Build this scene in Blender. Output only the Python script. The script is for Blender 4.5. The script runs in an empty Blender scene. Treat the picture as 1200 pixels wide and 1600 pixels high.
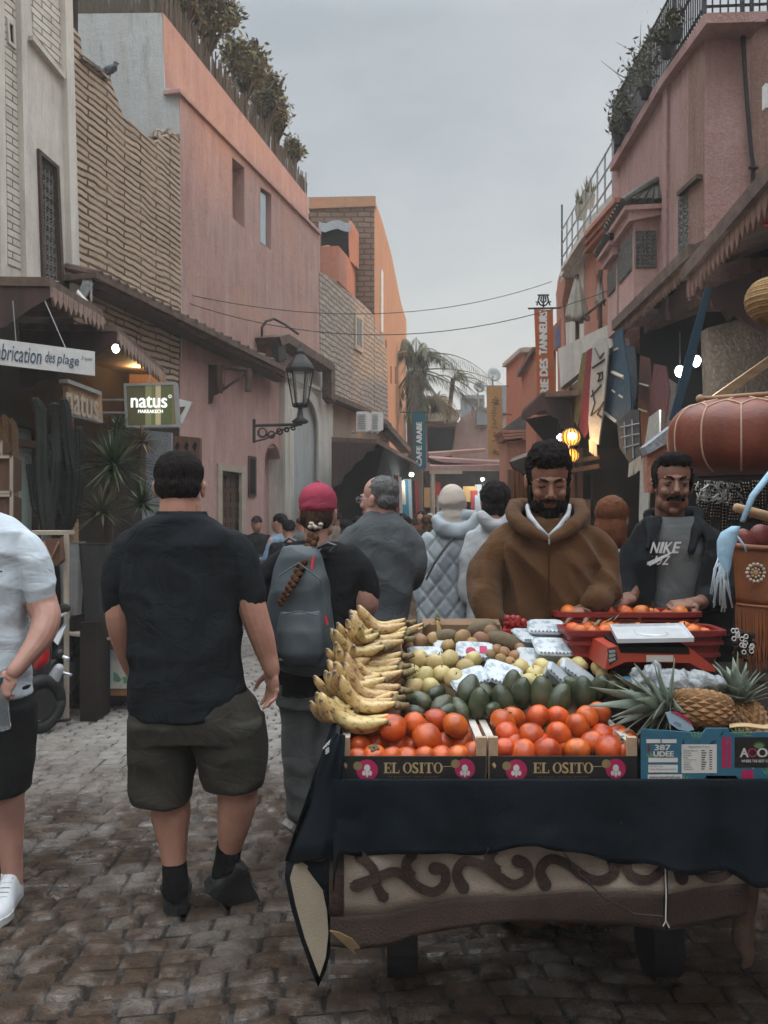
import bpy,bmesh,math,random
import numpy as np
from mathutils import Vector,Matrix,noise as mnoise
from mathutils.geometry import tessellate_polygon

# ---------------------------------------------------------------- camera, sky, sun, exposure
SC=bpy.context.scene
COL=SC.collection
EYE=1.55
F,CX,CY=1300.0,600.0,805.0
cam_data=bpy.data.cameras.new('camera')
cam=bpy.data.objects.new('camera',cam_data);COL.objects.link(cam)
cam.location=(0,0,EYE);cam.rotation_euler=(math.radians(90),0,0)
cam_data.sensor_fit='VERTICAL';cam_data.sensor_height=36.0
cam_data.lens=36.0*F/1600.0
cam_data.shift_y=5.0/1600.0
cam_data.clip_start=0.05;cam_data.clip_end=800
cam_data.dof.use_dof=True;cam_data.dof.focus_distance=2.7;cam_data.dof.aperture_fstop=11.0
SC.camera=cam
SC.render.resolution_x=768;SC.render.resolution_y=1024

SUN_EL,SUN_AZ=math.radians(13.0),math.radians(72.0)  # azimuth measured from +Y (up the street) towards +X
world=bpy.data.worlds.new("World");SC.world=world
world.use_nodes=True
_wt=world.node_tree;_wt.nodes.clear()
def _wn(t,**k):
    n=_wt.nodes.new(t)
    for a,b in k.items():setattr(n,a,b)
    return n
_sky=_wn('ShaderNodeTexSky',sky_type='NISHITA',sun_disc=False)
_sky.sun_elevation=SUN_EL;_sky.sun_rotation=SUN_AZ;_sky.dust_density=3.0;_sky.air_density=1.2
_hsv=_wn('ShaderNodeHueSaturation');_hsv.inputs['Saturation'].default_value=0.5
_geo=_wn('ShaderNodeTexCoord')
_mp=_wn('ShaderNodeMapping');_mp.inputs['Scale'].default_value=(1.0,1.0,2.6)
_no=_wn('ShaderNodeTexNoise');_no.inputs['Scale'].default_value=2.6;_no.inputs['Detail'].default_value=5;_no.inputs['Roughness'].default_value=0.55
_cr=_wn('ShaderNodeValToRGB')
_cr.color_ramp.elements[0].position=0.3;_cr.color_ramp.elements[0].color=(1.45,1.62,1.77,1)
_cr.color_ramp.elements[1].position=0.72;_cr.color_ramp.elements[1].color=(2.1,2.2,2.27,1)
_sep=_wn('ShaderNodeSeparateXYZ')
_hr=_wn('ShaderNodeMapRange');_hr.inputs['From Min'].default_value=0.0;_hr.inputs['From Max'].default_value=0.42
_hr.inputs['To Min'].default_value=1.0;_hr.inputs['To Max'].default_value=0.0
_pw=_wn('ShaderNodeMath',operation='POWER');_pw.inputs[1].default_value=1.6
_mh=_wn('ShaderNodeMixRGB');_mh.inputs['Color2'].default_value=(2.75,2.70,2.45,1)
_mix=_wn('ShaderNodeMixRGB');_mix.inputs['Fac'].default_value=0.9
_bg=_wn('ShaderNodeBackground');_bg.inputs['Strength'].default_value=0.12
_out=_wn('ShaderNodeOutputWorld')
_L=_wt.links.new
_L(_sky.outputs[0],_hsv.inputs['Color'])
_L(_geo.outputs['Generated'],_mp.inputs['Vector']);_L(_mp.outputs[0],_no.inputs['Vector']);_L(_no.outputs[0],_cr.inputs[0])
_L(_geo.outputs['Generated'],_sep.inputs[0]);_L(_sep.outputs['Z'],_hr.inputs['Value']);_L(_hr.outputs[0],_pw.inputs[0])
_L(_pw.outputs[0],_mh.inputs['Fac']);_L(_cr.outputs[0],_mh.inputs['Color1'])
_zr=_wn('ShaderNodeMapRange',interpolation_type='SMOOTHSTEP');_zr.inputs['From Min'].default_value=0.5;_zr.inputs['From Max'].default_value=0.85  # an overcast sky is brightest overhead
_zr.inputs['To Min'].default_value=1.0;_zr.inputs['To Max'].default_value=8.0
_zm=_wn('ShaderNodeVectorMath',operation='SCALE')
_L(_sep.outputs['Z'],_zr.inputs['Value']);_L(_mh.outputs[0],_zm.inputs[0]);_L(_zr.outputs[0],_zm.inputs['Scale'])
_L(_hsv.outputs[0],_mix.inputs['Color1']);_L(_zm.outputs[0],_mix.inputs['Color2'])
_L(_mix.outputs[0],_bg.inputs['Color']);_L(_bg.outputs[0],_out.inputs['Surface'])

sun_data=bpy.data.lights.new('sun','SUN');sun_data.energy=0.65;sun_data.angle=math.radians(6.0);sun_data.color=(1.0,0.52,0.20)
sun=bpy.data.objects.new('sun',sun_data);COL.objects.link(sun)
_sd=Vector((math.sin(SUN_AZ)*math.cos(SUN_EL),math.cos(SUN_AZ)*math.cos(SUN_EL),math.sin(SUN_EL)))
sun.rotation_euler=_sd.to_track_quat('Z','Y').to_euler();sun.location=(20,5,20)

SC.view_settings.view_transform='Standard';SC.view_settings.look='None'
SC.view_settings.exposure=1.25;SC.view_settings.gamma=1.0
SC.cycles.use_denoising=True
SC.cycles.max_bounces=8;SC.cycles.diffuse_bounces=4;SC.cycles.transparent_max_bounces=8
SC.cycles.sample_clamp_indirect=4.0

# ---------------------------------------------------------------- helpers
rnd=random.Random(11)
def U(a,b):return rnd.uniform(a,b)
def V(*a):return Vector(a)
def W(px,py,Z):  # the point at depth Z that the photograph shows at (px, py)
    return Vector(((px-CX)*Z/F,Z,EYE-(py-CY)*Z/F))
def G0(px,Z):return Vector(((px-CX)*Z/F,Z,0.0))

class Plane2:  # a vertical facade plane through plan point p0, running along d
    def __init__(s,p0,d,side):
        s.p=Vector(p0);s.d=Vector(d).normalized()
        n=Vector((s.d.y,-s.d.x));s.n=n if n.x*side>0 or(n.x==0 and side<0 and n.y<0)else-n
    def hit(s,px,py,off=0.0):
        r=(px-CX)/F
        Z=(s.p.dot(s.n)+off)/(r*s.n.x+s.n.y)
        return W(px,py,Z)
    def at(s,px,z,off=0.0):
        q=s.hit(px,CY,off);return Vector((q.x,q.y,z))
    def vec(s,k):return Vector((s.n.x*k,s.n.y*k,0))

PL=Plane2((-2.8,11.6),(0.246,1.0),1)  # left facades
PT=Plane2((-0.25,21.9),(0.092,1.0),1)  # tall ochre block further up
PR=Plane2((2.95,9.0),(0.046,1.0),-1)  # right facades

class MB:
    def __init__(s):s.v=[];s.f=[];s.m=[];s.s=[];s.mi=0;s.sm=False
    def add(s,vs,fs):
        o=len(s.v);s.v.extend([tuple(p)for p in vs])
        for f in fs:s.f.append(tuple(i+o for i in f));s.m.append(s.mi);s.s.append(s.sm)
        return s
    def box(s,c,size,M=None):
        hx,hy,hz=size[0]/2,size[1]/2,size[2]/2
        P=[Vector((x,y,z))for x in(-hx,hx)for y in(-hy,hy)for z in(-hz,hz)]
        if M is not None:P=[M@p for p in P]
        P=[p+Vector(c)for p in P]
        return s.add(P,[(0,1,3,2),(4,6,7,5),(0,4,5,1),(2,3,7,6),(0,2,6,4),(1,5,7,3)])
    def hexa(s,P):return s.add(P,[(0,1,2,3),(7,6,5,4),(0,4,5,1),(1,5,6,2),(2,6,7,3),(3,7,4,0)])
    def beam(s,a,b,w,h,up=(0,0,1)):
        a=Vector(a);b=Vector(b);d=(b-a).normalized();up=Vector(up)
        sd=d.cross(up)
        if sd.length<1e-4:sd=d.cross(Vector((0,1,0)))
        sd.normalize();u=sd.cross(d)
        q=lambda c:[c-sd*w/2-u*h/2,c+sd*w/2-u*h/2,c+sd*w/2+u*h/2,c-sd*w/2+u*h/2]
        return s.hexa(q(a)+q(b))
    def prism(s,pts,vec,holes=()):
        vec=Vector(vec);loops=[[Vector(p)for p in pts]]+[[Vector(p)for p in h]for h in holes]
        allp=[p for l in loops for p in l];n=len(allp)
        tris=tessellate_polygon(loops)
        s.add(allp+[p+vec for p in allp],[tuple(t)for t in tris]+[tuple(i+n for i in t[::-1])for t in tris])
        base=len(s.v)-2*n;o=base
        for l in loops:
            k=len(l)
            for i in range(k):
                j=(i+1)%k
                s.f.append((o+i,o+j,o+j+n,o+i+n));s.m.append(s.mi);s.s.append(False)
            o+=k
        return s
    def tube(s,pts,r,n=8,cap=True,flat=1.0,up=None):
        pts=[Vector(p)for p in pts];k=len(pts)
        rr=r if isinstance(r,(list,tuple))else[r]*k
        vs=[];prev=None
        for i,p in enumerate(pts):
            d=(pts[min(i+1,k-1)]-pts[max(i-1,0)])
            d=d.normalized()if d.length>1e-9 else Vector((0,0,1))
            if prev is None:
                ref=Vector(up)if up is not None else(Vector((0,0,1))if abs(d.z)<0.9 else Vector((1,0,0)))
                a=ref-d*ref.dot(d);a.normalize()
            else:
                a=prev-d*prev.dot(d)
                a=a.normalized()if a.length>1e-6 else d.orthogonal().normalized()
            prev=a;b=d.cross(a)
            for q in range(n):
                t=2*math.pi*q/n
                vs.append(p+a*(math.cos(t)*rr[i])+b*(math.sin(t)*rr[i]*flat))
        fs=[(i*n+q,i*n+(q+1)%n,(i+1)*n+(q+1)%n,(i+1)*n+q)for i in range(k-1)for q in range(n)]
        if cap:fs+=[tuple(range(n))[::-1],tuple((k-1)*n+q for q in range(n))]
        return s.add(vs,fs)
    def ball(s,c,r,M=None,u=16,v=10):
        if not hasattr(r,'__len__'):r=(r,r,r)
        c=Vector(c);vs=[]
        def P(a,b):
            p=Vector((r[0]*math.cos(a)*math.sin(b),r[1]*math.sin(a)*math.sin(b),r[2]*math.cos(b)))
            return(M@p if M is not None else p)+c
        vs.append(P(0,0))
        for j in range(1,v):
            for i in range(u):vs.append(P(2*math.pi*i/u,math.pi*j/v))
        vs.append(P(0,math.pi));e=len(vs)-1
        fs=[(0,1+i,1+(i+1)%u)for i in range(u)]
        for j in range(v-2):
            for i in range(u):
                a=1+j*u+i;b=1+j*u+(i+1)%u
                fs.append((a,a+u,b+u,b))
        fs+=[(e,1+(v-2)*u+(i+1)%u,1+(v-2)*u+i)for i in range(u)]
        return s.add(vs,fs)
    def lathe(s,c,prof,n=20,M=None):
        c=Vector(c);vs=[]
        for(r,z)in prof:
            for i in range(n):
                t=2*math.pi*i/n;p=Vector((r*math.cos(t),r*math.sin(t),z))
                vs.append((M@p if M is not None else p)+c)
        k=len(prof)
        fs=[(i*n+q,i*n+(q+1)%n,(i+1)*n+(q+1)%n,(i+1)*n+q)for i in range(k-1)for q in range(n)]
        fs+=[tuple(range(n))[::-1],tuple((k-1)*n+q for q in range(n))]
        return s.add(vs,fs)
    def loft(s,rings,cap=True):
        n=len(rings[0]);vs=[p for r in rings for p in r];k=len(rings)
        fs=[(i*n+q,i*n+(q+1)%n,(i+1)*n+(q+1)%n,(i+1)*n+q)for i in range(k-1)for q in range(n)]
        if cap:fs+=[tuple(range(n))[::-1],tuple((k-1)*n+q for q in range(n))]
        return s.add(vs,fs)
    def sheet(s,grid,thick=None):  # grid: rows of points -> a surface, given thickness along its normals if asked
        R,C=len(grid),len(grid[0]);P=[Vector(p)for r in grid for p in r]
        fs=[(i*C+j,i*C+j+1,(i+1)*C+j+1,(i+1)*C+j)for i in range(R-1)for j in range(C-1)]
        if not thick:return s.add(P,fs)
        nn=[Vector()for _ in P]
        for f in fs:
            q=(P[f[2]]-P[f[0]]).cross(P[f[3]]-P[f[1]])
            for i in f:nn[i]+=q
        Q=[p+(n.normalized()*thick if n.length>1e-12 else Vector((0,0,thick)))for p,n in zip(P,nn)]
        m=len(P);fs2=fs+[tuple(i+m for i in f[::-1])for f in fs]
        edge=[j for j in range(C)]+[i*C+C-1 for i in range(1,R)]+[(R-1)*C+j for j in range(C-2,-1,-1)]+[i*C for i in range(R-2,0,-1)]
        for a,b in zip(edge,edge[1:]+edge[:1]):fs2.append((a,a+m,b+m,b))
        return s.add(P+Q,fs2)
    def leaf(s,c,d,l,w,up=None):
        d=d.normalized();up=up or Vector((U(-1,1),U(-1,1),U(-1,1)))
        sd=d.cross(up);sd=sd.normalized()if sd.length>1e-4 else Vector((1,0,0))
        return s.add([c,c+d*l*0.5+sd*w/2,c+d*l,c+d*l*0.5-sd*w/2],[(0,1,2,3)])
    def build(s,name,mats,parent=None,recalc=True):
        me=bpy.data.meshes.new(name)
        if not isinstance(mats,(list,tuple)):mats=[mats]
        A=np.array(s.v,dtype=float).reshape(-1,3)
        if parent is not None:off=np.array(abs_loc(parent))
        else:
            lo,hi=A.min(0),A.max(0);off=np.array([(lo[0]+hi[0])/2,(lo[1]+hi[1])/2,lo[2]])
        A=A-off
        me.from_pydata([tuple(p)for p in A],[],s.f)
        for m in mats:me.materials.append(m)
        me.polygons.foreach_set('material_index',s.m)
        me.polygons.foreach_set('use_smooth',s.s)
        if recalc:
            bm=bmesh.new();bm.from_mesh(me);bmesh.ops.recalc_face_normals(bm,faces=bm.faces);bm.to_mesh(me);bm.free()
        box_uv(me,off)
        me.update()
        o=bpy.data.objects.new(name,me);COL.objects.link(o)
        if parent is not None:o.parent=parent
        else:o.location=off
        return o

def abs_loc(o):
    v=Vector(o.location)
    while o.parent:o=o.parent;v+=o.location
    return v
def box_uv(me,off):  # metre-true coordinates on every face, so brick and plank courses keep their size
    uv=me.uv_layers.new(name='UVMap');n=len(me.loops)
    if n==0:return
    co=np.empty(len(me.vertices)*3);me.vertices.foreach_get('co',co);co=co.reshape(-1,3)+off
    li=np.empty(n,dtype=np.int32);me.loops.foreach_get('vertex_index',li)
    nr=np.empty(len(me.polygons)*3);me.polygons.foreach_get('normal',nr);nr=nr.reshape(-1,3)
    tot=np.empty(len(me.polygons),dtype=np.int32);me.polygons.foreach_get('loop_total',tot)
    N=np.repeat(nr,tot,axis=0);P=co[li]
    flat=np.abs(N[:,2])>0.75
    h=np.hypot(N[:,0],N[:,1]);h[h<1e-6]=1
    ux,uy=-N[:,1]/h,N[:,0]/h
    sg=np.where(ux+0.01*uy<0,-1,1);ux*=sg;uy*=sg
    u=np.where(flat,P[:,0],ux*P[:,0]+uy*P[:,1]);v=np.where(flat,P[:,1],P[:,2])
    uv.data.foreach_set('uv',np.stack([u,v],1).ravel())
def tag(o,label=None,cat=None,group=None,kind=None):
    if label:o['label']=label
    if cat:o['category']=cat
    if group:o['group']=group
    if kind:o['kind']=kind
    return o
def root(name,loc,label,cat,group=None):
    o=bpy.data.objects.new(name,None);COL.objects.link(o);o.location=loc;o.empty_display_size=0.1
    return tag(o,label,cat,group)
def copy_tree(o,parent=None):
    c=o.copy();COL.objects.link(c);c.parent=parent
    for ch in list(o.children):copy_tree(ch,c)
    return c
def dup(o,loc,rot=None,scale=None,label=None,group=None):
    c=copy_tree(o);c.location=loc
    if rot is not None:c.rotation_euler=rot
    if scale is not None:c.scale=scale if hasattr(scale,'__len__')else(scale,)*3
    if label:c['label']=label
    if group:c['group']=group
    return c
def px_poly(pl,pts,off=0.0):return[pl.hit(x,y,off)for x,y in pts]
def panel(mb,pl,pts,thick,off=0.0,holes=()):
    return mb.prism(px_poly(pl,pts,off),pl.vec(-thick),[px_poly(pl,h,off)for h in holes])
def arch_px(xl,xr,yt,yb,ys,n=8,point=0.0):  # arched opening outline in picture coordinates
    P=[(xl,yb),(xl,ys)]
    cx=(xl+xr)/2
    for i in range(1,n):
        t=math.pi*(1-i/n);P.append((cx+(xr-xl)/2*math.cos(t),ys-(ys-yt)*math.sin(t)**(1-point)))
    return P+[(xr,ys),(xr,yb)]

_text_cache={}
def text_shape(s):
    if s in _text_cache:return _text_cache[s]
    cu=bpy.data.curves.new('t','FONT');cu.body=s;cu.resolution_u=3
    o=bpy.data.objects.new('t',cu);COL.objects.link(o)
    dg=bpy.context.evaluated_depsgraph_get();dg.update()
    me=bpy.data.meshes.new_from_object(o.evaluated_get(dg))
    vs=[tuple(v.co)for v in me.vertices];fs=[tuple(p.vertices)for p in me.polygons]
    bpy.data.objects.remove(o);bpy.data.curves.remove(cu);bpy.data.meshes.remove(me)
    if not vs:vs=[(0,0,0)]
    _text_cache[s]=(vs,fs);return vs,fs
def text(mb,s,O,Ux,Vy,w,h,depth=0.002,bold=0.0):  # s set flat into the box w x h whose lower-left corner is O
    vs,fs=text_shape(s);A=np.array(vs);lo=A.min(0);hi=A.max(0)
    Ux=Vector(Ux).normalized();Vy=Vector(Vy).normalized();N=Ux.cross(Vy);O=Vector(O)
    sx=w/max(hi[0]-lo[0],1e-6);sy=h/max(hi[1]-lo[1],1e-6)
    offs=[(0,0)]if not bold else[(0,0),(bold,0),(-bold,0),(0,bold)]
    for k,(bx,by)in enumerate(offs):
        P=[O+Ux*((p[0]-lo[0])*sx+bx)+Vy*((p[1]-lo[1])*sy+by)+N*(depth+0.0003*k)for p in vs]
        mb.add(P,fs)
    return mb

# ---------------------------------------------------------------- materials
def _mix(nt,a,b,fac,mode='MIX'):
    m=nt.nodes.new('ShaderNodeMixRGB');m.blend_type=mode
    for s,v in(('Color1',a),('Color2',b),('Fac',fac)):
        if hasattr(v,'links'):nt.links.new(v,m.inputs[s])
        elif isinstance(v,(tuple,list)):m.inputs[s].default_value=(*v[:3],1)
        else:m.inputs[s].default_value=v
    return m.outputs[0]
def _noise(nt,vec,scale,detail=4,rough=0.6,lo=0.35,hi=0.65,dist=0.0):
    n=nt.nodes.new('ShaderNodeTexNoise');n.inputs['Scale'].default_value=scale;n.inputs['Detail'].default_value=detail
    n.inputs['Roughness'].default_value=rough;n.inputs['Distortion'].default_value=dist
    nt.links.new(vec,n.inputs['Vector'])
    r=nt.nodes.new('ShaderNodeMapRange');r.inputs['From Min'].default_value=lo;r.inputs['From Max'].default_value=hi
    nt.links.new(n.outputs[0],r.inputs['Value']);return r.outputs[0]
def _map(nt,vec,scale=(1,1,1),rot=(0,0,0)):
    m=nt.nodes.new('ShaderNodeMapping');m.inputs['Scale'].default_value=scale;m.inputs['Rotation'].default_value=rot
    nt.links.new(vec,m.inputs['Vector']);return m.outputs[0]
def _math(nt,op,a,b=None):
    m=nt.nodes.new('ShaderNodeMath');m.operation=op
    for i,v in enumerate((a,b)):
        if v is None:continue
        if hasattr(v,'links'):nt.links.new(v,m.inputs[i])
        else:m.inputs[i].default_value=v
    return m.outputs[0]
def _start(name):
    m=bpy.data.materials.new(name);m.use_nodes=True;nt=m.node_tree
    b=nt.nodes['Principled BSDF'];tc=nt.nodes.new('ShaderNodeTexCoord')
    return m,nt,b,tc
def _bump(nt,b,h,strength,dist=0.01):
    bp=nt.nodes.new('ShaderNodeBump');bp.inputs['Strength'].default_value=strength;bp.inputs['Distance'].default_value=dist
    nt.links.new(h,bp.inputs['Height']);nt.links.new(bp.outputs[0],b.inputs['Normal'])
def mat(name,c,c2=None,sc=6.0,rough=0.8,bump=0.2,bsc=60.0,bd=0.004,metal=0.0,spec=0.4,stretch=(1,1,1),stain=None,stain_sc=1.2,stain_amt=0.5,coat=0.0,sss=0.0,sheen=0.0,alpha=None,emit=None,es=0.0,trans=0.0,lo=0.35,hi=0.65,rvar=0.0):
    m,nt,b,tc=_start(name);obj=tc.outputs['Object']
    c2=c2 or tuple(x*0.72 for x in c)
    v=_map(nt,obj,stretch)
    col=_mix(nt,c,c2,_noise(nt,v,sc,5,0.6,lo,hi))
    if stain:col=_mix(nt,col,stain,_math(nt,'MULTIPLY',_noise(nt,v,stain_sc,6,0.65,0.45,0.7),stain_amt))
    nt.links.new(col,b.inputs['Base Color'])
    b.inputs['Roughness'].default_value=rough;b.inputs['Metallic'].default_value=metal
    b.inputs['Specular IOR Level'].default_value=spec;b.inputs['Coat Weight'].default_value=coat;b.inputs['Coat Roughness'].default_value=0.15
    b.inputs['Sheen Weight'].default_value=sheen;b.inputs['Sheen Roughness'].default_value=0.6
    if rvar:
        r=_math(nt,'MULTIPLY_ADD',_noise(nt,v,sc*2,4),rvar);r.node.inputs[2].default_value=rough-rvar/2
        nt.links.new(r,b.inputs['Roughness'])
    if sss:b.inputs['Subsurface Weight'].default_value=sss;b.inputs['Subsurface Radius'].default_value=(0.01,0.004,0.002);b.inputs['Subsurface Scale'].default_value=0.5
    if trans:b.inputs['Transmission Weight'].default_value=trans
    if alpha is not None:b.inputs['Alpha'].default_value=alpha
    if emit:b.inputs['Emission Color'].default_value=(*emit,1);b.inputs['Emission Strength'].default_value=es
    if bump:_bump(nt,b,_noise(nt,_map(nt,obj,stretch),bsc,4,0.6,0.2,0.8),bump,bd)
    return m
def vary(m,lo=.72,hi=1.18,hue=.02):  # each fruit a little lighter, darker, riper than its neighbour
    nt=m.node_tree;b=nt.nodes['Principled BSDF'];src=b.inputs['Base Color'].links[0].from_socket;oi=nt.nodes.new('ShaderNodeObjectInfo');hs=nt.nodes.new('ShaderNodeHueSaturation')
    for k,a,c in(('Value',lo,hi),('Hue',.5-hue,.5+hue)):
        r=nt.nodes.new('ShaderNodeMapRange');r.inputs['To Min'].default_value=a;r.inputs['To Max'].default_value=c;nt.links.new(oi.outputs['Random']if k=='Value' else _math(nt,'FRACT',_math(nt,'MULTIPLY',oi.outputs['Random'],7.3)),r.inputs['Value']);nt.links.new(r.outputs[0],hs.inputs[k])
    nt.links.new(src,hs.inputs['Color']);nt.links.new(hs.outputs[0],b.inputs['Base Color']);return m
def plaster(name,c,c2,stain,bump=0.6,streak=0.7,grime=(0.07,0.055,0.045),grime_amt=0.5,patch=None):
    m,nt,b,tc=_start(name);obj=tc.outputs['Object']
    col=_mix(nt,c,c2,_noise(nt,obj,1.3,7,0.65,0.35,0.65))
    col=_mix(nt,col,stain,_math(nt,'MULTIPLY',_noise(nt,_map(nt,obj,(3.5,3.5,0.35)),1.6,6,0.7,0.42,0.75),streak))
    if patch:col=_mix(nt,col,patch,_math(nt,'MULTIPLY',_noise(nt,obj,0.7,4,0.5,0.55,0.62),0.7))
    col=_mix(nt,col,grime,_math(nt,'MULTIPLY',_noise(nt,_map(nt,obj,(6,6,1.0)),1.1,8,0.75,0.52,0.85),grime_amt))
    col=_mix(nt,col,(1,1,1),_math(nt,'MULTIPLY',_noise(nt,obj,30,3,0.7,0.45,0.8),0.08))
    nt.links.new(col,b.inputs['Base Color']);b.inputs['Roughness'].default_value=0.92;b.inputs['Specular IOR Level'].default_value=0.15
    h=_math(nt,'ADD',_noise(nt,_map(nt,obj,(1,1,0.6)),9,6,0.7,0.2,0.8),_math(nt,'MULTIPLY',_noise(nt,obj,45,3,0.6,0.2,0.8),0.4))
    _bump(nt,b,h,bump,0.03);return m
def brick(name,c1,c2,mortar,bw=0.24,bh=0.055,ms=0.012,bump=0.8,rag=0.02,bd=0.02,smear=0.35,row_only=False):
    m,nt,b,tc=_start(name);uv=tc.outputs['UV'];obj=tc.outputs['Object']
    n=nt.nodes.new('ShaderNodeTexNoise');n.inputs['Scale'].default_value=2.2;n.inputs['Detail'].default_value=5;nt.links.new(uv,n.inputs['Vector'])
    sub=nt.nodes.new('ShaderNodeVectorMath');sub.operation='SUBTRACT';nt.links.new(n.outputs['Color'],sub.inputs[0]);sub.inputs[1].default_value=(0.5,0.5,0.5)
    sc_=nt.nodes.new('ShaderNodeVectorMath');sc_.operation='SCALE';nt.links.new(sub.outputs[0],sc_.inputs[0]);sc_.inputs['Scale'].default_value=rag*2
    ad=nt.nodes.new('ShaderNodeVectorMath');nt.links.new(uv,ad.inputs[0]);nt.links.new(sc_.outputs[0],ad.inputs[1])
    bt=nt.nodes.new('ShaderNodeTexBrick');nt.links.new(ad.outputs[0],bt.inputs['Vector'])
    bt.inputs['Scale'].default_value=1.0;bt.inputs['Brick Width'].default_value=bw;bt.inputs['Row Height'].default_value=bh
    bt.inputs['Mortar Size'].default_value=ms;bt.inputs['Mortar Smooth'].default_value=0.4;bt.inputs['Bias'].default_value=0.0
    bt.inputs['Color1'].default_value=(*c1,1);bt.inputs['Color2'].default_value=(*c2,1);bt.inputs['Mortar'].default_value=(*mortar,1)
    bt.offset_frequency=2
    col=_mix(nt,bt.outputs['Color'],tuple(x*0.9 for x in c1),_math(nt,'MULTIPLY',_noise(nt,obj,2.0,7,0.7,0.45,0.75),smear))
    col=_mix(nt,col,(0.07,0.055,0.045),_math(nt,'MULTIPLY',_noise(nt,obj,5.0,8,0.75,0.5,0.8),0.45))
    nt.links.new(col,b.inputs['Base Color']);b.inputs['Roughness'].default_value=0.95;b.inputs['Specular IOR Level'].default_value=0.1
    h=_math(nt,'ADD',_math(nt,'MULTIPLY',_math(nt,'SUBTRACT',1.0,bt.outputs['Fac']),1.0),_math(nt,'MULTIPLY',_noise(nt,obj,14,6,0.7,0.2,0.8),0.5))
    _bump(nt,b,h,bump,bd);return m
def wood(name,c,c2,axis=2,sc=3.0,rough=0.7,bump=0.3):
    st=[12,12,12];st[axis]=0.8
    return mat(name,c,c2,sc=sc,rough=rough,bump=bump,bsc=6,bd=0.004,stretch=tuple(st))
def emat(name,c,s):
    m,nt,b,tc=_start(name);b.inputs['Base Color'].default_value=(*c,1)
    b.inputs['Emission Color'].default_value=(*c,1);b.inputs['Emission Strength'].default_value=s;return m
M={}
M['pink']=plaster('pink_limewash',(0.43,0.26,0.225),(0.36,0.205,0.175),(0.52,0.36,0.315),patch=(0.45,0.26,0.20))
M['pink2']=plaster('dusty_pink_render',(0.37,0.22,0.20),(0.30,0.17,0.15),(0.42,0.29,0.26),patch=(0.27,0.15,0.10))
M['pinklow']=plaster('rose_render',(0.48,0.29,0.26),(0.40,0.23,0.20),(0.54,0.38,0.34))
M['white']=plaster('off_white_render',(0.66,0.61,0.54),(0.56,0.51,0.45),(0.34,0.31,0.27),bump=0.3)
M['greywhite']=plaster('grey_white_render',(0.47,0.48,0.47),(0.40,0.41,0.40),(0.35,0.33,0.3),bump=0.4,grime_amt=0.8)
M['ochre']=plaster('ochre_render',(0.46,0.235,0.13),(0.38,0.19,0.11),(0.40,0.25,0.17))
M['salmon']=plaster('salmon_render',(0.46,0.19,0.12),(0.38,0.15,0.095),(0.42,0.22,0.16))
M['orange']=plaster('terracotta_render',(0.46,0.15,0.08),(0.36,0.11,0.06),(0.40,0.2,0.13))
M['beige']=plaster('beige_render',(0.34,0.26,0.19),(0.28,0.21,0.15),(0.3,0.22,0.17))
M['bluegrey']=plaster('blue_grey_render',(0.30,0.32,0.34),(0.25,0.27,0.29),(0.2,0.2,0.2))
M['brick']=brick('rough_tan_brick',(0.55,0.41,0.30),(0.44,0.32,0.23),(0.10,0.07,0.05),bw=0.75,bh=0.078,ms=0.017,rag=0.05,bd=0.04,bump=1.0,smear=0.6)
M['whitebrick']=brick('pale_brick',(0.66,0.61,0.53),(0.57,0.52,0.44),(0.17,0.145,0.12),bw=0.3,bh=0.07,ms=0.008,rag=0.012,smear=0.3)
M['greybrick']=brick('grey_brick',(0.44,0.37,0.31),(0.36,0.30,0.25),(0.13,0.105,0.09),bw=0.4,bh=0.12,ms=0.018,rag=0.06,smear=0.5)
M['brownbrick']=brick('brown_brick',(0.25,0.165,0.12),(0.2,0.13,0.09),(0.10,0.07,0.055),bw=0.35,bh=0.14,ms=0.022,rag=0.03)
M['timber']=wood('dark_timber',(0.085,0.05,0.035),(0.045,0.027,0.02),1)
M['tile']=mat('weathered_roof_board',(0.15,0.095,0.07),(0.07,0.045,0.035),sc=8,rough=0.85,bump=0.6,bsc=25)
M['maroon']=mat('maroon_painted_board',(0.06,0.028,0.025),(0.035,0.018,0.016),sc=4,rough=0.7,stretch=(3,3,.5))
M['fringe']=mat('faded_valance_wood',(0.30,0.21,0.17),(0.20,0.13,0.1),sc=12,rough=0.9)
M['fringe2']=mat('brown_valance_wood',(0.20,0.11,0.08),(0.12,0.065,0.05),sc=12,rough=0.9)
M['dark']=mat('near_black',(0.018,0.015,0.013),(0.010,0.009,0.008),sc=4,rough=0.95,spec=0.1)  # near-black tone shared by interiors, window panes and small dark parts
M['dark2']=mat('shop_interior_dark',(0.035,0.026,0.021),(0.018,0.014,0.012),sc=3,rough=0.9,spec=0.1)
M['iron']=mat('black_iron',(0.022,0.022,0.023),(0.035,0.028,0.024),sc=20,rough=0.6,metal=0.3)
M['grille']=mat('grey_iron_grille',(0.16,0.15,0.135),(0.09,0.085,0.08),sc=20,rough=0.6)
M['glassdark']=mat('dark_window_glass',(0.03,0.034,0.036),(0.02,0.022,0.024),rough=0.15,bump=0,spec=0.6)
M['brownwood']=wood('brown_door_wood',(0.14,0.065,0.04),(0.08,0.038,0.025),2)
M['lightwood']=wood('pale_plank_wood',(0.36,0.23,0.13),(0.26,0.155,0.085),0)
M['orangewood']=wood('varnished_orange_wood',(0.26,0.12,0.05),(0.19,0.08,0.035),2)
M['cream']=mat('cream_stucco',(0.42,0.36,0.29),(0.34,0.28,0.22),sc=5,bump=0.3,bsc=30)
M['white_paint']=mat('white_paint',(0.62,0.62,0.60),(0.52,0.51,0.49),sc=8,rough=0.6)
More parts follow.
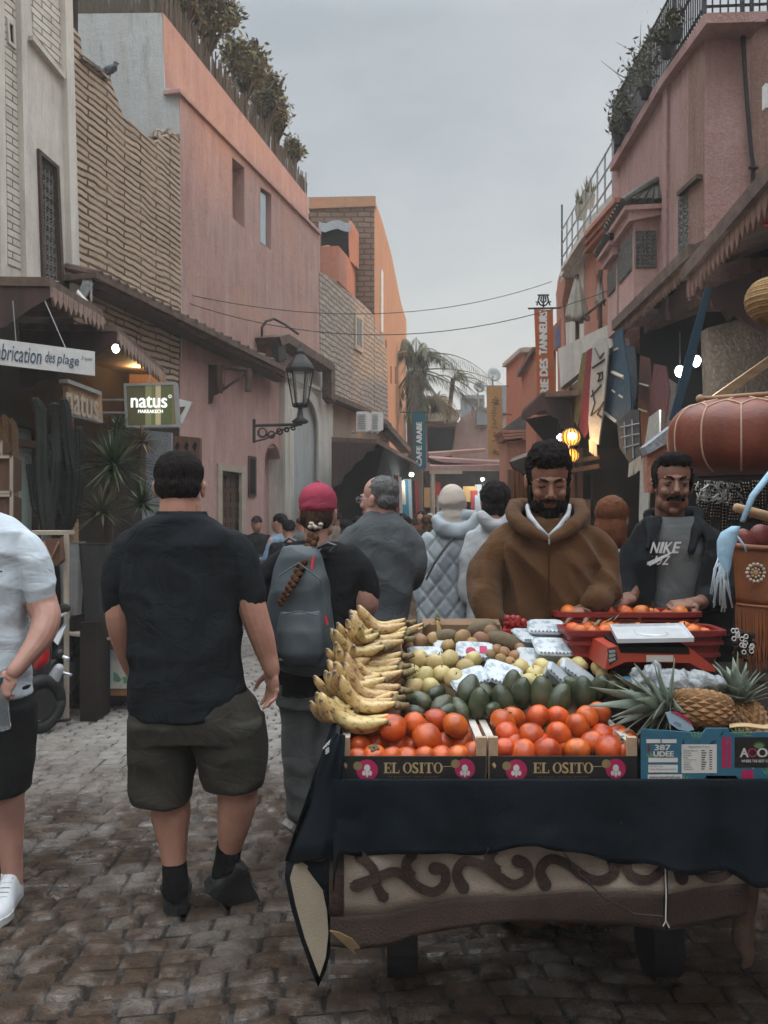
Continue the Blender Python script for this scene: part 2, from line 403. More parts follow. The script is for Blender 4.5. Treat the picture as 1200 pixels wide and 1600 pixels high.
M['grey_metal']=mat('grey_metal',(0.34,0.34,0.33),(0.26,0.26,0.26),sc=10,rough=0.5,metal=0.3)
M['leafolive']=mat('olive_leaves',(0.25,0.20,0.09),(0.13,0.12,0.05),sc=9,rough=0.7,bump=0)
M['leafdark']=mat('dark_leaves',(0.085,0.085,0.04),(0.05,0.055,0.028),sc=9,rough=0.6,bump=0)
M['leafgreen']=mat('green_blades',(0.06,0.09,0.03),(0.025,0.045,0.018),sc=14,rough=0.5,bump=0)
M['palmdead']=mat('dry_palm_fronds',(0.19,0.125,0.055),(0.10,0.07,0.032),sc=12,rough=0.8,bump=0)
M['bark']=mat('bark',(0.09,0.065,0.045),(0.05,0.037,0.028),sc=14,rough=0.95,bump=0.7,bsc=30)
M['reed']=mat('reed_screen',(0.13,0.10,0.07),(0.07,0.055,0.042),sc=30,rough=0.9,stretch=(6,6,.5))
M['teal']=mat('teal_banner_cloth',(0.012,0.10,0.14),(0.01,0.085,0.12),sc=3,rough=0.8)
M['tan']=mat('tan_banner_cloth',(0.42,0.25,0.09),(0.34,0.19,0.07),sc=3,rough=0.8)
M['orangeban']=mat('orange_banner_cloth',(0.46,0.12,0.035),(0.36,0.09,0.028),sc=3,rough=0.8)
M['banwhite']=mat('banner_lettering',(0.72,0.70,0.66),(0.66,0.64,0.6),sc=3,bump=0)
M['bangold']=mat('banner_brown_lettering',(0.16,0.08,0.03),(0.14,0.07,0.03),sc=3,bump=0)
M['red']=mat('faded_red',(0.32,0.03,0.03),(0.22,0.02,0.02),sc=5,rough=0.8)
M['bulb']=emat('lit_bulb',(0.95,1.0,1.0),4.0)
M['warmbulb']=emat('warm_lit_lamp',(1.0,0.8,0.45),6.0)
M['terracotta']=mat('terracotta_pot',(0.10,0.06,0.045),(0.06,0.04,0.03),sc=9)
M['blackpot']=mat('black_pot',(0.02,0.02,0.021),(0.03,0.028,0.027),sc=9,rough=0.7)
# ---------------------------------------------------------------- ground and street
def paving_material(name,dry,wet,rough_dry,rough_wet,bump,bd):
    m,nt,b,tc=_start(name);obj=tc.outputs['Object']
    ge=nt.nodes.new('ShaderNodeNewGeometry');sx=nt.nodes.new('ShaderNodeSeparateXYZ');nt.links.new(ge.outputs['Position'],sx.inputs[0])
    gr=nt.nodes.new('ShaderNodeMapRange');gr.inputs['From Min'].default_value=5.0;gr.inputs['From Max'].default_value=3.9
    nt.links.new(_math(nt,'MULTIPLY_ADD',_noise(nt,ge.outputs['Position'],1.1,5,0.6,0.3,0.7),-1.2),gr.inputs['Value'])
    gr.inputs['Value'].links[0].from_node.inputs[2].default_value=0
    y=_math(nt,'ADD',sx.outputs['Y'],gr.inputs['Value'].links[0].from_socket);nt.links.new(y,gr.inputs['Value'])
    w=gr.outputs[0]
    w=_math(nt,'MULTIPLY',w,_noise(nt,ge.outputs['Position'],2.3,5,0.6,0.22,0.5))
    rv=nt.nodes.new('ShaderNodeTexVoronoi');rv.inputs['Scale'].default_value=9;nt.links.new(ge.outputs['Position'],rv.inputs['Vector'])
    col=_mix(nt,dry,tuple(x*0.65 for x in dry),_noise(nt,ge.outputs['Position'],7,6,0.7,0.3,0.7))
    col=_mix(nt,col,(0.13,0.085,0.06),_math(nt,'MULTIPLY',_noise(nt,ge.outputs['Position'],3.1,4,0.6,0.5,0.7),0.5))
    wc=_mix(nt,wet,(wet[0]*2.0,wet[1]*1.8,wet[2]*1.6),_noise(nt,ge.outputs['Position'],13,6,0.7,0.4,0.7))
    col=_mix(nt,col,wc,w);nt.links.new(col,b.inputs['Base Color'])
    rr=_mix(nt,(rough_dry,)*3,(rough_wet,)*3,w)
    rr=_math(nt,'ADD',rr,_math(nt,'MULTIPLY',_noise(nt,ge.outputs['Position'],9,4,0.7,0.4,0.7),0.16))
    nt.links.new(rr,b.inputs['Roughness']);nt.links.new(_math(nt,'MULTIPLY_ADD',w,.9),b.inputs['Specular IOR Level']);b.inputs['Specular IOR Level'].links[0].from_node.inputs[2].default_value=.5
    pm=_math(nt,'MULTIPLY',w,_noise(nt,ge.outputs['Position'],6.5,6,.7,.50,.58));nt.links.new(_math(nt,'ADD',_math(nt,'MULTIPLY',pm,.9),.28),b.inputs['Specular IOR Level']);nt.links.new(_mix(nt,rr,(.04,)*3,pm),b.inputs['Roughness'])
    h=_math(nt,'ADD',_noise(nt,ge.outputs['Position'],24,6,0.7,0.2,0.8),_math(nt,'MULTIPLY',_noise(nt,ge.outputs['Position'],80,4,0.7,0.2,0.8),_math(nt,'MULTIPLY_ADD',_math(nt,'MULTIPLY',w,_noise(nt,ge.outputs['Position'],1.7,3,.6,.45,.6)),1.3)))
    h.node.inputs[1].links[0].from_node.inputs[1].links[0].from_node.inputs[2].default_value=0.4
    _bump(nt,b,h,bump,bd);return m
M['stone']=paving_material('paving_stone',(0.30,0.275,0.25),(0.050,0.033,0.022),0.38,0.14,0.9,0.012)
M['grit']=paving_material('wet_grit',(0.06,0.055,0.05),(0.015,0.012,0.010),0.8,0.15,1.0,0.012)

g=MB()
g.add([(-120,-60,-0.03),(120,-60,-0.03),(120,240,-0.03),(-120,240,-0.03)],[(0,1,2,3)])
tag(g.build('ground',M['grit'],recalc=False),'bare grey ground under the town',kind='structure')
g=MB()
gx=[(-7.0,-2.0),(5.0,-2.0),(6.5,45.0),(-1.5,45.0)]
g.add([(x,y,-0.012)for x,y in gx],[(0,1,2,3)])
g.mi=1;g.sm=False
y=1.2;row=0
def warp(x,y):return(x+0.10*math.sin(y*1.3)+0.03*mnoise.noise((x*2,y*2,0)),y+0.34*math.sin(x*0.85+0.6)+0.05*mnoise.noise((x*1.7,y*1.7,5))-0.10*x)
while y<20:
    dy=0.085+0.02*rnd.random()+(0.02 if y>9 else 0)
    xl=-6.2 if y<8 else(-5.2+(y-8)*0.25);xr=4.8
    x=xl+U(0,0.1)
    while x<xr:
        dx=U(0.11,0.19)
        if x>1.9 and 2<y<6:x+=dx;continue
        gp=0.0065;zt=U(-0.006,0.008);tx=U(-0.08,0.08);ty=U(-0.09,0.09)
        cs=[(x+gp,y+gp),(x+dx-gp,y+gp),(x+dx-gp,y+dy-gp),(x+gp,y+dy-gp)]
        cs=[(a+U(-.005,.005),b_+U(-.005,.005))for a,b_ in cs]
        mx,my=x+dx/2,y+dy/2
        lo=[];hi=[]
        for(a,b_)in cs:
            wa=warp(a,b_);lo.append((wa[0],wa[1],-0.014))
            ia,ib=mx+(a-mx)*0.86,my+(b_-my)*0.82;wi=warp(ia,ib)
            hi.append((wi[0],wi[1],zt+tx*(ia-mx)+ty*(ib-my)))
        c0=warp(mx,my)
        g.sm=True
        g.add(lo+hi+[(c0[0],c0[1],zt+U(0.001,0.006))],[(0,1,5,4),(1,2,6,5),(2,3,7,6),(3,0,4,7),(4,5,8),(5,6,8),(6,7,8),(7,4,8)])
        x+=dx
    y+=dy;row+=1
tag(g.build('street_paving',[M['grit'],M['stone']],recalc=False),'wet uneven stone sett paving of the lane',kind='structure')

# ---------------------------------------------------------------- shared builders
def lattice(mb,pl,x0,x1,y0,y1,off,nx,ny,r=0.008,swirl=True):  # wrought iron grille inside the picture box (x0..x1, y0..y1) of a facade
    A,B,C_,D=(pl.hit(x0,y0[0],off),pl.hit(x1,y0[1],off),pl.hit(x1,y1[1],off),pl.hit(x0,y1[0],off))
    P=lambda u,v:(A*(1-u)+B*u)*(1-v)+(D*(1-u)+C_*u)*v
    for i in range(nx+1):mb.tube([P(i/nx,0),P(i/nx,1)],r,5)
    for j in range(ny+1):mb.tube([P(0,j/ny),P(1,j/ny)],r,5)
    if swirl:
        for i in range(nx):
            for j in range(ny):
                s_=1 if(i+j)%2 else-1
                pts=[P((i+.5+s_*0.42*math.cos(t))/nx,(j+.5+0.42*math.sin(t*2)*0.8)/ny)for t in[k*math.pi/5 for k in range(11)]]
                mb.tube(pts,r*0.75,4,cap=False)
def leafy(mb,c,r,n,l=0.09,w=0.045,clumps=9,up=0.0):
    cs=[]
    for k in range(clumps):
        d=Vector((rnd.gauss(0,1),rnd.gauss(0,1),rnd.gauss(0,1))).normalized()*(rnd.random()**0.5)
        cs.append((Vector(c)+Vector((d.x*r[0],d.y*r[1],d.z*r[2]))*0.75,U(0.25,0.5)))
    for i in range(n):
        cc,q=rnd.choice(cs);d=Vector((rnd.gauss(0,1),rnd.gauss(0,1),rnd.gauss(0,1)))
        p=cc+Vector((d.x*r[0],d.y*r[1],d.z*r[2]))*q*0.55
        dd=Vector((U(-1,1),U(-1,1),U(-0.8,0.8)+up));k=U(0.6,1.3)
        mb.mi=1 if rnd.random()<0.35 else 0
        mb.leaf(p,dd,l*k,w*k)
    mb.mi=0
def twigs(mb,base,c,r,n,r0=0.03):
    for i in range(n):
        e=Vector(c)+Vector((U(-1,1)*r[0],U(-1,1)*r[1],U(-.3,1)*r[2]))*0.8
        m_=Vector(base).lerp(e,0.5)+Vector((U(-.1,.1),U(-.1,.1),U(0,.1)))
        mb.tube([base,m_,e],[r0,r0*0.6,r0*0.2],5)
def valance(mb,a,b,n,h,t=0.02,drop=0.0):  # a row of pointed pendant boards between two points
    a=Vector(a);b=Vector(b);L=(b-a);d=L.normalized();nrm=Vector((d.y,-d.x,0)).normalized()*t;w=L.length/n
    for i in range(n):
        p=a+L*(i/n);q=p+d*w*0.88;k=h*U(0.9,1.08);z=Vector((0,0,1))
        pts=[p,q,q-z*k*0.55,q-d*w*0.18-z*k*0.72,(p+q)/2-z*k,p+d*w*0.18-z*k*0.72,p-z*k*0.55]
        mb.prism(pts,nrm)

# ================================================================ LEFT SIDE
# --- white house nearest on the left
r_=root('white_house',PL.at(40,0),'off-white house with blind brick panels and a tall grilled window, nearest on the left side','house')
w=MB()
win=[(64,238),(91,262),(99,440),(71,436)]
p1=[(118,445),(104,-40),(-190,-330),(-190,560)]
panel(w,PL,[(-190,-340),(104,-60),(119,470),(-190,470)],0.3,0.0,[win])
for a in([(100,-70),(112,-55),(126,470),(114,470)],[(30,-120),(37,-112),(52,440),(42,440)],[(-3,-150),(5,-140),(12,440),(2,440)]):
    panel(w,PL,a,0.12,0.07)
panel(w,PL,[(52,55),(102,118),(102,124),(52,62)],0.1,0.06)
wh=w.build('wall',M['white'],r_)
w=MB();panel(w,PL,[(44,-60),(98,20),(101,112),(52,50)],0.02,0.006);panel(w,PL,[(6,-60),(31,-50),(43,425),(13,415)],0.02,0.006)
w.build('brick_panel',M['whitebrick'],r_)
w=MB();panel(w,PL,[(-190,-300),(122,0),(122,900),(-190,1400)],4.0,-0.31);w.build('inner_wall',M['dark2'],r_)
w=MB()
for a,b in(((62,232),(92,259)),):panel(w,PL,[(61,232),(93,260),(93,265),(61,239)],0.06,0.03)
panel(w,PL,[(61,234),(65,238),(72,436),(68,436)],0.06,0.03);panel(w,PL,[(89,260),(93,263),(101,440),(97,440)],0.06,0.03)
fr=w.build('window',M['timber'],r_)
w=MB();lattice(w,PL,65,93,(244,268),(430,438),-0.03,5,12,0.009);w.build('grille',M['grille'],fr)
w=MB();panel(w,PL,win,0.02,-0.2);w.build('pane',M['glassdark'],fr)
w=MB();w2=[(15,35),(21,40),(23,70),(17,64)]
panel(w,PL,[(12,28),(24,38),(26,78),(14,66)],0.03,0.03,[w2]);w.build('vent_window',M['white'],r_)
w=MB();panel(w,PL,w2,0.01,0.012);w.build('vent_window',M['dark'],r_)

# --- ground floor shop front below
r_=root('souvenir_shop',PL.at(60,0),'dark timber shop front with a pale green door under the left canopy','shop')
w=MB()
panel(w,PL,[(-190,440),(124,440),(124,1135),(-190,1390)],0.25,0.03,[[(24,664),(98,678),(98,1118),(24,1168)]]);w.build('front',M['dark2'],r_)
w=MB();panel(w,PL,[(24,664),(98,678),(98,1118),(24,1168)],0.05,-0.1);dr=w.build('door',mat('pale_green_door_face',(0.42,0.52,0.47),(0.36,0.46,0.42),sc=4,rough=0.35),r_)  # door face in one pale green tone
w=MB()
for a in([(22,655),(28,657),(28,1166),(22,1170)],[(24,685),(98,694),(98,704),(24,698)],[(60,664),(64,664),(64,1140),(60,1142)]):panel(w,PL,a,0.08,0.02)
w.build('frame',M['timber'],dr)
w=MB()
for k,(x,yy)in enumerate(((-2,660),(12,655),(22,660),(108,640),(116,800))):
    panel(w,PL,[(x-9,yy),(x-4,yy-8),(x+3,yy),(x+7,yy+15),(x+7,1160),(x-9,1170)],0.03,0.12)
w.build('board',M['lightwood'],r_)

# dark brown shutters / trunks stacked at the frame edge
for k,(x0,x1,y0,y1)in enumerate(((-60,16,688,712),(-60,33,712,772),(-60,33,772,850),(-60,30,850,930))):
    w=MB();pf=lambda x,yy,z:W(x,yy,z)
    P=[W(x0,y1,6.4),W(x1-15,y1,6.4),W(x1-15,y0,6.4),W(x0,y0,6.4),W(x0-20,y1,6.9),W(x1+1,y1-6,6.9),W(x1+1,y0+7,6.9),W(x0-20,y0+7,6.9)]
    w.hexa(P)
    r2=root('wooden_chest',W((x0+x1)/2,y1,6.6),['flat dark wooden chest on the very top of the chest pile','second dark wooden chest from the top of the chest pile','third dark wooden chest from the top of the chest pile','lowest dark wooden chest of the pile, behind the white T-shirt'][k],'chest','dark wooden chests piled by the shop')
    w.build('body',M['brownwood'],r2)
    w=MB()
    for yy in(y0+2,y1-3):w.beam(W(x0,yy,6.385),W(x1-14,yy,6.385),0.02,0.02)
    w.beam(W(x1-15,y0,6.385),W(x1-15,y1,6.385),0.02,0.02)
    w.build('trim',M['cream'],r2)
w=MB();w.hexa([W(-80,1180,6.35),W(34,1180,6.35),W(34,931,6.35),W(-80,931,6.35),W(-90,1160,7.0),W(34,1160,7.0),W(34,931,7.0),W(-90,931,7.0)])
tag(w.build('shop_counter',M['timber']),'dark timber counter carrying the pile of chests','counter')

# --- canopy 1
def canopy(name,label,near,far,xin,thick,zdrop,fr_n,fr_h,cheek,mroof,mfr,group,inward=None):
    # near/far: outer corners (world); the roof runs back to the facade
    r2=root(name,(near.x,near.y,near.z-0.6),label,'canopy',group)
    w=MB();up=Vector((0,0,1));dz=Vector((xin,0,zdrop))
    w.hexa([near,far,far+dz,near+dz,near+up*thick,far+up*thick,far+dz+up*thick,near+dz+up*thick]);w.build('roof',mroof,r2)
    w=MB();n=near+Vector((0.0,0.015,-0.003))
    pts=[n,n+dz]
    m_=9
    for i in range(m_+1):
        t=1-i/m_;x=dz.x*t;z=-cheek*(t**0.8)-0.05-(0.03 if i%2 else 0)
        pts.append(n+Vector((x,0,z+dz.z*t)))
    w.prism(pts,(0,0.03,0));w.build('cheek',M['maroon'],r2)
    w=MB();n1=near+Vector((0,0.02,0));valance(w,n1,far,fr_n,fr_h);w.build('valance',mfr,r2)
    return r2
canopy('shop_canopy','dark wooden canopy with a pale pointed valance over the souvenir shop',W(77,447,6.45),W(161,497,7.7),-1.5,0.07,0.02,11,0.14,0.75,M['tile'],M['fringe'],'carved canopies on the left')
canopy('shop_canopy','smaller dark canopy with pale valance and lit lamps above the square hanging sign',W(182,518,7.66),W(257,585,10.1),-0.9,0.06,0.02,15,0.15,0.5,M['tile'],M['fringe'],'carved canopies on the left')
w=MB()
w.add([W(150,520,7.85),W(262,588,10.4),W(262,700,10.4),W(150,690,7.85)],[(0,1,2,3)])
# orange plank wall glowing under the second canopy
pz=Plane2((-3.35,9.5),(0.246,1.0),1)
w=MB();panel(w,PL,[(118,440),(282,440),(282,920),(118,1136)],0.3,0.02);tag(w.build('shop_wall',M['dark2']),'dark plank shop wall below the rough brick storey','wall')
w=MB();w.prism([W(196,575,10.2),W(252,585,10.2),W(258,640,10.2),W(190,640,10.2)],(0,0.06,0));tag(w.build('plank_panel',M['orangewood']),'orange plank panel glowing under the lit lamp','panel')
def lamp_disc(x,yy,z,label,energy,col,mb_=M['bulb'],r=0.045):
    r*=0.62
    r2=root('hanging_bulb',W(x,yy,z),label,'light bulb','lit bulbs under the canopies')
    w=MB();w.sm=True;w.lathe(W(x,yy,z),[(0.005,0.05),(r*.6,0.045),(r,0.02),(r,0.0),(r*.6,-0.025),(0.004,-0.035)],12);w.build('bulb',mb_,r2)
    w=MB();w.tube([W(x,yy,z)+V(0,0,0.045),W(x,yy,z)+V(0,0,0.3)],0.005,5);w.build('cord',M['iron'],r2)
    if energy:
        ld=bpy.data.lights.new('bulb_light','POINT');ld.energy=energy;ld.color=col;ld.shadow_soft_size=0.05
        lo=bpy.data.objects.new('bulb_light',ld);COL.objects.link(lo);lo.location=W(x,yy,z)+V(0,-0.02,-0.09)
    return r2
lamp_disc(181,546,8.1,'white bulb under the front of the smaller left canopy',0,(1,1,1),r=0.06)
lamp_disc(213,564,9.6,'lit bulb above the orange plank panel',9,(1.0,0.62,0.25),r=0.07)

# --- sign boards on the left
r_=root('hand_painted_board',W(70,587,6.42),'long white board with blue handwriting hung under the near canopy','sign')
w=MB();w.prism([W(-75,520,6.42),W(147,549,6.42),W(147,587,6.42),W(-75,561,6.42)],(0,0.02,0));w.build('board',M['white_paint'],r_)
w=MB();A=W(-16,570,6.415);Bp=W(118,577,6.415)
ink=mat('blue_ink',(0.03,0.07,0.13),(0.02,0.05,0.1),bump=0)
text(w,'Fabrication',W(-14,560,6.416),W(100,574,6.4)-W(-14,560,6.4),(0.12,0,1),0.385,0.125,0.001)
text(w,'des',W(70,565.5,6.416),W(100,569,6.4)-W(70,565.5,6.4),(0.12,0,1),0.075,0.085,0.001)
text(w,'plage',W(89,572,6.416),W(100,574,6.4)-W(70,570,6.4),(0.12,0,1),0.165,0.10,0.001)
text(w,'3 tann',W(127,562,6.416),W(100,574,6.4)-W(70,570,6.4),(0.12,0,1),0.08,0.03,0.001)
w.build('writing',ink,r_,recalc=False)
w=MB();w.tube([W(70,470,6.43),W(102,543,6.43)],0.004,4);w.tube([W(20,470,6.43),W(25,534,6.43)],0.004,4);w.build('hanging_wire',M['grey_metal'],r_)
r_=root('carved_wood_sign',W(132,655,7.3),'carved pale wood sign with raised letters and a metal top rail','sign')
pc=Plane2(W(105,600,7.1).xy,(W(160,600,7.6)-W(105,600,7.1)).xy,1)
w=MB();panel(w,pc,[(106,592),(159,615),(161,662),(107,648)],0.05);w.build('board',M['lightwood'],r_)
w=MB();panel(w,pc,[(106,592),(159,612),(159,618),(106,598)],0.09,0.03);panel(w,pc,[(107,643),(161,656),(161,662),(107,649)],0.06,0.012);w.build('rail',M['grey_metal'],r_)
w=MB();o_=pc.hit(102,644,0.012);text(w,'natus',o_,pc.hit(150,657,0.012)-o_,(0,0,1),0.46,0.2,0.012,0.004);w.build('lettering',M['cream'],r_,recalc=False)
w=MB();w.prism([W(222,672,8.2),W(268,676,8.2),W(268,815,8.2),W(222,815,8.2)],(0,.05,0));tag(w.build('roller_shutter',M['bluegrey']),'pale blue-grey shutter panel behind the yuccas','shutter')
# square hanging light box
r_=root('square_hanging_sign',W(236,668,7.8),'square framed shop sign with white lettering on a striped green face','sign')
w=MB();w.prism([W(193,599,7.8),W(275,597,7.8),W(279,667,7.8),W(196,669,7.8)],(0,0.09,0),[[W(197,603,7.8),W(271,601,7.8),W(275,663,7.8),W(200,665,7.8)]]);w.build('frame',M['grey_metal'],r_)
def stripes_mat():
    m,nt,b,tc=_start('striped_green_sign_face')
    sx=nt.nodes.new('ShaderNodeSeparateXYZ');nt.links.new(tc.outputs['Object'],sx.inputs[0])
    cr=nt.nodes.new('ShaderNodeValToRGB');cr.color_ramp.interpolation='CONSTANT'
    mr=nt.nodes.new('ShaderNodeMapRange');mr.inputs['From Min'].default_value=-0.24;mr.inputs['From Max'].default_value=0.24
    nt.links.new(sx.outputs['X'],mr.inputs['Value']);nt.links.new(mr.outputs[0],cr.inputs[0])
    e=cr.color_ramp.elements;e[0].color=(0.055,0.05,0.022,1);e[1].position=0.38;e[1].color=(0.16,0.155,0.075,1)
    for p_,c_ in((0.5,(0.09,0.11,0.04,1)),(0.58,(0.33,0.27,0.16,1)),(0.68,(0.06,0.07,0.025,1)),(0.9,(0.10,0.085,0.035,1))):
        q=e.new(p_);q.color=c_
    nt.links.new(cr.outputs[0],b.inputs['Base Color']);b.inputs['Roughness'].default_value=0.3
    nt.links.new(cr.outputs[0],b.inputs['Emission Color']);b.inputs['Emission Strength'].default_value=0.25
    return m
w=MB();w.prism([W(197,603,7.81),W(271,601,7.81),W(275,663,7.81),W(200,665,7.81)],(0,0.05,0));w.build('face',stripes_mat(),r_)
w=MB();signwhite=emat('lit_sign_letters',(0.9,0.92,0.88),0.35)
text(w,'natus',W(205,637,7.806),(1,0,0),(0,0,1),0.335,0.105,0.001,0.004);text(w,'MARRAKECH',W(216,645.5,7.806),(1,0,0),(0,0,1),0.23,0.032,0.001,0.0015)
text(w,'o',W(263,622,7.806),(1,0,0),(0,0,1),0.032,0.032,0.001)
w.build('lettering',signwhite,r_,recalc=False)
w=MB();w.tube([W(234,597,7.84),W(234,575,7.84)],0.006,5);w.tube([W(160,625,7.85),W(195,625,7.85)],0.01,6);w.tube([W(160,645,7.85),W(195,645,7.85)],0.01,6);w.build('bracket',M['grey_metal'],r_)
r_=root('tilted_white_sign',W(285,650,8.6),'small tilted white sign with pictures behind the square hanging sign','sign')
w=MB();w.prism([W(274,622,8.6),W(300,628,8.6),W(285,662,8.6),W(274,655,8.6)],(0,0.03,0));w.build('board',M['white_paint'],r_)
w=MB();w.prism([W(277,636,8.597),W(290,635,8.597),W(283,648,8.597),W(277,650,8.597)],(0,0.002,0));w.build('picture',M['brownwood'],r_)

# --- rough brick storey
r_=root('rough_brick_wall',PL.at(200,0),'tall rough tan brick wall with a ragged broken top','wall')
prof=[(106,37),(116,44),(126,58),(128,84),(134,88),(160,108),(173,124),(176,136),(182,150),(187,166),(194,185),(203,188),(210,197),(219,203),(226,210),(236,216),(243,222),(252,215),(262,210),(276,212),(281,222)]
w=MB();panel(w,PL,prof+[(283,480),(278,620),(118,520),(112,300)],0.45,0.05);w.build('masonry',M['brick'],r_)
w=MB()
for a in([(130,86),(160,106),(171,122),(171,126),(158,111),(130,91)],):panel(w,PL,a,0.55,0.10)
for i in range(14):
    x=238+i*3;q=PL.hit(x,214+U(-4,6),U(-0.2,0.02));w.box(q,(U(.08,.16),U(.1,.2),U(.05,.1)),Matrix.Rotation(U(-.6,.6),3,'X')@Matrix.Rotation(U(-.6,.6),3,'Z'))
w.build('coping',M['greybrick'],r_)
# pigeon
r_=root('pigeon',PL.hit(171,117,-0.1),'grey pigeon perched on the broken edge of the brick wall','bird')
c0=PL.hit(171,109,-0.1);w=MB();w.sm=True
w.ball(c0,(0.10,0.05,0.055),Matrix.Rotation(-0.4,3,'Y'));w.ball(c0+V(0.075,0,0.075),0.03);w.tube([c0+V(0.05,0,0.01),c0+V(0.075,0,0.07)],[0.045,0.025],10);w.tube([c0+V(-0.06,0,-0.02),c0+V(-0.17,0,-0.07)],[0.035,0.015],8);w.tube([c0+V(0.1,0,0.075),c0+V(0.125,0,0.068)],[0.008,0.002],6)
w.build('body',mat('pigeon_feathers',(0.11,0.13,0.15),(0.06,0.075,0.09),sc=20),r_)
w=MB();w.tube([c0+V(0.0,.015,-.04),c0+V(0.0,.015,-0.085)],0.006,5);w.tube([c0+V(0.02,-.015,-.04),c0+V(0.02,-.015,-0.085)],0.006,5);w.build('feet',M['red'],r_)

# --- pink house
r_=root('pink_house',PL.at(390,0),'tall pink limewashed house with a raised parapet and two slit windows','house')
slit1=[(363,246),(382,262),(382,357),(363,340)];slit2=[(407,292),(424,304),(424,391),(407,380)]
w=MB();panel(w,PL,[(281,139),(500,363),(503,700),(281,700)],0.5,0.0,[slit1,slit2])
panel(w,PL,[(281,150),(498,370),(503,860),(281,925)],3.0,-0.52)
wl=w.build('wall',M['pink'],r_)
w=MB();panel(w,PL,[(281,138),(502,362),(502,367),(281,144)],0.25,0.05);w.build('cornice',M['pink'],r_)
w=MB();panel(w,PL,[(255,20),(481,308),(483,360),(258,175)],0.3,-0.22);w.build('parapet',M['pink'],r_)
w=MB();ws=PL.hit(281,142,0.0);wb=PL.hit(255,20,-0.22)
zz=ws.y;S=lambda x,yy,dy=0:W(x,yy,zz)+V(0,dy,0)
w.prism([S(60,22),S(253.5,20),S(257,137),S(279,141),S(281,200),S(283,560),S(60,560)],(0,0.25,0));w.build('end_wall',M['greywhite'],r_)
w=MB();panel(w,PL,[(281,560),(448,600),(446,860),(281,925)],0.30,0.03,[[(347,733),(379,737),(379,866),(347,880)],arch_px(413,439,693,855,730,10)]);w.build('lower_wall',M['pinklow'],r_)
w=MB();panel(w,PL,slit2,0.05,-0.12)
wd=w.build('window',M['bluegrey'],r_);w=MB();panel(w,PL,slit1,0.05,-0.38);w.build('window',M['pink'],r_)
w=MB();panel(w,PL,[(407,300),(415,305),(415,384),(407,378)],0.04,-0.05);w.build('shutter',mat('pale_blue_paint',(0.42,0.50,0.54),(0.36,0.44,0.48)),wd)
w=MB();panel(w,PL,[(413,700),(439,705),(439,850),(413,860)],0.03,-0.2);w.build('niche',M['pinklow'],r_)
dr=MB();panel(dr,PL,[(349,736),(378,740),(378,866),(349,880)],0.06,-0.05);door=dr.build('door',M['brownwood'],r_)
w=MB()
for i in range(3):
    for j in range(5):
        x=352.5+i*8.6;yy=744+j*24;panel(w,PL,[(x,yy),(x+5.5,yy+1),(x+5.5,yy+17),(x,yy+17)],0.03,-0.03)
w.build('panel',M['timber'],door)
w=MB();panel(w,PL,[(341,724),(385,729),(385,890),(341,898)],0.05,0.055,[[(348,735),(378,739),(378,868),(348,880)]]);w.build('door_frame',M['cream'],r_)
w=MB();panel(w,PL,[(389,712),(401,714),(401,776),(389,776)],0.05,0.05);wq=w.build('window',M['timber'],r_)
w=MB();panel(w,PL,[(391,716),(399,718),(399,772),(391,772)],0.02,0.055);w.build('pane',M['dark'],wq)
# eave board
r_=root('tiled_eave',PL.at(300,3.6),'long sloping brown eave board crossing the brick and pink fronts','eave')
w=MB();panel(w,PL,[(150,425),(449,574),(449,582),(150,434)],0.5,0.42);panel(w,PL,[(153,434),(449,582),(447,590),(153,446)],0.1,0.36);w.build('board',M['tile'],r_)
w=MB()
for i in range(22):
    x=158+i*13.5;yy=427+(x-150)*0.4985;a=PL.hit(x,yy-1,0.42);w.tube([a,a+PL.vec(-0.45)+V(0,0,0.12)],0.05,7)
w.build('tile',M['tile'],r_)
w=MB();panel(w,PL,[(158,444),(447,591),(447,597),(158,454)],0.2,0.30);w.build('rafter',M['timber'],r_)
# maroon side hood with a scalloped edge
r_=root('maroon_hood',PL.at(300,2.2),'maroon hood board with a scalloped lower edge on the pink front','hood')
w=MB();zc=PL.hit(345,600,0.0).y-0.4
sc_=[(276,569),(339,570),(339,601),(344,612),(333,618),(331,628),(321,634),(312,638),(305,650),(298,668),(292,684),(276,690)]
w.prism([W(x,yy,12.3)for x,yy in sc_],(0,0.06,0));w.build('board',M['maroon'],r_)
w=MB();w.prism([W(x,yy,12.27)for x,yy in[(339,570),(347,572),(348,600),(343,613),(339,601)]],(0,0.2,0));w.build('carved_bracket',M['brownwood'],r_)
w=MB();w.tube([W(340,574,12.5),W(390,578,12.5)],0.025,6);w.tube([W(345,612,12.5),W(388,580,12.5)],0.018,6);w.tube([W(388,576,12.5),W(388,612,12.5)],0.05,8);w.build('bracket_arm',M['timber'],r_)
r_=root('carved_door_hood',W(300,720,9.5),'low carved brown wood panel behind the head of the man in black','panel')
w=MB();w.prism([W(268,680,9.5),W(312,684,9.5),W(312,725,9.5),W(268,725,9.5)],(0,.12,0));w.build('board',M['brownwood'],r_)
w=MB();
for x in(277,291,304):w.prism([W(x,690,9.49),W(x+4,694,9.49),W(x+1,706,9.49),W(x-4,698,9.49)],(0,.02,0))
w.build('carving',M['dark'],r_)
r_=root('iron_hook',PL.hit(408,520,0.05),'thin bent iron rod on the pink wall','hook')
w=MB();w.tube([PL.hit(409,527,.03),PL.hit(409,512,.1),PL.hit(416,502,.15),PL.hit(428,498,.2),PL.hit(445,507,.25),PL.hit(466,522,.3)],0.022,6);w.build('rod',M['iron'],r_)
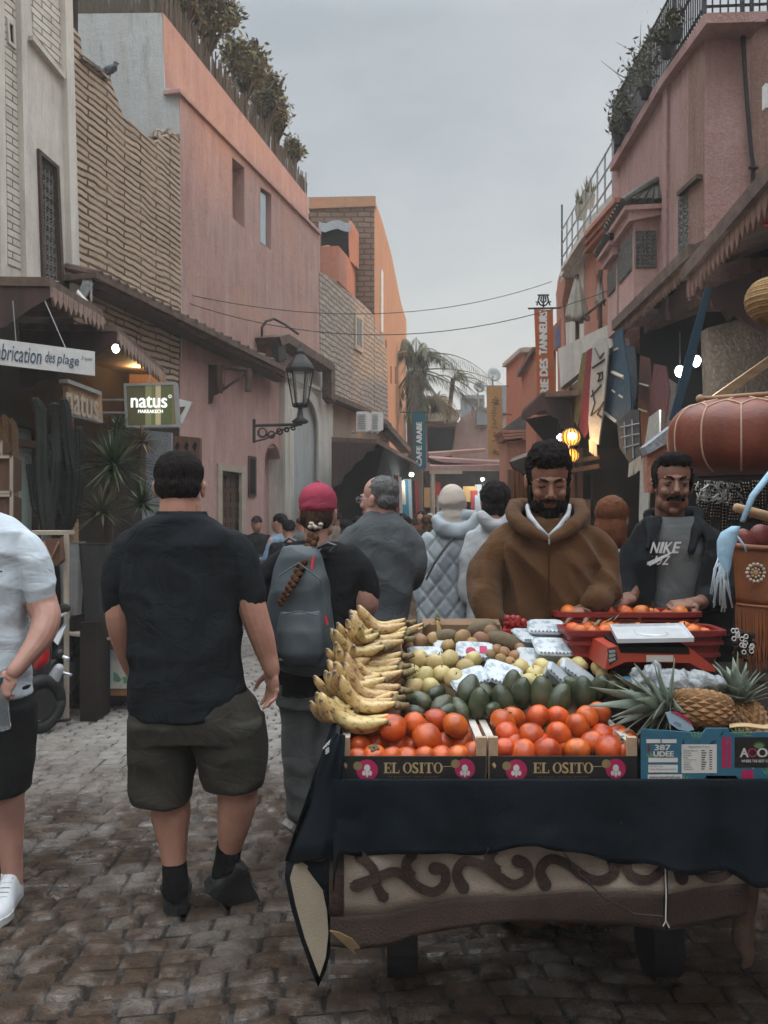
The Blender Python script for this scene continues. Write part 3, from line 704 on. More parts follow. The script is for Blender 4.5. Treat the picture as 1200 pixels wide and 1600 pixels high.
# roof reeds and trees
r_=root('reed_fence',PL.hit(370,150,-0.4),'grey reed fence along the pink house parapet','fence')
w=MB()
for i in range(330):
    t=i/329;x=236+(478-236)*t;yy=0+300*t;a=PL.hit(x,yy+14,-0.45)
    h=U(0.32,0.55);w.tube([a+V(0,0,-0.15),a+V(U(-.03,.03),U(-.03,.03),h)],0.012,4)
for i in range(90):
    x=110+i*1.6;a=W(x,26,11.7);w.tube([a,a+V(U(-.02,.02),0,U(.35,.5))],0.012,4)
w.build('reeds',M['reed'],r_)
for i in range(16):
    t=i/15;a=PL.hit(243+235*t,2+298*t,-0.42);w=MB();w.tube([a,a+V(0,0,0.42)],0.013,5);w.build('post',M['reed'],r_)
for k,(x,yy,rr,n,o_)in enumerate(((282,-10,46,1300,-0.6),(326,6,54,1900,-0.5),(384,98,40,1400,-0.5),(416,150,38,1150,-0.5),(432,190,24,900,-0.5),(459,232,17,600,-0.5))):
    c=PL.hit(x,yy,o_);s_=c.y/F*rr
    r2=root('roof_tree',c-V(0,0,s_*1.6),['sparse olive tree at the near corner of the pink roof','largest olive tree overhanging the pink parapet','bushy tree midway along the pink parapet','round tree just beyond the middle of the pink parapet','small shrub near the far end of the pink parapet','smallest shrub at the far tip of the pink parapet'][k],'tree','trees on the pink roof')
    w=MB();leafy(w,c,(s_,s_,s_*1.05),int(n*1.7),0.115,0.05,16,0.2);w.build('crown',[M['leafolive'],M['leafdark']],r2,recalc=False)
    w=MB();twigs(w,c-V(0,0,s_*1.5),c,(s_,s_,s_),12,0.035);w.build('trunk',M['bark'],r2)

# --- white portal
r_=root('white_portal',PL.at(480,0),'off-white arched portal with a tall grey doorway and moulded cornice','gateway')
ar=arch_px(459,498,622,848,680,12)
w=MB();panel(w,PL,[(445,560),(452,530),(520,570),(520,870),(446,880)],0.45,0.12,[ar]);w.build('wall',M['white'],r_)
w=MB();panel(w,PL,ar,0.05,0.045);w.build('door',M['greywhite'],r_)
w=MB();panel(w,PL,[(449,582),(504,606),(504,612),(449,589)],0.1,0.2);panel(w,PL,[(455,590),(500,610),(500,616),(455,598)],0.05,0.16)
panel(w,PL,arch_px(453,503,606,866,672,12),0.04,0.15,[arch_px(459,498,622,852,680,12)]);w.build('moulding',M['white'],r_)
r_=root('portal_roof',PL.at(480,3.3),'brown timber rooflet capping the off-white portal','eave')
w=MB();panel(w,PL,[(437,526),(452,522),(521,567),(521,580),(452,536),(441,540)],0.5,0.45);panel(w,PL,[(518,567),(524,570),(524,630),(518,622)],0.2,0.42);w.build('board',M['tile'],r_)
w=MB();panel(w,PL,[(434,530),(446,528),(448,562),(436,566)],0.12,0.40);w.build('bracket',M['iron'],r_)

# --- wall lantern
r_=root('wall_lantern',W(432,690,12.0),'old iron street lantern on a scrolled wall bracket beside the portal','lantern')
Z=12.0;k_=Z/F
w=MB();w.tube([W(397,665,Z),W(472,663,Z)],0.022,6);w.tube([W(397,655,Z),W(397,692,Z)],0.022,6)
for(cx,cy,r1,tn)in((410,676,8,1),(424,679,6,-1),(437,674,5,1),(448,671,4,-1),(458,669,3,1)):
    pts=[W(cx+tn*r1*(1-t/14)*math.cos(t*0.75*math.pi),cy+r1*(1-t/14)*math.sin(t*0.75*math.pi),Z)for t in np.linspace(0,4.2,16)];w.tube(pts,0.012,5)
w.tube([W(397,690,Z),W(415,686,Z),W(440,672,Z),W(465,665,Z)],0.014,5);w.build('scroll_bracket',M['iron'],r_)
c=W(469,600,Z);w=MB();w.sm=True
w.lathe(W(469,663,Z),[(0.0,0),(0.09,0.01),(0.13,0.04),(0.05,0.1),(0.03,0.22),(0.05,0.24),(0.11,0.3),(0.02,0.31)],10)
w.sm=False;w.lathe(W(469,637,Z),[(0.09,0.0),(0.11,0.03)],6);w.lathe(W(469,576,Z),[(0.2,-0.05),(0.21,0.0),(0.18,0.06),(0.1,0.16),(0.06,0.2),(0.07,0.24),(0.03,0.3),(0.01,0.36)],6)
for i in range(6):
    a=2*math.pi*i/6;w.tube([W(469,636,Z)+V(0.10*math.cos(a),0.10*math.sin(a),0),W(469,579,Z)+V(0.19*math.cos(a),0.19*math.sin(a),0)],0.011,4)
w.build('frame',M['iron'],r_)
w=MB();w.lathe(W(469,634,Z),[(0.085,0.0),(0.165,0.48)],6);w.build('glass',mat('dusty_lantern_glass',(0.5,0.5,0.46),(0.4,0.4,0.37),rough=0.35,bump=0,alpha=0.35),r_)

# --- pale brick house, air conditioners, awning
r_=root('pale_brick_house',PL.at(550,0),'pale grey brick house with a small framed window beyond the portal','house')
w=MB();panel(w,PL,[(500,425),(520,436),(536,450),(552,462),(566,474),(584,492),(590,520),(604,545),(612,842),(503,858)],0.5,0.02);w.build('wall',M['greybrick'],r_)
w=MB();panel(w,PL,[(556,488),(568,495),(568,552),(556,545)],0.08,0.07);wq=w.build('window',M['cream'],r_)
w=MB();panel(w,PL,[(559,496),(562,498),(562,540),(559,538)],0.02,0.08);panel(w,PL,[(563,498),(566,500),(566,543),(563,541)],0.02,0.08);w.build('pane',M['glassdark'],wq)
w=MB();panel(w,PL,[(520,625),(600,655),(600,842),(520,852)],0.1,0.05);w.build('lower_wall',M['beige'],r_)
r_=root('stepped_eave',PL.at(560,3.2),'broken brown eave boards above the air conditioners','eave')
w=MB();panel(w,PL,[(520,614),(575,637),(612,662),(612,668),(575,645),(520,622)],0.3,0.3);panel(w,PL,[(608,660),(642,700),(642,708),(606,668)],0.3,0.3);w.build('board',M['tile'],r_)
for k,(x0,x1)in enumerate(((557,580),(580,599))):
    r2=root('air_conditioner',W((x0+x1)/2,674,16.5),['nearer white air conditioning unit on the wall above the awning','farther white air conditioning unit on the wall above the awning'][k],'air conditioner','air conditioners above the awning')
    Z=16.5+k*1.1;w=MB();w.hexa([W(x0,674,Z),W(x1-7,674,Z),W(x1-7,643,Z),W(x0,643,Z),W(x0+3,672,Z+.5),W(x1,672,Z+.8),W(x1,646,Z+.8),W(x0+3,646,Z+.5)]);w.build('case',M['white_paint'],r2)
    w=MB()
    for j in range(7):w.beam(W(x0+2,648+j*3.5,Z-.01),W(x1-9,648+j*3.5,Z-.01),0.01,0.015)
    w.build('louvre',M['grey_metal'],r2)
    w=MB();w.tube([W(x0+2,676,Z),W(x0-6,676,Z+.6)],0.03,5);w.tube([W(x1-9,676,Z),W(x1-9,676,Z+.6)],0.03,5);w.build('bracket',M['grey_metal'],r2)
r_=root('wide_awning',W(575,700,14.0),'wide dark awning with a maroon side over the stalls beyond the portal','awning')
w=MB();w.hexa([W(518,683,14.0),W(588,686,14.0),W(655,724,20.5),W(600,700,20.5),W(518,690,14.0),W(588,692,14.0),W(656,729,20.5),W(600,706,20.5)]);w.build('roof',M['tile'],r_)
w=MB();w.prism([W(x,yy,14.0)for x,yy in[(518,690),(588,693),(584,703),(572,706),(566,718),(556,722),(548,735),(538,742),(533,756),(518,762)]],(0,.06,0));w.build('side_board',M['maroon'],r_)
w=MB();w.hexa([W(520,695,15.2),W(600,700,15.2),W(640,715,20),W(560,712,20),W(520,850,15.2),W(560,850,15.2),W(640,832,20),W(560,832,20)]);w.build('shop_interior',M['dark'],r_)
lamp_disc(643,742,17.5,'white bulb under the far end of the wide awning',12,(0.9,1,1),r=0.08)
# hanging goods below the awning
for i in range(9):
    x=605+i*5.2;Z=16.5+i*.3
    w=MB();a=W(x,745+U(-4,6),Z);h=U(.5,.9);w.prism([a+V(-.09,0,0),a+V(.09,0,0),a+V(.12,0,-h),a+V(-.12,0,-h*U(.9,1.05))],(0,.03,0))
    c_=[M['bluegrey'],M['dark2'],M['red'],M['white_paint'],M['beige'],M['teal']][i%6]
    tag(w.build('hanging_cloth',c_),'small cloth hanging in the row below the wide awning','cloth','cloths hanging below the wide awning')

# --- roof rooms and tall ochre block
r_=root('roof_room',PL.hit(530,400,-0.8),'low salmon roof room with an open corner on the pale brick house','roof room')
w=MB();Z=18.6;w.hexa([W(501,385,Z),W(529,384,Z),W(529,440,Z),W(501,440,Z),W(530,380,22.5),W(560,420,22.5),W(560,470,22.5),W(530,470,22.5)]);w.build('wall',M['salmon'],r_)
w=MB();w.hexa([W(545,345,20.5),W(560,365,21.5),W(560,420,21.5),W(545,405,20.5),W(549,345,20.9),W(561,365,21.9),W(561,420,21.9),W(549,405,20.9)]);w.build('pillar',M['salmon'],r_)
r_=root('roof_tank',W(520,395,20.2),'dark tank under crumpled plastic sheeting on the roof room','water tank')
w=MB();w.prism([W(502,350,20.2),W(543,350,20.2),W(545,398,20.2),W(502,398,20.2)],(0,1.0,0));w.build('body',M['dark'],r_)
w=MB();rows=[[W(498+10*j,346+3*math.sin(j*1.7)+14*i+(5 if j in(1,3)and i==2 else 0),20.15-0.05*i)for j in range(6)]for i in range(2)]
w.sheet(rows,0.01);w.build('plastic_sheet',M['bluegrey'],r_)
r_=root('ochre_block',PT.at(610,0),'tall ochre block with slit windows catching the evening sun','building')
w=MB();sl=[]
holes=[[(602,530),(604,532),(604,567),(602,566)],[(610,572),(612,573),(612,600),(610,599)],[(617,573),(619,574),(619,600),(617,600)],[(624,608),(625.5,609),(625.5,641),(624,641)]]
panel(w,PT,[(585,310),(597,345),(611,395),(620,440),(627,475),(635,500),(635,835),(585,858)],0.5,0.0,holes);w.build('street_wall',M['ochre'],r_)
w=MB();panel(w,PT,[(588,330),(634,500),(634,836),(588,850)],6.0,-0.52);w.build('core',M['dark2'],r_)
w=MB();w.prism([W(484,316,21.85),W(585,312,21.85),W(585,860,21.85),W(484,860,21.85)],(0,0.4,0));w.build('end_wall',M['brownbrick'],r_)
w=MB();w.prism([W(482,308,21.8),W(587,306,21.8),W(587,322,21.8),W(482,326,21.8)],(0,.5,0));w.build('coping',M['ochre'],r_)
w=MB();panel(w,PT,[(596,420),(599,425),(599,520),(596,518)],0.1,0.05);w.build('downpipe',M['white_paint'],r_)
w=MB();panel(w,PT,[(588,520),(600,525),(600,580),(590,590)],0.02,0.012);w.build('patch',M['bluegrey'],r_)
# ================================================================ RIGHT SIDE
r_=root('corner_house',PR.at(1000,0),'dusty pink corner house with bay windows and a grilled window','house')
gw=[(1060,302),(1086,278),(1086,392),(1060,400)]
w=MB();panel(w,PR,[(1101,30),(1034,122),(955,257),(962,560),(1101,440)],0.4,0.0,[gw]);w.build('wall',M['pink2'],r_)
w=MB();ZF=PR.hit(1101,30).y
Pf=[(1101,27),(1420,12),(1420,470),(1101,470)]
w.prism([W(x,y,ZF)for x,y in Pf],(0,0.4,0));w.build('end_wall',plaster('stained_brown_render',(0.25,0.145,0.11),(0.19,0.11,0.085),(0.34,0.2,0.16),grime_amt=0.7),r_)
w=MB();panel(w,PR,[(1104,20),(1033,118),(952,256),(953,268),(1034,132),(1104,36)],0.5,0.09)
w.prism([W(x,y,ZF-.08)for x,y in[(1099,22),(1420,6),(1420,22),(1099,33)]],(0,0.3,0));w.build('coping',M['pink2'],r_)
w=MB();panel(w,PR,[(1103,60),(957,290),(963,840),(1103,860)],3.5,-0.42);w.build('core',M['dark2'],r_)
w=MB();panel(w,PR,[(1035,135),(1042,128),(1040,500),(1034,500)],0.05,0.03);w.build('pilaster',M['pink2'],r_)
w=MB();panel(w,PR,gw,0.02,-0.05);wq=w.build('window',M['glassdark'],r_)
w=MB();lattice(w,PR,1061,1086,(303,279),(398,391),0.0,4,9,0.011);w.build('grille',M['grille'],wq)
w=MB();panel(w,PR,[(1057,300),(1088,272),(1088,279),(1057,307)],0.1,0.06);panel(w,PR,[(1056,400),(1089,391),(1089,398),(1056,407)],0.1,0.1);w.build('frame',M['timber'],wq)
# bay windows with tiled hoods
for k,(x0,x1,y0,y1,near,farY,zt)in enumerate(((968,1019,352,322,8.95,9.62,5.05),(944,972,388,362,9.72,10.2,4.93))):
    r2=root('bay_window',PR.at(x0,3.9),['larger bay window with a tiled hood and patterned panels','smaller bay window with a tiled hood beyond the larger one'][k],'bay window','tile-hooded bay windows')
    # box projecting 0.45 m from the wall
    a0=PR.hit(x1-14,y1+10,0.0);a1=PR.hit(x0,y0+12,0.0)
    zb=3.72
    def q(yv,off,z):
        t=(yv-9.0);return Vector((2.95+0.046*t,yv,z))+PR.vec(off)
    w=MB();w.hexa([q(near,0,zb),q(near,.26,zb),q(near,.26,zt-.25),q(near,0,zt-.25),q(farY,0,zb),q(farY,.26,zb),q(farY,.26,zt-.25),q(farY,0,zt-.25)]);w.build('body',M['pinklow'],r2)
    w=MB()
    for(ya,oa,yb_,ob)in((near-.01,.03,near-.01,.24),(near+.06,.27,farY-.06,.27)):
        A0,B0=q(ya,oa,zb+.5),q(yb_,ob,zb+.5);hgt=zt-zb-0.95
        nx=4 if oa<.1 else 7
        for i in range(nx+1):P_=A0.lerp(B0,i/nx);w.tube([P_,P_+V(0,0,hgt)],0.011,4)
        for j in range(10):
            z_=V(0,0,hgt*j/9);w.tube([A0+z_,B0+z_],0.011,4)
            for i in range(nx):
                if j<9:
                    z2=V(0,0,hgt*(j+1)/9);w.tube([A0.lerp(B0,i/nx)+z_,A0.lerp(B0,(i+1)/nx)+z2],0.009,4)
    w.build('patterned_screen',M['grille'],r2)
    w=MB();w.hexa([q(near-.15,-.05,zt-.25),q(near-.12,.38,zt-.25),q(near-.12,.38,zt-.2),q(near-.15,-.05,zt-.2),q(farY+.15,-.05,zt-.25),q(farY+.06,.38,zt-.25),q(farY+.06,.38,zt-.2),q(farY+.15,-.05,zt-.2)])
    w.hexa([q(near-.1,0,zt-.3),q(near-.08,.33,zt-.36),q(near-.08,.33,zt-.25),q(near-.1,0,zt-.25),q(farY+.1,0,zt-.3),q(farY+.04,.33,zt-.36),q(farY+.04,.33,zt-.25),q(farY+.1,0,zt-.25)]);w.build('soffit',M['pinklow'],r2)
    w=MB();ny=9
    for i in range(ny):
        t=i/(ny-1);e=q(near-.12+(farY-near+.18)*t,.40,zt-.17);u_=q(near+.0+(farY-near)*t,0,zt+.1)
        w.tube([e,e.lerp(u_,0.5)+V(0,0,.01),u_],0.048,8)
    for i in range(5):
        t=i/4;e=q(near-.13,.04+.34*t,zt-.17);u_=q(near+.05,0.0+0.1*t,zt+.1-.06*t);w.tube([e,u_],0.045,8)
    w.build('tiled_hood',mat('grey_green_tiles_%d'%k,(0.085,0.085,0.07),(0.05,0.045,0.038),sc=14,rough=0.7,bump=0.6),r2)
# roof railing
r_=root('roof_railing',PR.hit(1040,100,-.1),'black iron roof railing along the top of the corner house','railing')
def rail_run(w,A,B,n,h=1.0,curls=True):
    for z_ in(0.08,h*0.5 if curls else 0.1,h):w.tube([A+V(0,0,z_),B+V(0,0,z_)],0.014,5)
    for i in range(n+1):
        P_=A.lerp(B,i/n);w.tube([P_,P_+V(0,0,h)],0.008,4)
    for i in range(0,n+1,max(1,n//4)):P_=A.lerp(B,i/n);w.tube([P_,P_+V(0,0,h+.05)],0.02,5)
w=MB();a=PR.hit(1101,25,-.05);b=PR.hit(958,252,-.05)
rail_run(w,a,b,56,0.78)
A=W(1101,24,ZF+.1);B=W(1420,10,ZF+.1);rail_run(w,A,B,26,0.8)
for i in range(10):
    P_=A.lerp(B,(i+.5)/10);pts=[P_+V(0.09*(1-t/9)*math.cos(t*.9)*(1 if i%2 else-1),0,0.55+0.12*(1-t/9)*math.sin(t*.9))for t in range(9)];w.tube(pts,.008,4)
w.build('bars',M['iron'],r_)
for k,(x,yy)in enumerate(((966,214),(980,190),(1008,140),(1042,75),(1056,50))):
    c=PR.hit(x,yy,0.12);r2=root('potted_plant',c-V(0,0,.15),['lowest pot of straggly leaves hooked on the roof railing','second pot from the low end of the roof railing','big sprawling potted plant in the middle of the roof railing','small leafy pot inside the upper railing','topmost leafy pot at the railing corner'][k],'potted plant','pots on the roof railing')
    w=MB();w.lathe(c-V(0,0,.15),[(0.045,0.05),(0.065,0.15),(0.07,0.16)],12);w.build('pot',M['blackpot'],r2)
    s_=(0.14,0.2,0.4,0.14,0.14)[k];cc=c+V(-s_*.3,0,s_*0.8);w=MB();leafy(w,cc,(s_,s_,s_),int(60+700*s_),0.07,0.022,10,0.3)
    twigs(w,c,cc,(s_*1.0,s_,s_),14,0.009);w.build('leaves',[M['leafdark'],M['bark']],r2,recalc=False)
r_=root('hanging_cable',W(1170,300,ZF-.1),'black cable bundle hanging down the pink corner house','cable')
w=MB();pts=[W(x,y,ZF-.06)for x,y in((1158,-10),(1160,60),(1164,130),(1168,180),(1172,230),(1176,262),(1176,300),(1180,330))];w.tube(pts,0.014,6);w.tube([p+V(.018,0,.01)for p in pts],0.008,5)
w.tube([W(1170,262,ZF-.08),W(1184,262,ZF-.08)],.016,5);w.build('strand',M['iron'],r_)
r_=root('shop_banner',W(1200,160,5.6),'sliver of a white and red shop sign at the right edge','sign')
w=MB();w.prism([W(1196,130,5.6),W(1260,130,5.6),W(1260,172,5.6),W(1196,168,5.6)],(0,.05,0));w.build('board',M['white_paint'],r_)
w=MB();w.prism([W(1197,318,5.6),W(1260,310,5.6),W(1260,352,5.6),W(1195,350,5.6)],(0,.05,0));w.build('red_board',M['red'],r_)

# canopies: long sloping eave with pointed valance, dark hollow shop below
def eave(name,label,a,b,n,h,back,group):
    r2=root(name,(a.x,a.y,a.z-.4),label,'canopy',group)
    w=MB();d=V(back,0,0.55);u_=V(0,0,.07)
    w.hexa([a,b,b+d,a+d,a+u_,b+u_,b+d+u_,a+d+u_]);w.build('roof',M['tile'],r2)
    w=MB();w.beam(a+V(-.02,0,.02),b+V(-.02,0,.02),0.05,0.11);w.build('fascia',M['tile'],r2)
    w=MB();valance(w,a+V(-.01,0,-.02),b+V(-.01,0,-.02),n,h);w.build('valance',M['fringe2'],r2)
    return r2
E1a,E1b=W(1074,432,6.75),W(1300,170,4.6)
E2a,E2b=W(962,512,9.4),W(1084,395,6.9)
eave('arcade_canopy','nearer brown canopy with long pointed valance at the right edge',E1b,E1a,26,0.19,1.6,'brown canopies on the right')
eave('arcade_canopy','farther brown canopy with pointed valance above the hanging rugs',E2b,E2a,30,0.14,1.2,'brown canopies on the right')
r_=root('arcade_shop',V(3.3,7,0),'dark hollow shop interior behind the hanging rugs on the right','shop')
w=MB()
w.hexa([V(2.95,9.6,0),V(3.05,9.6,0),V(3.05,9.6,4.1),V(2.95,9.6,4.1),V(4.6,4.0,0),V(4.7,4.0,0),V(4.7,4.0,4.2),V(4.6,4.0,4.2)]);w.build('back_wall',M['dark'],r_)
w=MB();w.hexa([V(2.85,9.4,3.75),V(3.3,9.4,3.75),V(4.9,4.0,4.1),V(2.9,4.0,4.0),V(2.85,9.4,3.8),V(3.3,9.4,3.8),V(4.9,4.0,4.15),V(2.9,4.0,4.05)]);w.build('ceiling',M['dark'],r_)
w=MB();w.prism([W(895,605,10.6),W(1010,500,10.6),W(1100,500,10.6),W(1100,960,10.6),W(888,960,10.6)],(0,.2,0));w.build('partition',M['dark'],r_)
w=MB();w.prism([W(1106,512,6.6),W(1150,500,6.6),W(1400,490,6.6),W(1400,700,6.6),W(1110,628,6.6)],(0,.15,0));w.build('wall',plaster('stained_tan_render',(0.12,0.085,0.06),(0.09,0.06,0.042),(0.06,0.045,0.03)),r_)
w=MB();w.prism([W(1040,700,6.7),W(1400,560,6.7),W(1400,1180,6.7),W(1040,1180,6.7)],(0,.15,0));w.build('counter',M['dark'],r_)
w=MB();w.beam(W(1105,632,5.9),W(1215,555,5.9),0.06,0.06);w.build('rafter',M['lightwood'],r_)
w=MB();w.prism([W(x,y,6.5)for x,y in[(1062,470),(1190,420),(1190,520),(1165,505),(1150,490),(1140,500),(1128,480),(1115,480),(1110,462),(1100,470),(1090,460)]],(0,.05,0));w.build('scalloped_board',M['maroon'],r_)
# blue tarp strip
r_=root('blue_strip',W(1080,650,6.0),'translucent blue strip of cloth hanging diagonally from the canopy','cloth')
w=MB();w.prism([W(1103,448,6.0),W(1112,452,6.0),W(1086,560,6.0),W(1064,640,6.0),(W(1058,662,6.0)),W(1046,655,6.0),W(1066,580,6.0),W(1082,520,6.0)],(0,.012,0));w.build('strip',mat('blue_cloth',(0.015,0.045,0.075),(0.012,0.035,0.06),sc=5,rough=0.8,stretch=(3,1,1)),r_)
lamp_disc(1062,582,6.2,'bright round bulb hanging before the beige shop wall',10,(0.85,0.97,1.0),r=0.055)
lamp_disc(1088,566,6.3,'dimmer bulb shaded by a small cap, beside the brightest one',0,(1,1,1),r=0.055)
# hanging rugs
def rug(poly,Z0,Z1,m,label,trim=None,pattern=None,fringe=None):
    xs=[p[0]for p in poly];x0,x1=min(xs),max(xs);zf=lambda x:Z0+(Z1-Z0)*(x-x0)/(x1-x0)
    P=[W(x,y,zf(x))for x,y in poly]
    r2=root('hanging_rug',P[0]-V(0,0,1),label,'rug','rugs hanging below the right canopy')
    nrm=Vector((-(Z1-Z0),0.0,0));w=MB();w.prism(P,(0.02,0.02,0));w.build('cloth',m,r2)
    if pattern:
        w=MB()
        for ln in pattern:w.tube([W(x,y,zf(x))+V(-.006,-.012,0)for x,y in ln[0]],ln[1],4)
        w.build('woven_lines',ln[2]if len(ln)>2 else M['iron'],r2)
    if fringe:
        w=MB();(ax,ay),(bx,by)=fringe
        for i in range(14):t=i/13;p=W(ax+(bx-ax)*t,ay+(by-ay)*t,zf(ax+(bx-ax)*t));w.tube([p,p+V(U(-.01,.01),0,-.13)],.008,4)
        w.build('fringe',M['cream'],r2)
    return r2
wool=mat('cream_wool',(0.43,0.40,0.36),(0.35,0.32,0.28),sc=20,bump=0.6,bsc=120);bluewool=mat('blue_wool',(0.02,0.065,0.11),(0.012,0.035,0.06),sc=16,bump=0.5);navy=mat('navy_wool',(0.012,0.02,0.032),(0.02,0.03,0.045),sc=16);redwool=mat('red_wool',(0.22,0.025,0.03),(0.14,0.02,0.025),sc=16);greenwool=mat('mustard_wool',(0.17,0.12,0.035),(0.12,0.09,0.03),sc=16);redwool2=mat('dark_red_wool',(0.10,0.015,0.02),(0.05,0.01,0.012),sc=12)
rug([(910,552),(917,549),(915,600),(906,650),(902,668),(897,655),(900,610)],9.6,9.3,greenwool,'narrow mustard rug at the far end of the rug row')
rug([(917,548),(925,543),(924,580),(919,640),(918,675),(913,684),(904,668),(907,645)],9.4,9.1,redwool,'bright red rug between the mustard and cream ones')
rug([(926,540),(934,530),(946,527),(950,545),(946,600),(941,650),(935,695),(922,688),(919,660),(922,600)],9.1,8.5,wool,'cream rug with black line drawings',pattern=[([(930,545),(938,560),(944,552)],.012),([(926,575),(945,562)],.012),([(934,584),(942,582),(942,592),(935,596),(938,586)],.012),([(924,620),(940,602)],.012),([(936,640),(944,628),(934,648),(940,652)],.012),([(926,610),(930,630),(924,650),(935,640)],.01)],fringe=((921,687),(932,694)))
rug([(960,520),(972,512),(976,545),(984,592),(986,640),(980,690),(972,672),(965,660),(945,645),(949,600),(956,560)],8.9,7.9,bluewool,'blue rug with a red bar and pale flecks',pattern=[([(957,582),(975,590)],.02,M['red']),([(957,610),(962,614)],.012,M['cream']),([(968,618),(974,622)],.012,M['cream']),([(960,548),(966,545)],.012,M['cream']),([(945,645),(964,660)],.02,M['cream'])])
rug([(964,660),(985,640),(998,640),(1001,712),(984,724),(968,700)],8.2,7.6,navy,'dark navy rug with a faint grid below the blue one',pattern=[([(970,668),(999,662)],.008,M['bluegrey']),([(970,684),(999,678)],.008,M['bluegrey']),([(975,700),(999,694)],.008,M['bluegrey']),([(976,660),(978,708)],.008,M['bluegrey']),([(988,656),(990,716)],.008,M['bluegrey'])],fringe=((984,724),(1001,712)))
rug([(1000,555),(1016,560),(1018,610),(1012,690),(1004,702),(996,660),(998,600)],8.6,8.0,mat('rust_wool',(0.16,0.055,0.03),(0.09,0.035,0.025),sc=22,bump=.6),'rust-brown rug in the shade between the blue and deep red rugs',pattern=[([(1000,600),(1014,604)],.012,M['cream']),([(999,640),(1012,644)],.012,M['cream'])])
rug([(978,540),(992,540),(996,600),(990,650),(980,640),(976,590)],9.2,8.8,mat('grey_blue_wool',(0.07,0.085,0.10),(0.04,0.05,0.06),sc=22,bump=.6),'grey-blue rug half hidden behind the blue one')
rug([(896,600),(902,596),(900,650),(893,690),(888,680),(891,640)],9.9,9.7,mat('brown_striped_wool',(0.14,0.08,0.05),(0.08,0.05,0.03),sc=22,bump=.6),'narrow brown rug at the very far end, behind the mustard one')
rug([(1042,590),(1056,600),(1052,680),(1040,700),(1034,660)],7.2,6.9,mat('dark_striped_wool',(0.06,0.04,0.035),(0.12,0.09,0.07),sc=10,stretch=(1,1,6)),'dark striped rug nearest the leather pouf')
rug([(1022,568),(1040,572),(1046,610),(1040,662),(1036,690),(1014,648),(1018,600)],7.6,7.0,redwool2,'deep red rug hanging behind the blue strip')
rug([(1014,652),(1030,640),(1030,690),(1016,712),(1012,800),(1030,860),(1002,862),(998,808),(1000,740),(1008,690)],6.6,6.2,wool,'tall cream rug beside the man in the black jacket')
r_=root('orange_parcel',W(1030,720,5.4),'orange panel under a pale slanted cover beside the leather pouf','panel')
w=MB();w.prism([W(1010,700,5.4),W(1062,672,5.4),W(1062,760,5.4),W(1012,770,5.4)],(0,.08,0));w.build('panel',M['salmon'],r_)
w=MB();w.prism([W(1008,698,5.35),W(1052,664,5.35),W(1066,668,5.35),(W(1066,680,5.35)),W(1012,710,5.35)],(0,.12,0));w.build('cover',M['bluegrey'],r_)
# wicker lamp shade, pole
r_=root('wicker_basket',W(1212,500,4.2),'round straw basket hanging at the right edge','basket')
w=MB();w.sm=True;c=W(1216,468,4.2);rb=46*4.2/F
for j in range(15):
    z_=-0.72+1.44*j/14;rr=rb*math.sqrt(max(0.05,1-z_*z_));w.tube([c+V(rr*math.cos(t),rr*math.sin(t),rb*z_*.8)for t in np.linspace(0,2*math.pi,25)],0.0115+.002*(j%2),6)
w.ball(c,(rb*.97,rb*.97,rb*.72));w.build('weave',mat('straw',(0.36,0.22,0.09),(0.24,0.14,0.055),sc=30,bump=0.6,bsc=90),r_)
r_=root('wooden_pole',W(1150,622,3.9),'pale wooden pole with a knob end lying above the leather pouf','pole')
w=MB();w.sm=True;w.tube([W(1095,623,3.9),W(1250,612,3.8)],0.011,8);w.ball(W(1094,623,3.9),.02);w.build('shaft',M['lightwood'],r_)
# leather pouf with stitched panels
leather=mat('red_brown_leather',(0.20,0.045,0.02),(0.13,0.027,0.013),sc=7,rough=0.45,bump=0.35,bsc=40,spec=0.5)
r_=root('leather_pouf',W(1150,745,3.9),'huge red-brown leather pouf with pale stitched panels','pouf')
w=MB();w.sm=True;c=W(1158,686,3.9);R_=108*3.9/F;H_=60*3.9/F
def pf(t,ph):  # superellipse profile
    cz,sz=math.sin(ph),math.cos(ph)
    return Vector((R_*abs(sz)**0.55*math.cos(t),R_*abs(sz)**0.55*math.sin(t),H_*(1 if cz>0 else-1)*abs(cz)**0.8))
rings=[[c+pf(2*math.pi*i/96,ph)*(1+0.014*abs(math.sin(i*math.pi/8))*math.cos(ph))for i in range(96)]for ph in np.linspace(-1.5,1.5,25)]
w.loft(rings);w.build('cover',leather,r_)
w=MB();stitch=mat('pale_stitching',(0.52,0.36,0.26),(0.44,0.3,0.2),bump=0)
for k in range(12):
    t=2*math.pi*k/12+.12
    w.tube([c+pf(t,ph)*1.012 for ph in np.linspace(-1.0,0.72,12)],0.0042,5)
    top=c+pf(t,0.72)*1.012;l_=c+pf(t-math.pi/12,1.0)*1.012;q_=c+pf(t+math.pi/12,1.0)*1.012
    w.tube([l_,c+pf(t-.1,.86)*1.013,top,c+pf(t+.1,.86)*1.013,q_],0.0042,5)
    w.tube([q_,c+pf(t+math.pi/12,1.35)*1.012],.0042,5)
w.build('stitching',stitch,r_)
r_=root('display_post',G0(1218,4.0),'dark iron post with a round plate holding up the leather pouf','stand')
w=MB();w.tube([G0(1218,4.0),W(1218,745,4.0)],.025,10);w.build('post',M['iron'],r_)
w=MB();w.lathe(W(1165,748,3.95),[(.22,0),(.22,.02)],24);w.build('plate',M['iron'],r_)
w=MB();w.tube([W(1216,425,4.2),W(1216,425,4.2)+V(0,0,1.1)],.006,5);tag(w.build('basket_cord',M['cream']),'thin cord from which the straw basket hangs','cord')
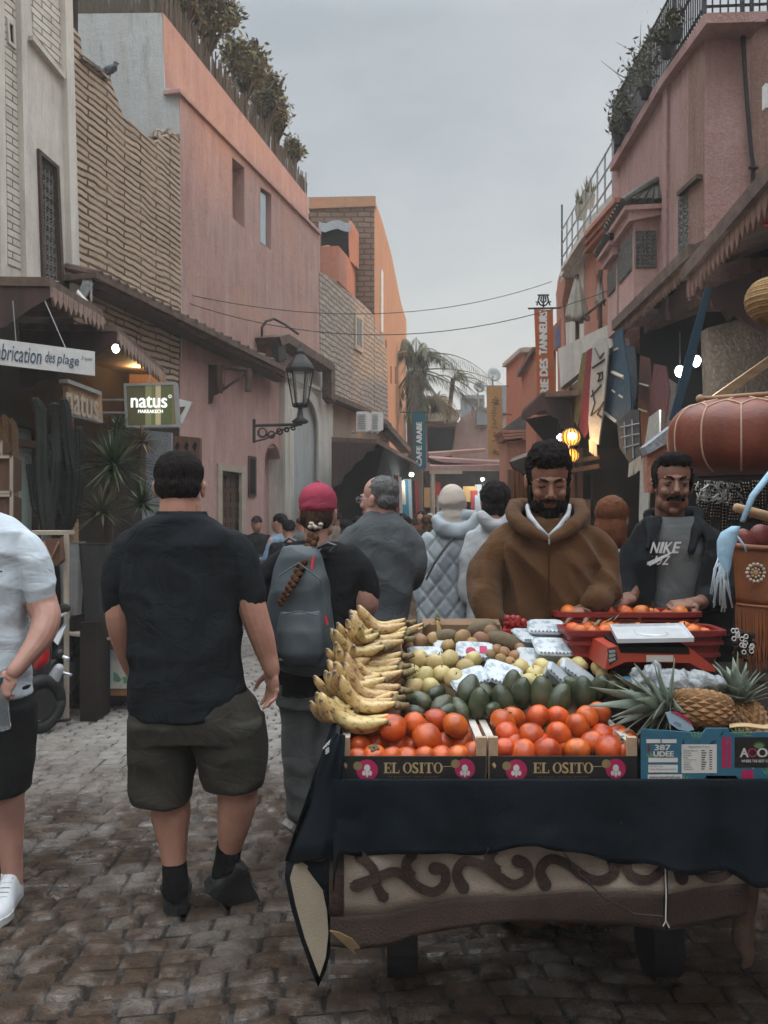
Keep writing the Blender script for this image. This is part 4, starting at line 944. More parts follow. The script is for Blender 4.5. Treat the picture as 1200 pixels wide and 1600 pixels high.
w=MB();w.tube([W(1212,862,2.95),W(1216,700,3.0),W(1222,480,3.1),W(1222,300,3.3)],.012,6);tag(w.build('bag_strap',leather),'long leather strap from which the fringed bag hangs','strap')
# studded belts and jewellery behind the pouf
r_=root('studded_belts',W(1140,840,4.4),'bunch of dark belts set with shiny studs below the pouf','belts')
w=MB();w2=MB();w2.sm=True
for k in range(9):
    x=1092+k*15;Z=4.4-.03*k;a=W(x,752+U(-3,4),Z);dx=U(-.03,.05);L_=U(.16,.34)
    w.prism([a+V(-.03,0,0),a+V(.03,0,0),a+V(.03+dx,0,-L_),a+V(-.03+dx,0,-L_)],(0,.01,0))
    for i in range(4):
        for j in range(int(L_/.016)):
            w2.ball(a+V(-.021+i*.014+dx*j*.016/L_,-.004,-.008-j*.016),.0046,u=6,v=4)
w.build('strap',M['dark2'],r_);w2.build('stud',mat('polished_studs',(0.62,0.58,0.5),(0.5,0.46,0.4),metal=0.9,rough=0.2,bump=0),r_)
r_=root('silver_trinkets',W(1130,765,4.3),'tangle of silver chains and beads just below the pouf','jewellery')
w=MB();w.sm=True
for k in range(70):a=W(U(1088,1165),U(756,785),4.3+U(-.05,.05));w.tube([a,a+V(U(-.03,.03),0,U(-.03,.03)),a+V(U(-.03,.03),0,U(-.04,.0))],.0035,4)
w.build('chain',M['white_paint'],r_)
# leather bag with medallion and long fringe
bagm=mat('orange_brown_leather',(0.22,0.075,0.025),(0.14,0.045,0.016),sc=9,rough=0.5,bump=0.4,bsc=50)
r_=root('fringed_leather_bag',W(1185,1040,2.95),'orange-brown leather bag with a beaded medallion and a long fringe','bag')
Z=2.95;w=MB();w.sm=True
rows=[]
for i in range(9):
    t=i/8;yy=858+86*t
    rows.append([W(1144+6*t+130*j/14,yy+5*math.sin(math.pi*j/14)-6*(1-t),Z-0.07*math.sin(math.pi*j/14))for j in range(15)])
w.sheet(rows,0.06);w.tube([rows[0][j]+V(0,-.004,0)for j in range(15)],.01,8);w.tube([rows[-1][j]+V(0,-.006,0)for j in range(15)],.006,6);w.build('pouch',bagm,r_)
w=MB()
for j in range(64):
    u_=j/63;a=W(1150+128*u_,944+5*math.sin(math.pi*u_),Z-.07*math.sin(math.pi*u_)-.004);L_=U(.17,.23)
    w.tube([a,a+V(U(-.003,.003),U(-.006,.002),-L_*.5),a+V(U(-.008,.008),U(-.008,.004),-L_)],[.0034,.003,.0026],4)
w.build('fringe',bagm,r_)
w=MB();w.sm=True;c=W(1180,895,Z-.062);rr=0.03
for i in range(14):t=2*math.pi*i/14;w.ball(c+V(rr*math.cos(t),-.004,rr*math.sin(t)),.0066,u=8,v=6)
for i in range(8):t=2*math.pi*i/8;w.ball(c+V(rr*.5*math.cos(t),-.004,rr*.5*math.sin(t)),.0045,u=8,v=6)
w.build('medallion',M['cream'],r_)
w=MB();w.sm=True;w.ball(c+V(0,-.002,0),(.011,.006,.011));w.build('medallion_centre',M['tan'],r_)
r_=root('folded_red_leather',W(1190,862,3.0),'folded dark red leather goods sticking out of the fringed bag','leather goods')
w=MB();w.sm=True
for k,(x,yy,q_)in enumerate(((1166,848,.035),(1190,842,.045),(1215,838,.05))):w.ball(W(x,yy,3.02),(q_,.03,.055),Matrix.Rotation(U(-.5,.5),3,'Y'))
w.build('bundle',mat('dark_red_leather',(0.15,0.03,0.022),(0.10,0.02,0.015),rough=0.4),r_)
# carved stick and blue scarf
r_=root('wooden_rolling_stick',W(1180,805,2.9),'thick turned wooden stick poking in above the leather bag','stick')
w=MB();w.sm=True;w.tube([W(1147,792,2.9),W(1150,793,2.9),W(1175,800,2.9),W(1250,822,2.9)],[.012,.0155,.017,.022],12);w.build('shaft',M['lightwood'],r_)
scarfm=mat('light_blue_cotton',(0.30,0.45,0.56),(0.22,0.36,0.47),sc=30,bump=0.4)
r_=root('blue_scarf',W(1125,960,2.75),'light blue scarf with white tassels knotted over a blue rod','scarf')
w=MB();w.sm=True;w.tube([W(1205,738,2.8),W(1176,775,2.78),W(1160,815,2.76)],[.011,.011,.008],8);w.build('rod',scarfm,r_)
w=MB();w.sm=True
w.loft([[W(x+rx*math.cos(t),yy,2.75)+V(0,.018*math.sin(t),0)for t in np.linspace(0,2*math.pi,13)[:-1]]for x,yy,rx in((1150,822,6),(1140,832,14),(1136,845,16),(1133,862,13),(1132,885,10),(1131,905,6))])
w.tube([W(1152,838,2.74),W(1162,852,2.74),W(1166,862,2.74)],.004,5);w.build('knotted_cloth',scarfm,r_)
w=MB();w.sm=True;tass=mat('pale_blue_tassel',(0.50,0.56,0.60),(0.4,0.46,0.52),sc=30,bump=0)
for k in range(22):
    x0=1122+k*.9;x1=1106+U(0,40);y1=U(915,958);w.tube([W(x0,868,2.75),W(x0*.5+x1*.5+U(-8,4),895+U(-6,6),2.735),W(x1,y1,2.74)],.0026,4)
w.build('tassel',tass,r_)
# a stack of beads beside the pineapple
r_=root('shell_beads',W(1162,1020,2.75),'dark cluster of shell beads hanging above the pineapple crown','beads')
w=MB();w.sm=True;w2=MB();w2.sm=True
for k in range(90):w.ball(W(1162+U(-16,16),1008+U(-22,18),2.78+U(-.02,.02)),U(.005,.009),u=7,v=5)
for k in range(14):a=W(1160+U(-16,16),1003+U(-18,20),2.75);w2.tube([a+V(.007*math.cos(t),0,.007*math.sin(t))for t in np.linspace(0,6.3,9)],.0018,4)
w.build('bead',M['dark2'],r_);w2.build('shell_ring',M['white_paint'],r_)

# --- white terrace house with closed parasols
PH=Plane2((2.95+.046*2.2,11.2),(0.03,1.0),-1)
r_=root('terrace_house',PH.at(900,0),'white and salmon terrace house with moulded cornices beyond the corner house','house')
w=MB();panel(w,PH,[(958,300),(912,350),(876,424),(870,440),(878,640),(960,640)],2.5,-0.1);w.build('wall',M['white'],r_)
w=MB()
panel(w,PH,[(960,308),(912,364),(912,371),(960,316)],.5,.2);panel(w,PH,[(960,322),(912,378),(912,384),(960,329)],.5,.16);panel(w,PH,[(960,334),(912,390),(912,396),(960,341)],.5,.12)
panel(w,PH,[(962,350),(914,395),(914,640),(962,640)],.2,-.02,[[(932,430),(942,420),(942,500),(932,500)]]);w.build('cornice',M['salmon'],r_)
w=MB();panel(w,PH,[(912,392),(876,445),(872,470),(875,600),(912,600)],.1,-.03)
for q_,o_ in((0,.2),(9,.15),(18,.1),(28,.06)):panel(w,PH,[(912,362+q_),(876,418+q_),(876,424+q_),(912,368+q_)],.3,o_)
w.build('white_bay',M['white'],r_)
w=MB();panel(w,PH,[(874,430),(884,436),(878,475),(868,462)],.3,.1);panel(w,PH,[(869,462),(880,460),(884,640),(872,640)],.3,.0);w.build('corner_pilaster',M['salmon'],r_)
w=MB();panel(w,PH,[(932,430),(942,420),(942,500),(932,500)],.02,-.12);w.build('window',M['glassdark'],r_)
w=MB();a=PH.hit(958,285,0);b=PH.hit(878,408,0);
for z_ in(0.05,.3,.55):w.tube([a+V(0,0,z_),b+V(0,0,z_)],.013,5)
for i in range(9):P_=a.lerp(b,i/8);w.tube([P_+V(0,0,-.1),P_+V(0,0,.57)],.014,5)
w.build('railing',M['grey_metal'],r_)
w=MB();w.tube([b+V(0,0,-.2),b+V(0,0,1.0)],.016,5);w.build('antenna',M['iron'],r_)
r_=root('terrace_wall',W(930,600,11.6),'pale low terrace wall standing above the row of rugs','wall')
w=MB();w.prism([W(872,545,11.3),W(955,505,10.2),W(958,540,10.2),(W(876,606,11.3))],(0.1,.25,0));w.build('wall',M['white'],r_)
w=MB();w.tube([W(915,492,10.4),W(946,468,10.2)],.018,5);w.build('rail',M['timber'],r_)
def parasol(x,yt,yb,rpx,Z,label):
    r2=root('closed_parasol',W(x,yb+30,Z),label,'parasol','closed cream parasols on the terrace')
    w=MB();w.sm=True;k=Z/F;n=28;rings=[]
    for t in np.linspace(0,1,12):
        yy=yt+(yb-yt)*t;rr=rpx*(0.08+0.92*t**0.8)
        rings.append([W(x,yy,Z)+V(rr*k*(1+.22*math.sin(i*math.pi*2/n*8))*math.cos(2*math.pi*i/n),rr*k*.8*(1+.22*math.sin(i*2*math.pi/n*8))*math.sin(2*math.pi*i/n),0.03*math.sin(i*2*math.pi/n*4)*t)for i in range(n)])
    w.loft(rings);w.build('cloth',mat('parasol_canvas_%d'%int(x),(0.34,0.31,0.26),(0.27,0.24,0.2),sc=10),r2)
    w=MB();w.tube([W(x,yt-3,Z),W(x,yb+45,Z)],.03,6);w.build('pole',M['timber'],r2)
parasol(902,432,500,18,11.6,'large closed parasol in front of the terrace house')
parasol(938,425,475,7,11.2,'slim closed parasol partly behind the salmon wall')
for k,(x,yy,hgt)in enumerate(((908,330,36),(920,312,30))):
    r2=root('roof_plant',W(x,yy,13.5),['spiky plant bundle on the terrace roof, lower one','spiky plant bundle on the terrace roof, higher one'][k],'plant','plants on the terrace roof')
    w=MB()
    for i in range(60):a=W(x+U(-4,4),yy+U(-4,10),13.5);w.leaf(a,V(U(-.4,.4),U(-.4,.4),1),U(.2,.42),.03)
    w.build('stems',M['leafolive'],r2,recalc=False)
    w=MB();w.lathe(W(x,yy+12,13.5),[(.08,0),(.11,.2)],10);w.build('pot',M['cream'],r2)

# --- orange vertical banner with iron crest
def vbanner(name,label,pts,Z,m,txts,mt,bars,crest=None):
    r2=root(name,W((pts[0][0]+pts[1][0])/2,pts[2][1],Z),label,'banner')
    w=MB();P_=[W(x,y,Z)for x,y in pts];w.prism(P_,(0,.03,0));w.build('cloth',m,r2)
    w=MB()
    for(s_,x,yb,wpx,hpx)in txts:  # reads upward: text x axis goes up, its height runs to the left
        text(w,s_,W(x+wpx,yb,Z-.006),(0,0,1),(-1,0,0),hpx*Z/F,wpx*Z/F,0.002,0.01 if mt==M['banwhite']else 0.0)
    # face the camera: depth runs towards -Y already
    w.build('lettering',mt,r2,recalc=False)
    w=MB()
    for(x0,y0,x1,y1)in bars:w.tube([W(x0,y0,Z+.015),W(x1,y1,Z+.015)],.014,6)
    if crest:
        for ln in crest:w.tube([W(x,y,Z+.015)for x,y in ln],.013,5)
    w.build('bracket',M['iron'],r2)
    return r2
vbanner('street_banner','tall orange vertical banner with white lettering under an iron crest',[(835,483),(864,484),(866,615),(840,618)],12.0,M['orangeban'],
        [('TANNEURS',843,554,12,68),('DES',844,587,12,26),('RIE',845,615,12,22)],M['banwhite'],[(825,482,876,481)],
        [[(849,482),(849,462)],[(843,462),(841,470),(844,476),(849,478),(854,476),(857,470),(855,462)],[(846,463),(845,470),(849,474),(853,470),(852,463)],[(837,472),(840,472),(839,477)],[(861,471),(858,472),(859,477)],[(840,461),(858,461)]])
r_=root('blue_wall_poster',W(870,560,13),'small blue and salmon poster on the salmon wall behind the orange banner','poster')
w=MB();w.prism([W(864,510,13),W(877,496,13),W(877,548,13),W(865,548,13)],(0,.04,0));w.build('board',M['salmon'],r_);w=MB();w.prism([W(867,515,12.99),W(874,508,12.99),W(874,540,12.99),W(867,544,12.99)],(0,.01,0));w.build('picture',mat('faded_blue',(0.16,0.22,0.36),(0.12,0.17,0.3)),r_)
r_=root('terracotta_house',W(830,700,20),'plain terracotta house with stepped roof behind the orange banner','house')
w=MB();w.prism([W(838,548,17),W(869,546,17),W(869,930,17),W(838,930,17)],(0,.3,0));w.hexa([W(838,548,17),W(838,930,17),W(816,906,20.5),W(815,588,20.5),W(843,548,17.1),W(843,930,17.1),W(821,906,20.6),W(820,588,20.6)]);w.build('wall',M['orange'],r_)
w=MB();w.beam(W(839,546,16.98),W(814,586,20.5),.2,.1);w.beam(W(836,546,16.9),W(872,544,16.9),.15,.1);w.build('coping',M['brownwood'],r_)
r_=root('far_terracotta_house',W(805,760,25),'farther terracotta house with a slanting roof edge beside the tan banner','house')
w=MB();w.prism([W(817,549,22),W(845,549,22),W(845,900,22),W(817,900,22)],(0,.3,0));w.hexa([W(817,549,22),W(817,900,22),W(791,885,26),W(791,572,26),W(822,549,22.1),W(822,900,22.1),W(796,885,26.1),W(796,572,26.1)]);w.build('wall',M['orange'],r_)
w=MB();w.beam(W(818,547,22),W(790,571,26),.2,.12);w.beam(W(816,547,21.9),W(846,547,21.9),.15,.12);w.build('coping',M['cream'],r_)
w=MB();w.prism([W(809,617,23.5),W(813,612,23.2),W(813,650,23.2),W(809,652,23.5)],(0.05,0,0));w.build('window',M['dark'],r_)
# dark hooded canopy with lanterns
r_=root('dark_hood',W(865,660,9.9),'dark brown hooded canopy with a scalloped side above the glowing lanterns','canopy')
w=MB();w.hexa([W(846,613,9.9),W(905,609,9.4),W(905,617,9.4),W(846,621,9.9),W(816,640,13),W(870,640,13),W(870,648,13),W(816,648,13)]);w.build('roof',M['tile'],r_)
w=MB();w.prism([W(x,y,9.85)for x,y in[(846,615),(906,611),(906,700),(898,690),(890,672),(880,668),(872,655),(862,650),(852,640),(838,645),(828,652),(818,656),(816,645)]],(0,.05,0));w.build('side_board',M['maroon'],r_)
w=MB();w.hexa([W(820,655,10.4),W(905,640,10.4),W(905,655,12.5),W(830,660,12.5),W(850,690,10.4),W(905,700,10.4),W(905,700,12.5),W(852,690,12.5)]);w.build('soffit',M['dark'],r_)
r_=root('stepped_tile_roof',W(800,690,15),'small grey tiled roof with layered salmon moulding on the right house','roof')
w=MB()
w.loft([[W(x,yy,15),W(x2,yy,15),W(x2,yy,16.2),W(x+2,yy,16.2)]for x,x2,yy in((816,822,648),(783,822,672))]);w.build('tiles',mat('slate_tiles',(0.13,0.12,0.115),(0.09,0.08,0.075),sc=10,bump=0.6),r_)
w=MB()
for i in range(3):w.prism([W(783+2*i,673+5*i,15-.02),W(822,672+4*i,15-.02),W(822,675+4*i,15-.02),W(785+2*i,677+5*i,15-.02)],(0,1.0,0))
w.prism([W(792,690,15.1),W(822,686,15.1),W(822,840,15.1),W(793,838,15.1)],(0,1.0,0));w.build('moulding',M['salmon'],r_)
r_=root('brown_market_hood',W(835,740,8.5),'brown scalloped hood just behind the bearded man','canopy')
w=MB();w.hexa([W(797,722,8.8),W(860,700,8.3),W(890,700,8.3),W(890,712,8.3),W(800,716,9.5),W(858,694,9.5),W(890,692,9.5),W(890,700,9.5)]);w.build('roof',M['tile'],r_)
w=MB();w.prism([W(x,y,8.6)for x,y in[(797,722),(860,700),(885,704),(885,780),(862,775),(848,765),(836,752),(826,750),(815,738),(803,733)]],(0,.06,0));w.build('side_board',M['dark2'],r_)
w=MB()
for i in range(4):w.tube([W(798+i*7,734,9.2+i*.1),W(798+i*7,850,9.2+i*.1)],.035,8)
w.build('wooden_column',M['brownwood'],r_)
# shopfront below lanterns
w=MB();w.prism([W(880,700,10.2),W(1000,700,10.2),W(1000,1000,10.2),W(880,1000,10.2)],(0,.1,0),[[W(902,740,10.2),W(926,740,10.2),W(926,960,10.2),W(902,960,10.2)]]);r_=tag(w.build('lantern_shop',M['dark2']),'dark carved shop front below the yellow lanterns','shop')
w=MB();w.prism([W(902,780,10.3),W(930,780,10.3),W(930,960,10.3),W(902,960,10.3)],(0,.05,0));w.build('door',M['lightwood'],r_)
w=MB()
for i,x in enumerate((880,893,906)):w.beam(W(x,700,9.9),W(x,900,9.9),.06,.06)
for yy in(722,736):w.beam(W(875,yy+3,9.85),W(938,yy-8,9.6),.09,.05)
tag(w.build('wooden_rack',M['brownwood']),'brown wooden rack of posts under the lanterns','rack')
amber=mat('amber_lantern_glass',(0.75,0.33,0.06),(0.6,0.24,0.04),sc=20,rough=0.3,emit=(1.0,0.45,0.08),es=0.5)
for k,(x,yy,rp,lit)in enumerate(((892,683,15,1),(893,712,12,0),(872,700,8,0),(876,684,7,1))):
    Z=9.2+.1*k;c=W(x,yy,Z);rr=rp*Z/F
    r2=root('hanging_lantern',c,['biggest glowing amber lantern in the cluster','amber lantern hanging below the biggest one','small amber lantern at the near edge of the cluster, by the white bulb','white glowing globe beside the biggest lantern'][k],'lantern','lanterns under the dark hood')
    w=MB();w.sm=True;w.ball(c,(rr,rr,rr*.95));w.build('globe',amber if k!=3 else M['banwhite'],r2)
    w=MB()
    for j in range(7):t=math.pi*j/7;w.tube([c+V(math.cos(a)*math.cos(t),math.cos(a)*math.sin(t),math.sin(a)*.95)*rr*1.02 for a in np.linspace(0,2*math.pi,21)],.007,4)
    w.tube([c+V(0,0,rr),c+V(0,0,rr+.25)],.007,4);w.build('cage',M['iron'],r2)
    if lit:
        w=MB();w.sm=True;w.ball(c+V(-.01,-rr*1.05,0),(.045,.03,.04));w.build('bulb',M['bulb'],r2)
ld=bpy.data.lights.new('lantern_light','POINT');ld.energy=14;ld.color=(1.0,0.6,0.25);ld.shadow_soft_size=.1
lo=bpy.data.objects.new('lantern_light',ld);COL.objects.link(lo);lo.location=W(885,702,8.9)

# ================================================================ FAR END
r_=root('far_house',V(1.9,36,0),'pale pink flat-roofed house closing the far end of the lane','house')
w=MB();w.prism([W(x,y,34)for x,y in[(664,660),(716,660),(722,652),(738,640),(745,640),(748,632),(762,640),(800,640),(800,850),(664,850)]],(0,5,0),[[W(668,666,34),W(712,666,34),W(706,722,34),W(668,722,34)]]);w.build('wall',plaster('far_pink_render',(0.40,0.26,0.22),(0.34,0.22,0.185),(0.3,0.2,0.17)),r_)
w=MB();w.prism([W(660,640,33.2),W(722,640,33.2),W(715,658,33.2),W(662,658,33.2)],(0,3,0));w.build('roof_slab',M['cream'],r_)
w=MB();w.prism([W(664,665,34.8),W(716,665,34.8),W(716,724,34.8),W(664,724,34.8)],(0,.1,0));w.build('balcony_recess',M['dark2'],r_)
w=MB();w.prism([W(745,640,33.8),W(762,636,33.8),W(762,664,33.8),W(745,664,33.8)],(0,.2,0));w.prism([W(785,604,33.8),W(791,604,33.8),W(791,645,33.8),W(785,645,33.8)],(0,.2,0));w.build('chimney',M['bluegrey'],r_)
w=MB();w.prism([W(722,622,44),W(757,622,44),W(757,660,44),W(722,660,44)],(0,1,0));w.prism([W(722,617,43.9),W(757,617,43.9),W(757,623,43.9),W(722,623,43.9)],(0,1.2,0))
tag(w.build('distant_roof_room',M['bluegrey']),'small blue-grey room with a red edge on the distant roofs','roof room')
w=MB();w.prism([W(x,y,50)for x,y in[(600,690),(820,690),(820,850),(600,850)]],(0,3,0));tag(w.build('back_street_house',M['beige']),'beige house glimpsed beyond the far end of the lane','house')
for k,(x,yy,rp)in enumerate(((770,587,11),(747,606,9))):
    Z=33;c=W(x,yy,Z);r2=root('satellite_dish',c-V(0,0,.8),['larger grey satellite dish on the far rooftop','smaller darker satellite dish behind the palm fronds'][k],'satellite dish','satellite dishes on the far roof')
    rr=rp*Z/F;w=MB();w.sm=True;Mx=Matrix.Rotation(math.radians(78),3,'X')@Matrix.Rotation(.3,3,'Y')
    w.lathe(c,[(0.01,.0),(rr*.5,.03),(rr,.12),(rr*1.02,.13),(rr*.5,.05),(.01,.02)],24,Mx);w.build('dish',M['grey_metal']if k else mat('pale_dish',(0.42,0.44,0.44),(0.36,0.38,0.38),rough=0.6),r2)
    w=MB();w.tube([c,c-V(0,0,.85)],.03,6);w.tube([c-V(0,0,.2),c+V(-.05,-.35,-.1)],.015,5);w.ball(c+V(-.05,-.35,-.1),.05,u=8,v=6);w.build('mast',M['grey_metal'],r2)
# palms
def frond(w,base,d,L_,droop,n=26,lw=0.03,ll=0.5,bush=1.0):
    d=d.normalized();pts=[]
    for i in range(n+1):t=i/n;pts.append(base+d*L_*t+V(0,0,-droop*t*t*L_))
    w.tube(pts,[0.03*(1-.8*i/n)for i in range(n+1)],4)
    sd=d.cross(V(0,0,1)).normalized()
    for i in range(3,n+1):
        for s_ in(-1,1):
            if rnd.random()>bush:continue
            dd=sd*s_*.5+d*.25+V(0,0,U(-1.3,-.7));w.leaf(pts[i],dd,ll*U(.7,1.1),lw,up=d)
M['palmgreen']=mat('pale_palm_leaves',(0.15,0.15,0.08),(0.09,0.095,0.05),sc=9,rough=.7,bump=0)
r_=root('palm_tree',V(1.55,30,0),'dark palm with long drooping fronds beside the ochre block','palm tree')
w=MB();w.sm=True;w.tube([V(1.15,30,0),V(1.15,30,2),V(1.12,30,4.6),V(1.1,30,6.6)],[.27,.25,.3,.26],12);w.build('trunk',M['bark'],r_)
w=MB();top=W(646,540,30)
for(dx,dz,L_,dr_)in((1.0,.75,2.2,.8),(1.0,.45,3.0,.62),(-.3,1,1.8,.6),(.25,1.0,1.8,.8),(1,.2,3.2,.35),(-.6,.6,1.6,.9),(.5,.1,2.2,.7),(.8,-.1,2.6,.35),(.1,.3,1.4,1.2),(-.2,.2,1.3,1.2),(.6,.9,2.0,.9),(-.5,.9,1.7,.9),(.9,.6,2.4,.9),(.0,.9,1.5,.5),(.7,.3,1.9,.9),(-.7,.3,1.4,.8),(.4,-.3,1.5,.6)):
    frond(w,W(650,560+(20 if dz<.3 else 0),30),V(dx,U(-.3,.3),dz),L_,dr_,34,ll=.6,lw=.045,bush=.95)
for i in range(420):a=W(U(632,668),U(545,645),30+U(-.3,.3));w.leaf(a,V(U(-.4,.4),0,-1),U(.3,.7),.06)
w.build('fronds',M['palmgreen'],r_,recalc=False)
r_=root('palm_tree',W(682,640,31.5),'shaggy golden palm crown with dry fronds on the far roof','palm tree')
w=MB();c=W(680,628,31.5)
for i in range(46):
    a=U(0,2*math.pi);el=U(.1,1.2);d=V(math.cos(a)*math.cos(el),math.sin(a)*math.cos(el),math.sin(el));frond(w,c,d,U(.6,1.15),U(.5,1.0),8,.05,.3)
w.build('fronds',M['palmdead'],r_,recalc=False)
w=MB();w.tube([W(682,645,31.5),c],.2,8);w.build('trunk',M['bark'],r_)
w=MB();rr_=root('palm_tree',W(720,660,33),'thin dark palm with long arching fronds over the far roofs','palm tree')
for(dx,dz,L_,dr_)in((1.0,.35,1.7,.6),(.9,.05,1.5,.5),(1,.9,1.5,.8),(-.8,.5,1.2,.6),(.4,.9,1.4,.9),(.7,-.2,1.3,.5)):frond(w,W(708,592,32.4),V(dx,0,dz),L_,dr_,16,.035,.45,.8)
w.build('fronds',M['palmgreen'],rr_,recalc=False);w=MB();w.tube([W(700,660,32.4),W(708,592,32.4)],.09,8);w.build('trunk',M['bark'],rr_)
# banners far
vbanner('cafe_banner','narrow teal cafe banner hanging beside the ochre block',[(645,645),(664,645),(666,731),(650,735)],22.0,M['teal'],[('ARABE',651,693,8,33),('CAFE',651,728,8,31)],M['banwhite'],[(625,644,668,644)])
vbanner('garden_banner','tan vertical banner with brown script beside the far terracotta house',[(760,604),(784,604),(786,716),(763,716)],24.0,M['tan'],[('Le Jardin',768,690,10,58)],M['bangold'],[(757,603,796,603),(782,648,800,648)])
w=MB()
for k in range(10):w.tube([W(768+U(-1,12),620+k*2+(70 if k>5 else 0),23.99),W(772+U(-1,9),622+k*2+(70 if k>5 else 0),23.99)],.012,4)
tag(w.build('banner_script',M['bangold']),'brown curly script strokes on the tan banner','lettering')
# pergola across the street
r_=root('pink_pergola',W(730,740,21),'faded pink awning frame spanning the far end of the lane','pergola')
w=MB();w.hexa([W(670,708,22),W(758,702,22),W(758,706,22),W(670,716,22),W(668,706,24),W(758,700,24),W(758,703,24),W(668,713,24)])
w.hexa([W(672,728,21),W(790,726,21),W(790,735,21),W(672,733,21),W(672,716,24),W(790,722,24),W(790,726,24),W(672,720,24)]);w.hexa([W(670,715,21.5),W(790,722,21.5),W(790,727,21.5),W(690,722,21.5),W(670,712,22),W(790,720,22),W(790,724,22),W(690,719,22)]);w.build('canvas',M['pink2'],r_)
w=MB();w.beam(W(671,738,20.8),W(722,738,20.8),.1,.08);w.tube([W(676,738,20.8),W(676,850,20.8)],.06,6);w.tube([W(793,680,20),W(795,850,20)],.07,6);w.build('frame',M['cream'],r_)
r_=root('far_stalls',V(2.7,27,0),'dark row of stall shelters below the pink awning frame','market stalls')
w=MB();w.prism([W(665,736,26),W(800,736,26),W(800,850,26),W(665,850,26)],(0,1.5,0),[[W(741,756,26),W(768,756,26),W(768,800,26),W(741,800,26)]]);w.build('shelter',M['dark2'],r_)
w=MB();w.prism([W(741,756,26.6),W(768,756,26.6),W(768,830,26.6),W(741,830,26.6)],(0,.1,0));w.build('back_sheet',emat('glowing_stall_sheet',(0.6,0.7,0.75),0.35),r_)  # glow put into the sheet's own material; the sheet is no lamp
for x in(741,754,768):
    w=MB();w.tube([W(x,752,25.9),W(x,830,25.9)],.03,5);w.build('post',M['iron'],r_)
for k in range(12):
    x=672+k*10.0;w=MB();a=W(x+U(-3,3),765+U(-12,12),25.5-k*.05);h=U(.4,.9);ww=U(.1,.22);w.prism([a+V(-ww,0,0),a+V(ww,0,0),a+V(ww*1.1,0,-h),a+V(-ww,0,-h)],(0,.04,0))
    tag(w.build('stall_cloth',[M['tan'],M['red'],M['bluegrey'],M['cream'],M['maroon'],M['dark']][k%6]),'small piece of cloth for sale in the far stalls','cloth','cloths for sale in the far stalls')
lamp_disc(754,749,24.5,'white bulb in the farthest stall',25,(0.9,1,1),r=0.09)
for k,(x,y)in enumerate(((788,692),(800,690),(806,688))):
    w=MB();a=W(x,y,17.5);w.prism([a,a+V(.12,0,.05),a+V(.02,0,-.28),a+V(-.12,0,-.1)],(0,.02,0));tag(w.build('red_flag',M['red']),'small red flag hanging by the layered roof moulding','flag','red flags by the roof moulding')
# wires across the lane
for k,(a,b,sag)in enumerate(((W(283,458,11.8),W(862,440,14.5),.42),(W(283,470,11.8),W(962,450,11.0),.55))):
    pts=[a.lerp(b,t)-V(0,0,sag*4*t*(1-t))for t in np.linspace(0,1,20)];w=MB();w.tube(pts,.006,5);tag(w.build('overhead_wire',M['iron']),['upper thin wire crossing the lane','lower thin wire crossing the lane'][k],'wire','wires crossing the lane')
# bundle of cables at the left eave
w=MB()
for i in range(14):a=W(136+U(-4,6),432+U(-3,3),8.9);w.tube([a,a+V(U(-.05,.05),-.05,-.12),a+V(U(-.14,.05),-.05,U(-.4,-.25))],.012,5)
tag(w.build('cable_bundle',M['grey_metal']),'grey tangle of cables at the near end of the brown eave','cables')
w=MB();w.hexa([W(120,455,8.4),W(147,487,8.4),W(150,492,8.4),W(118,466,8.4),W(122,452,8.8),W(148,482,8.8),W(150,487,8.8),W(120,460,8.8)]);tag(w.build('plastic_sheet',M['white_paint']),'crumpled white sheet lying on the souvenir shop canopy','sheet')
# neighbouring houses and an added sun-blocking block, out of view, that shade the lane
w=MB();w.box((9.5,-2,3.0),(11,18,6.0));tag(w.build('neighbour_house',M['pink2']),'plain pink house standing beside the viewer on the right','house')
w=MB();w.box((-8.5,-1,3.0),(6,12,6.0));tag(w.build('neighbour_house',M['white']),'plain white house standing beside the viewer on the left','house')
w=MB()
for x,y,sx,sy,h_ in((10.3,11.9,8,5.8,9.7),(10.3,15.8,8,2.0,8.5),(10.6,19.6,7.9,5.6,9.7)):w.box((x,y,h_/2),(sx,sy,h_))  # added blocker, its stepped top shaped to choose where the low sun lands
tag(w.build('sun_blocker',M['beige']),'unseen stepped block added behind the right-hand row to shade the left fronts','house')
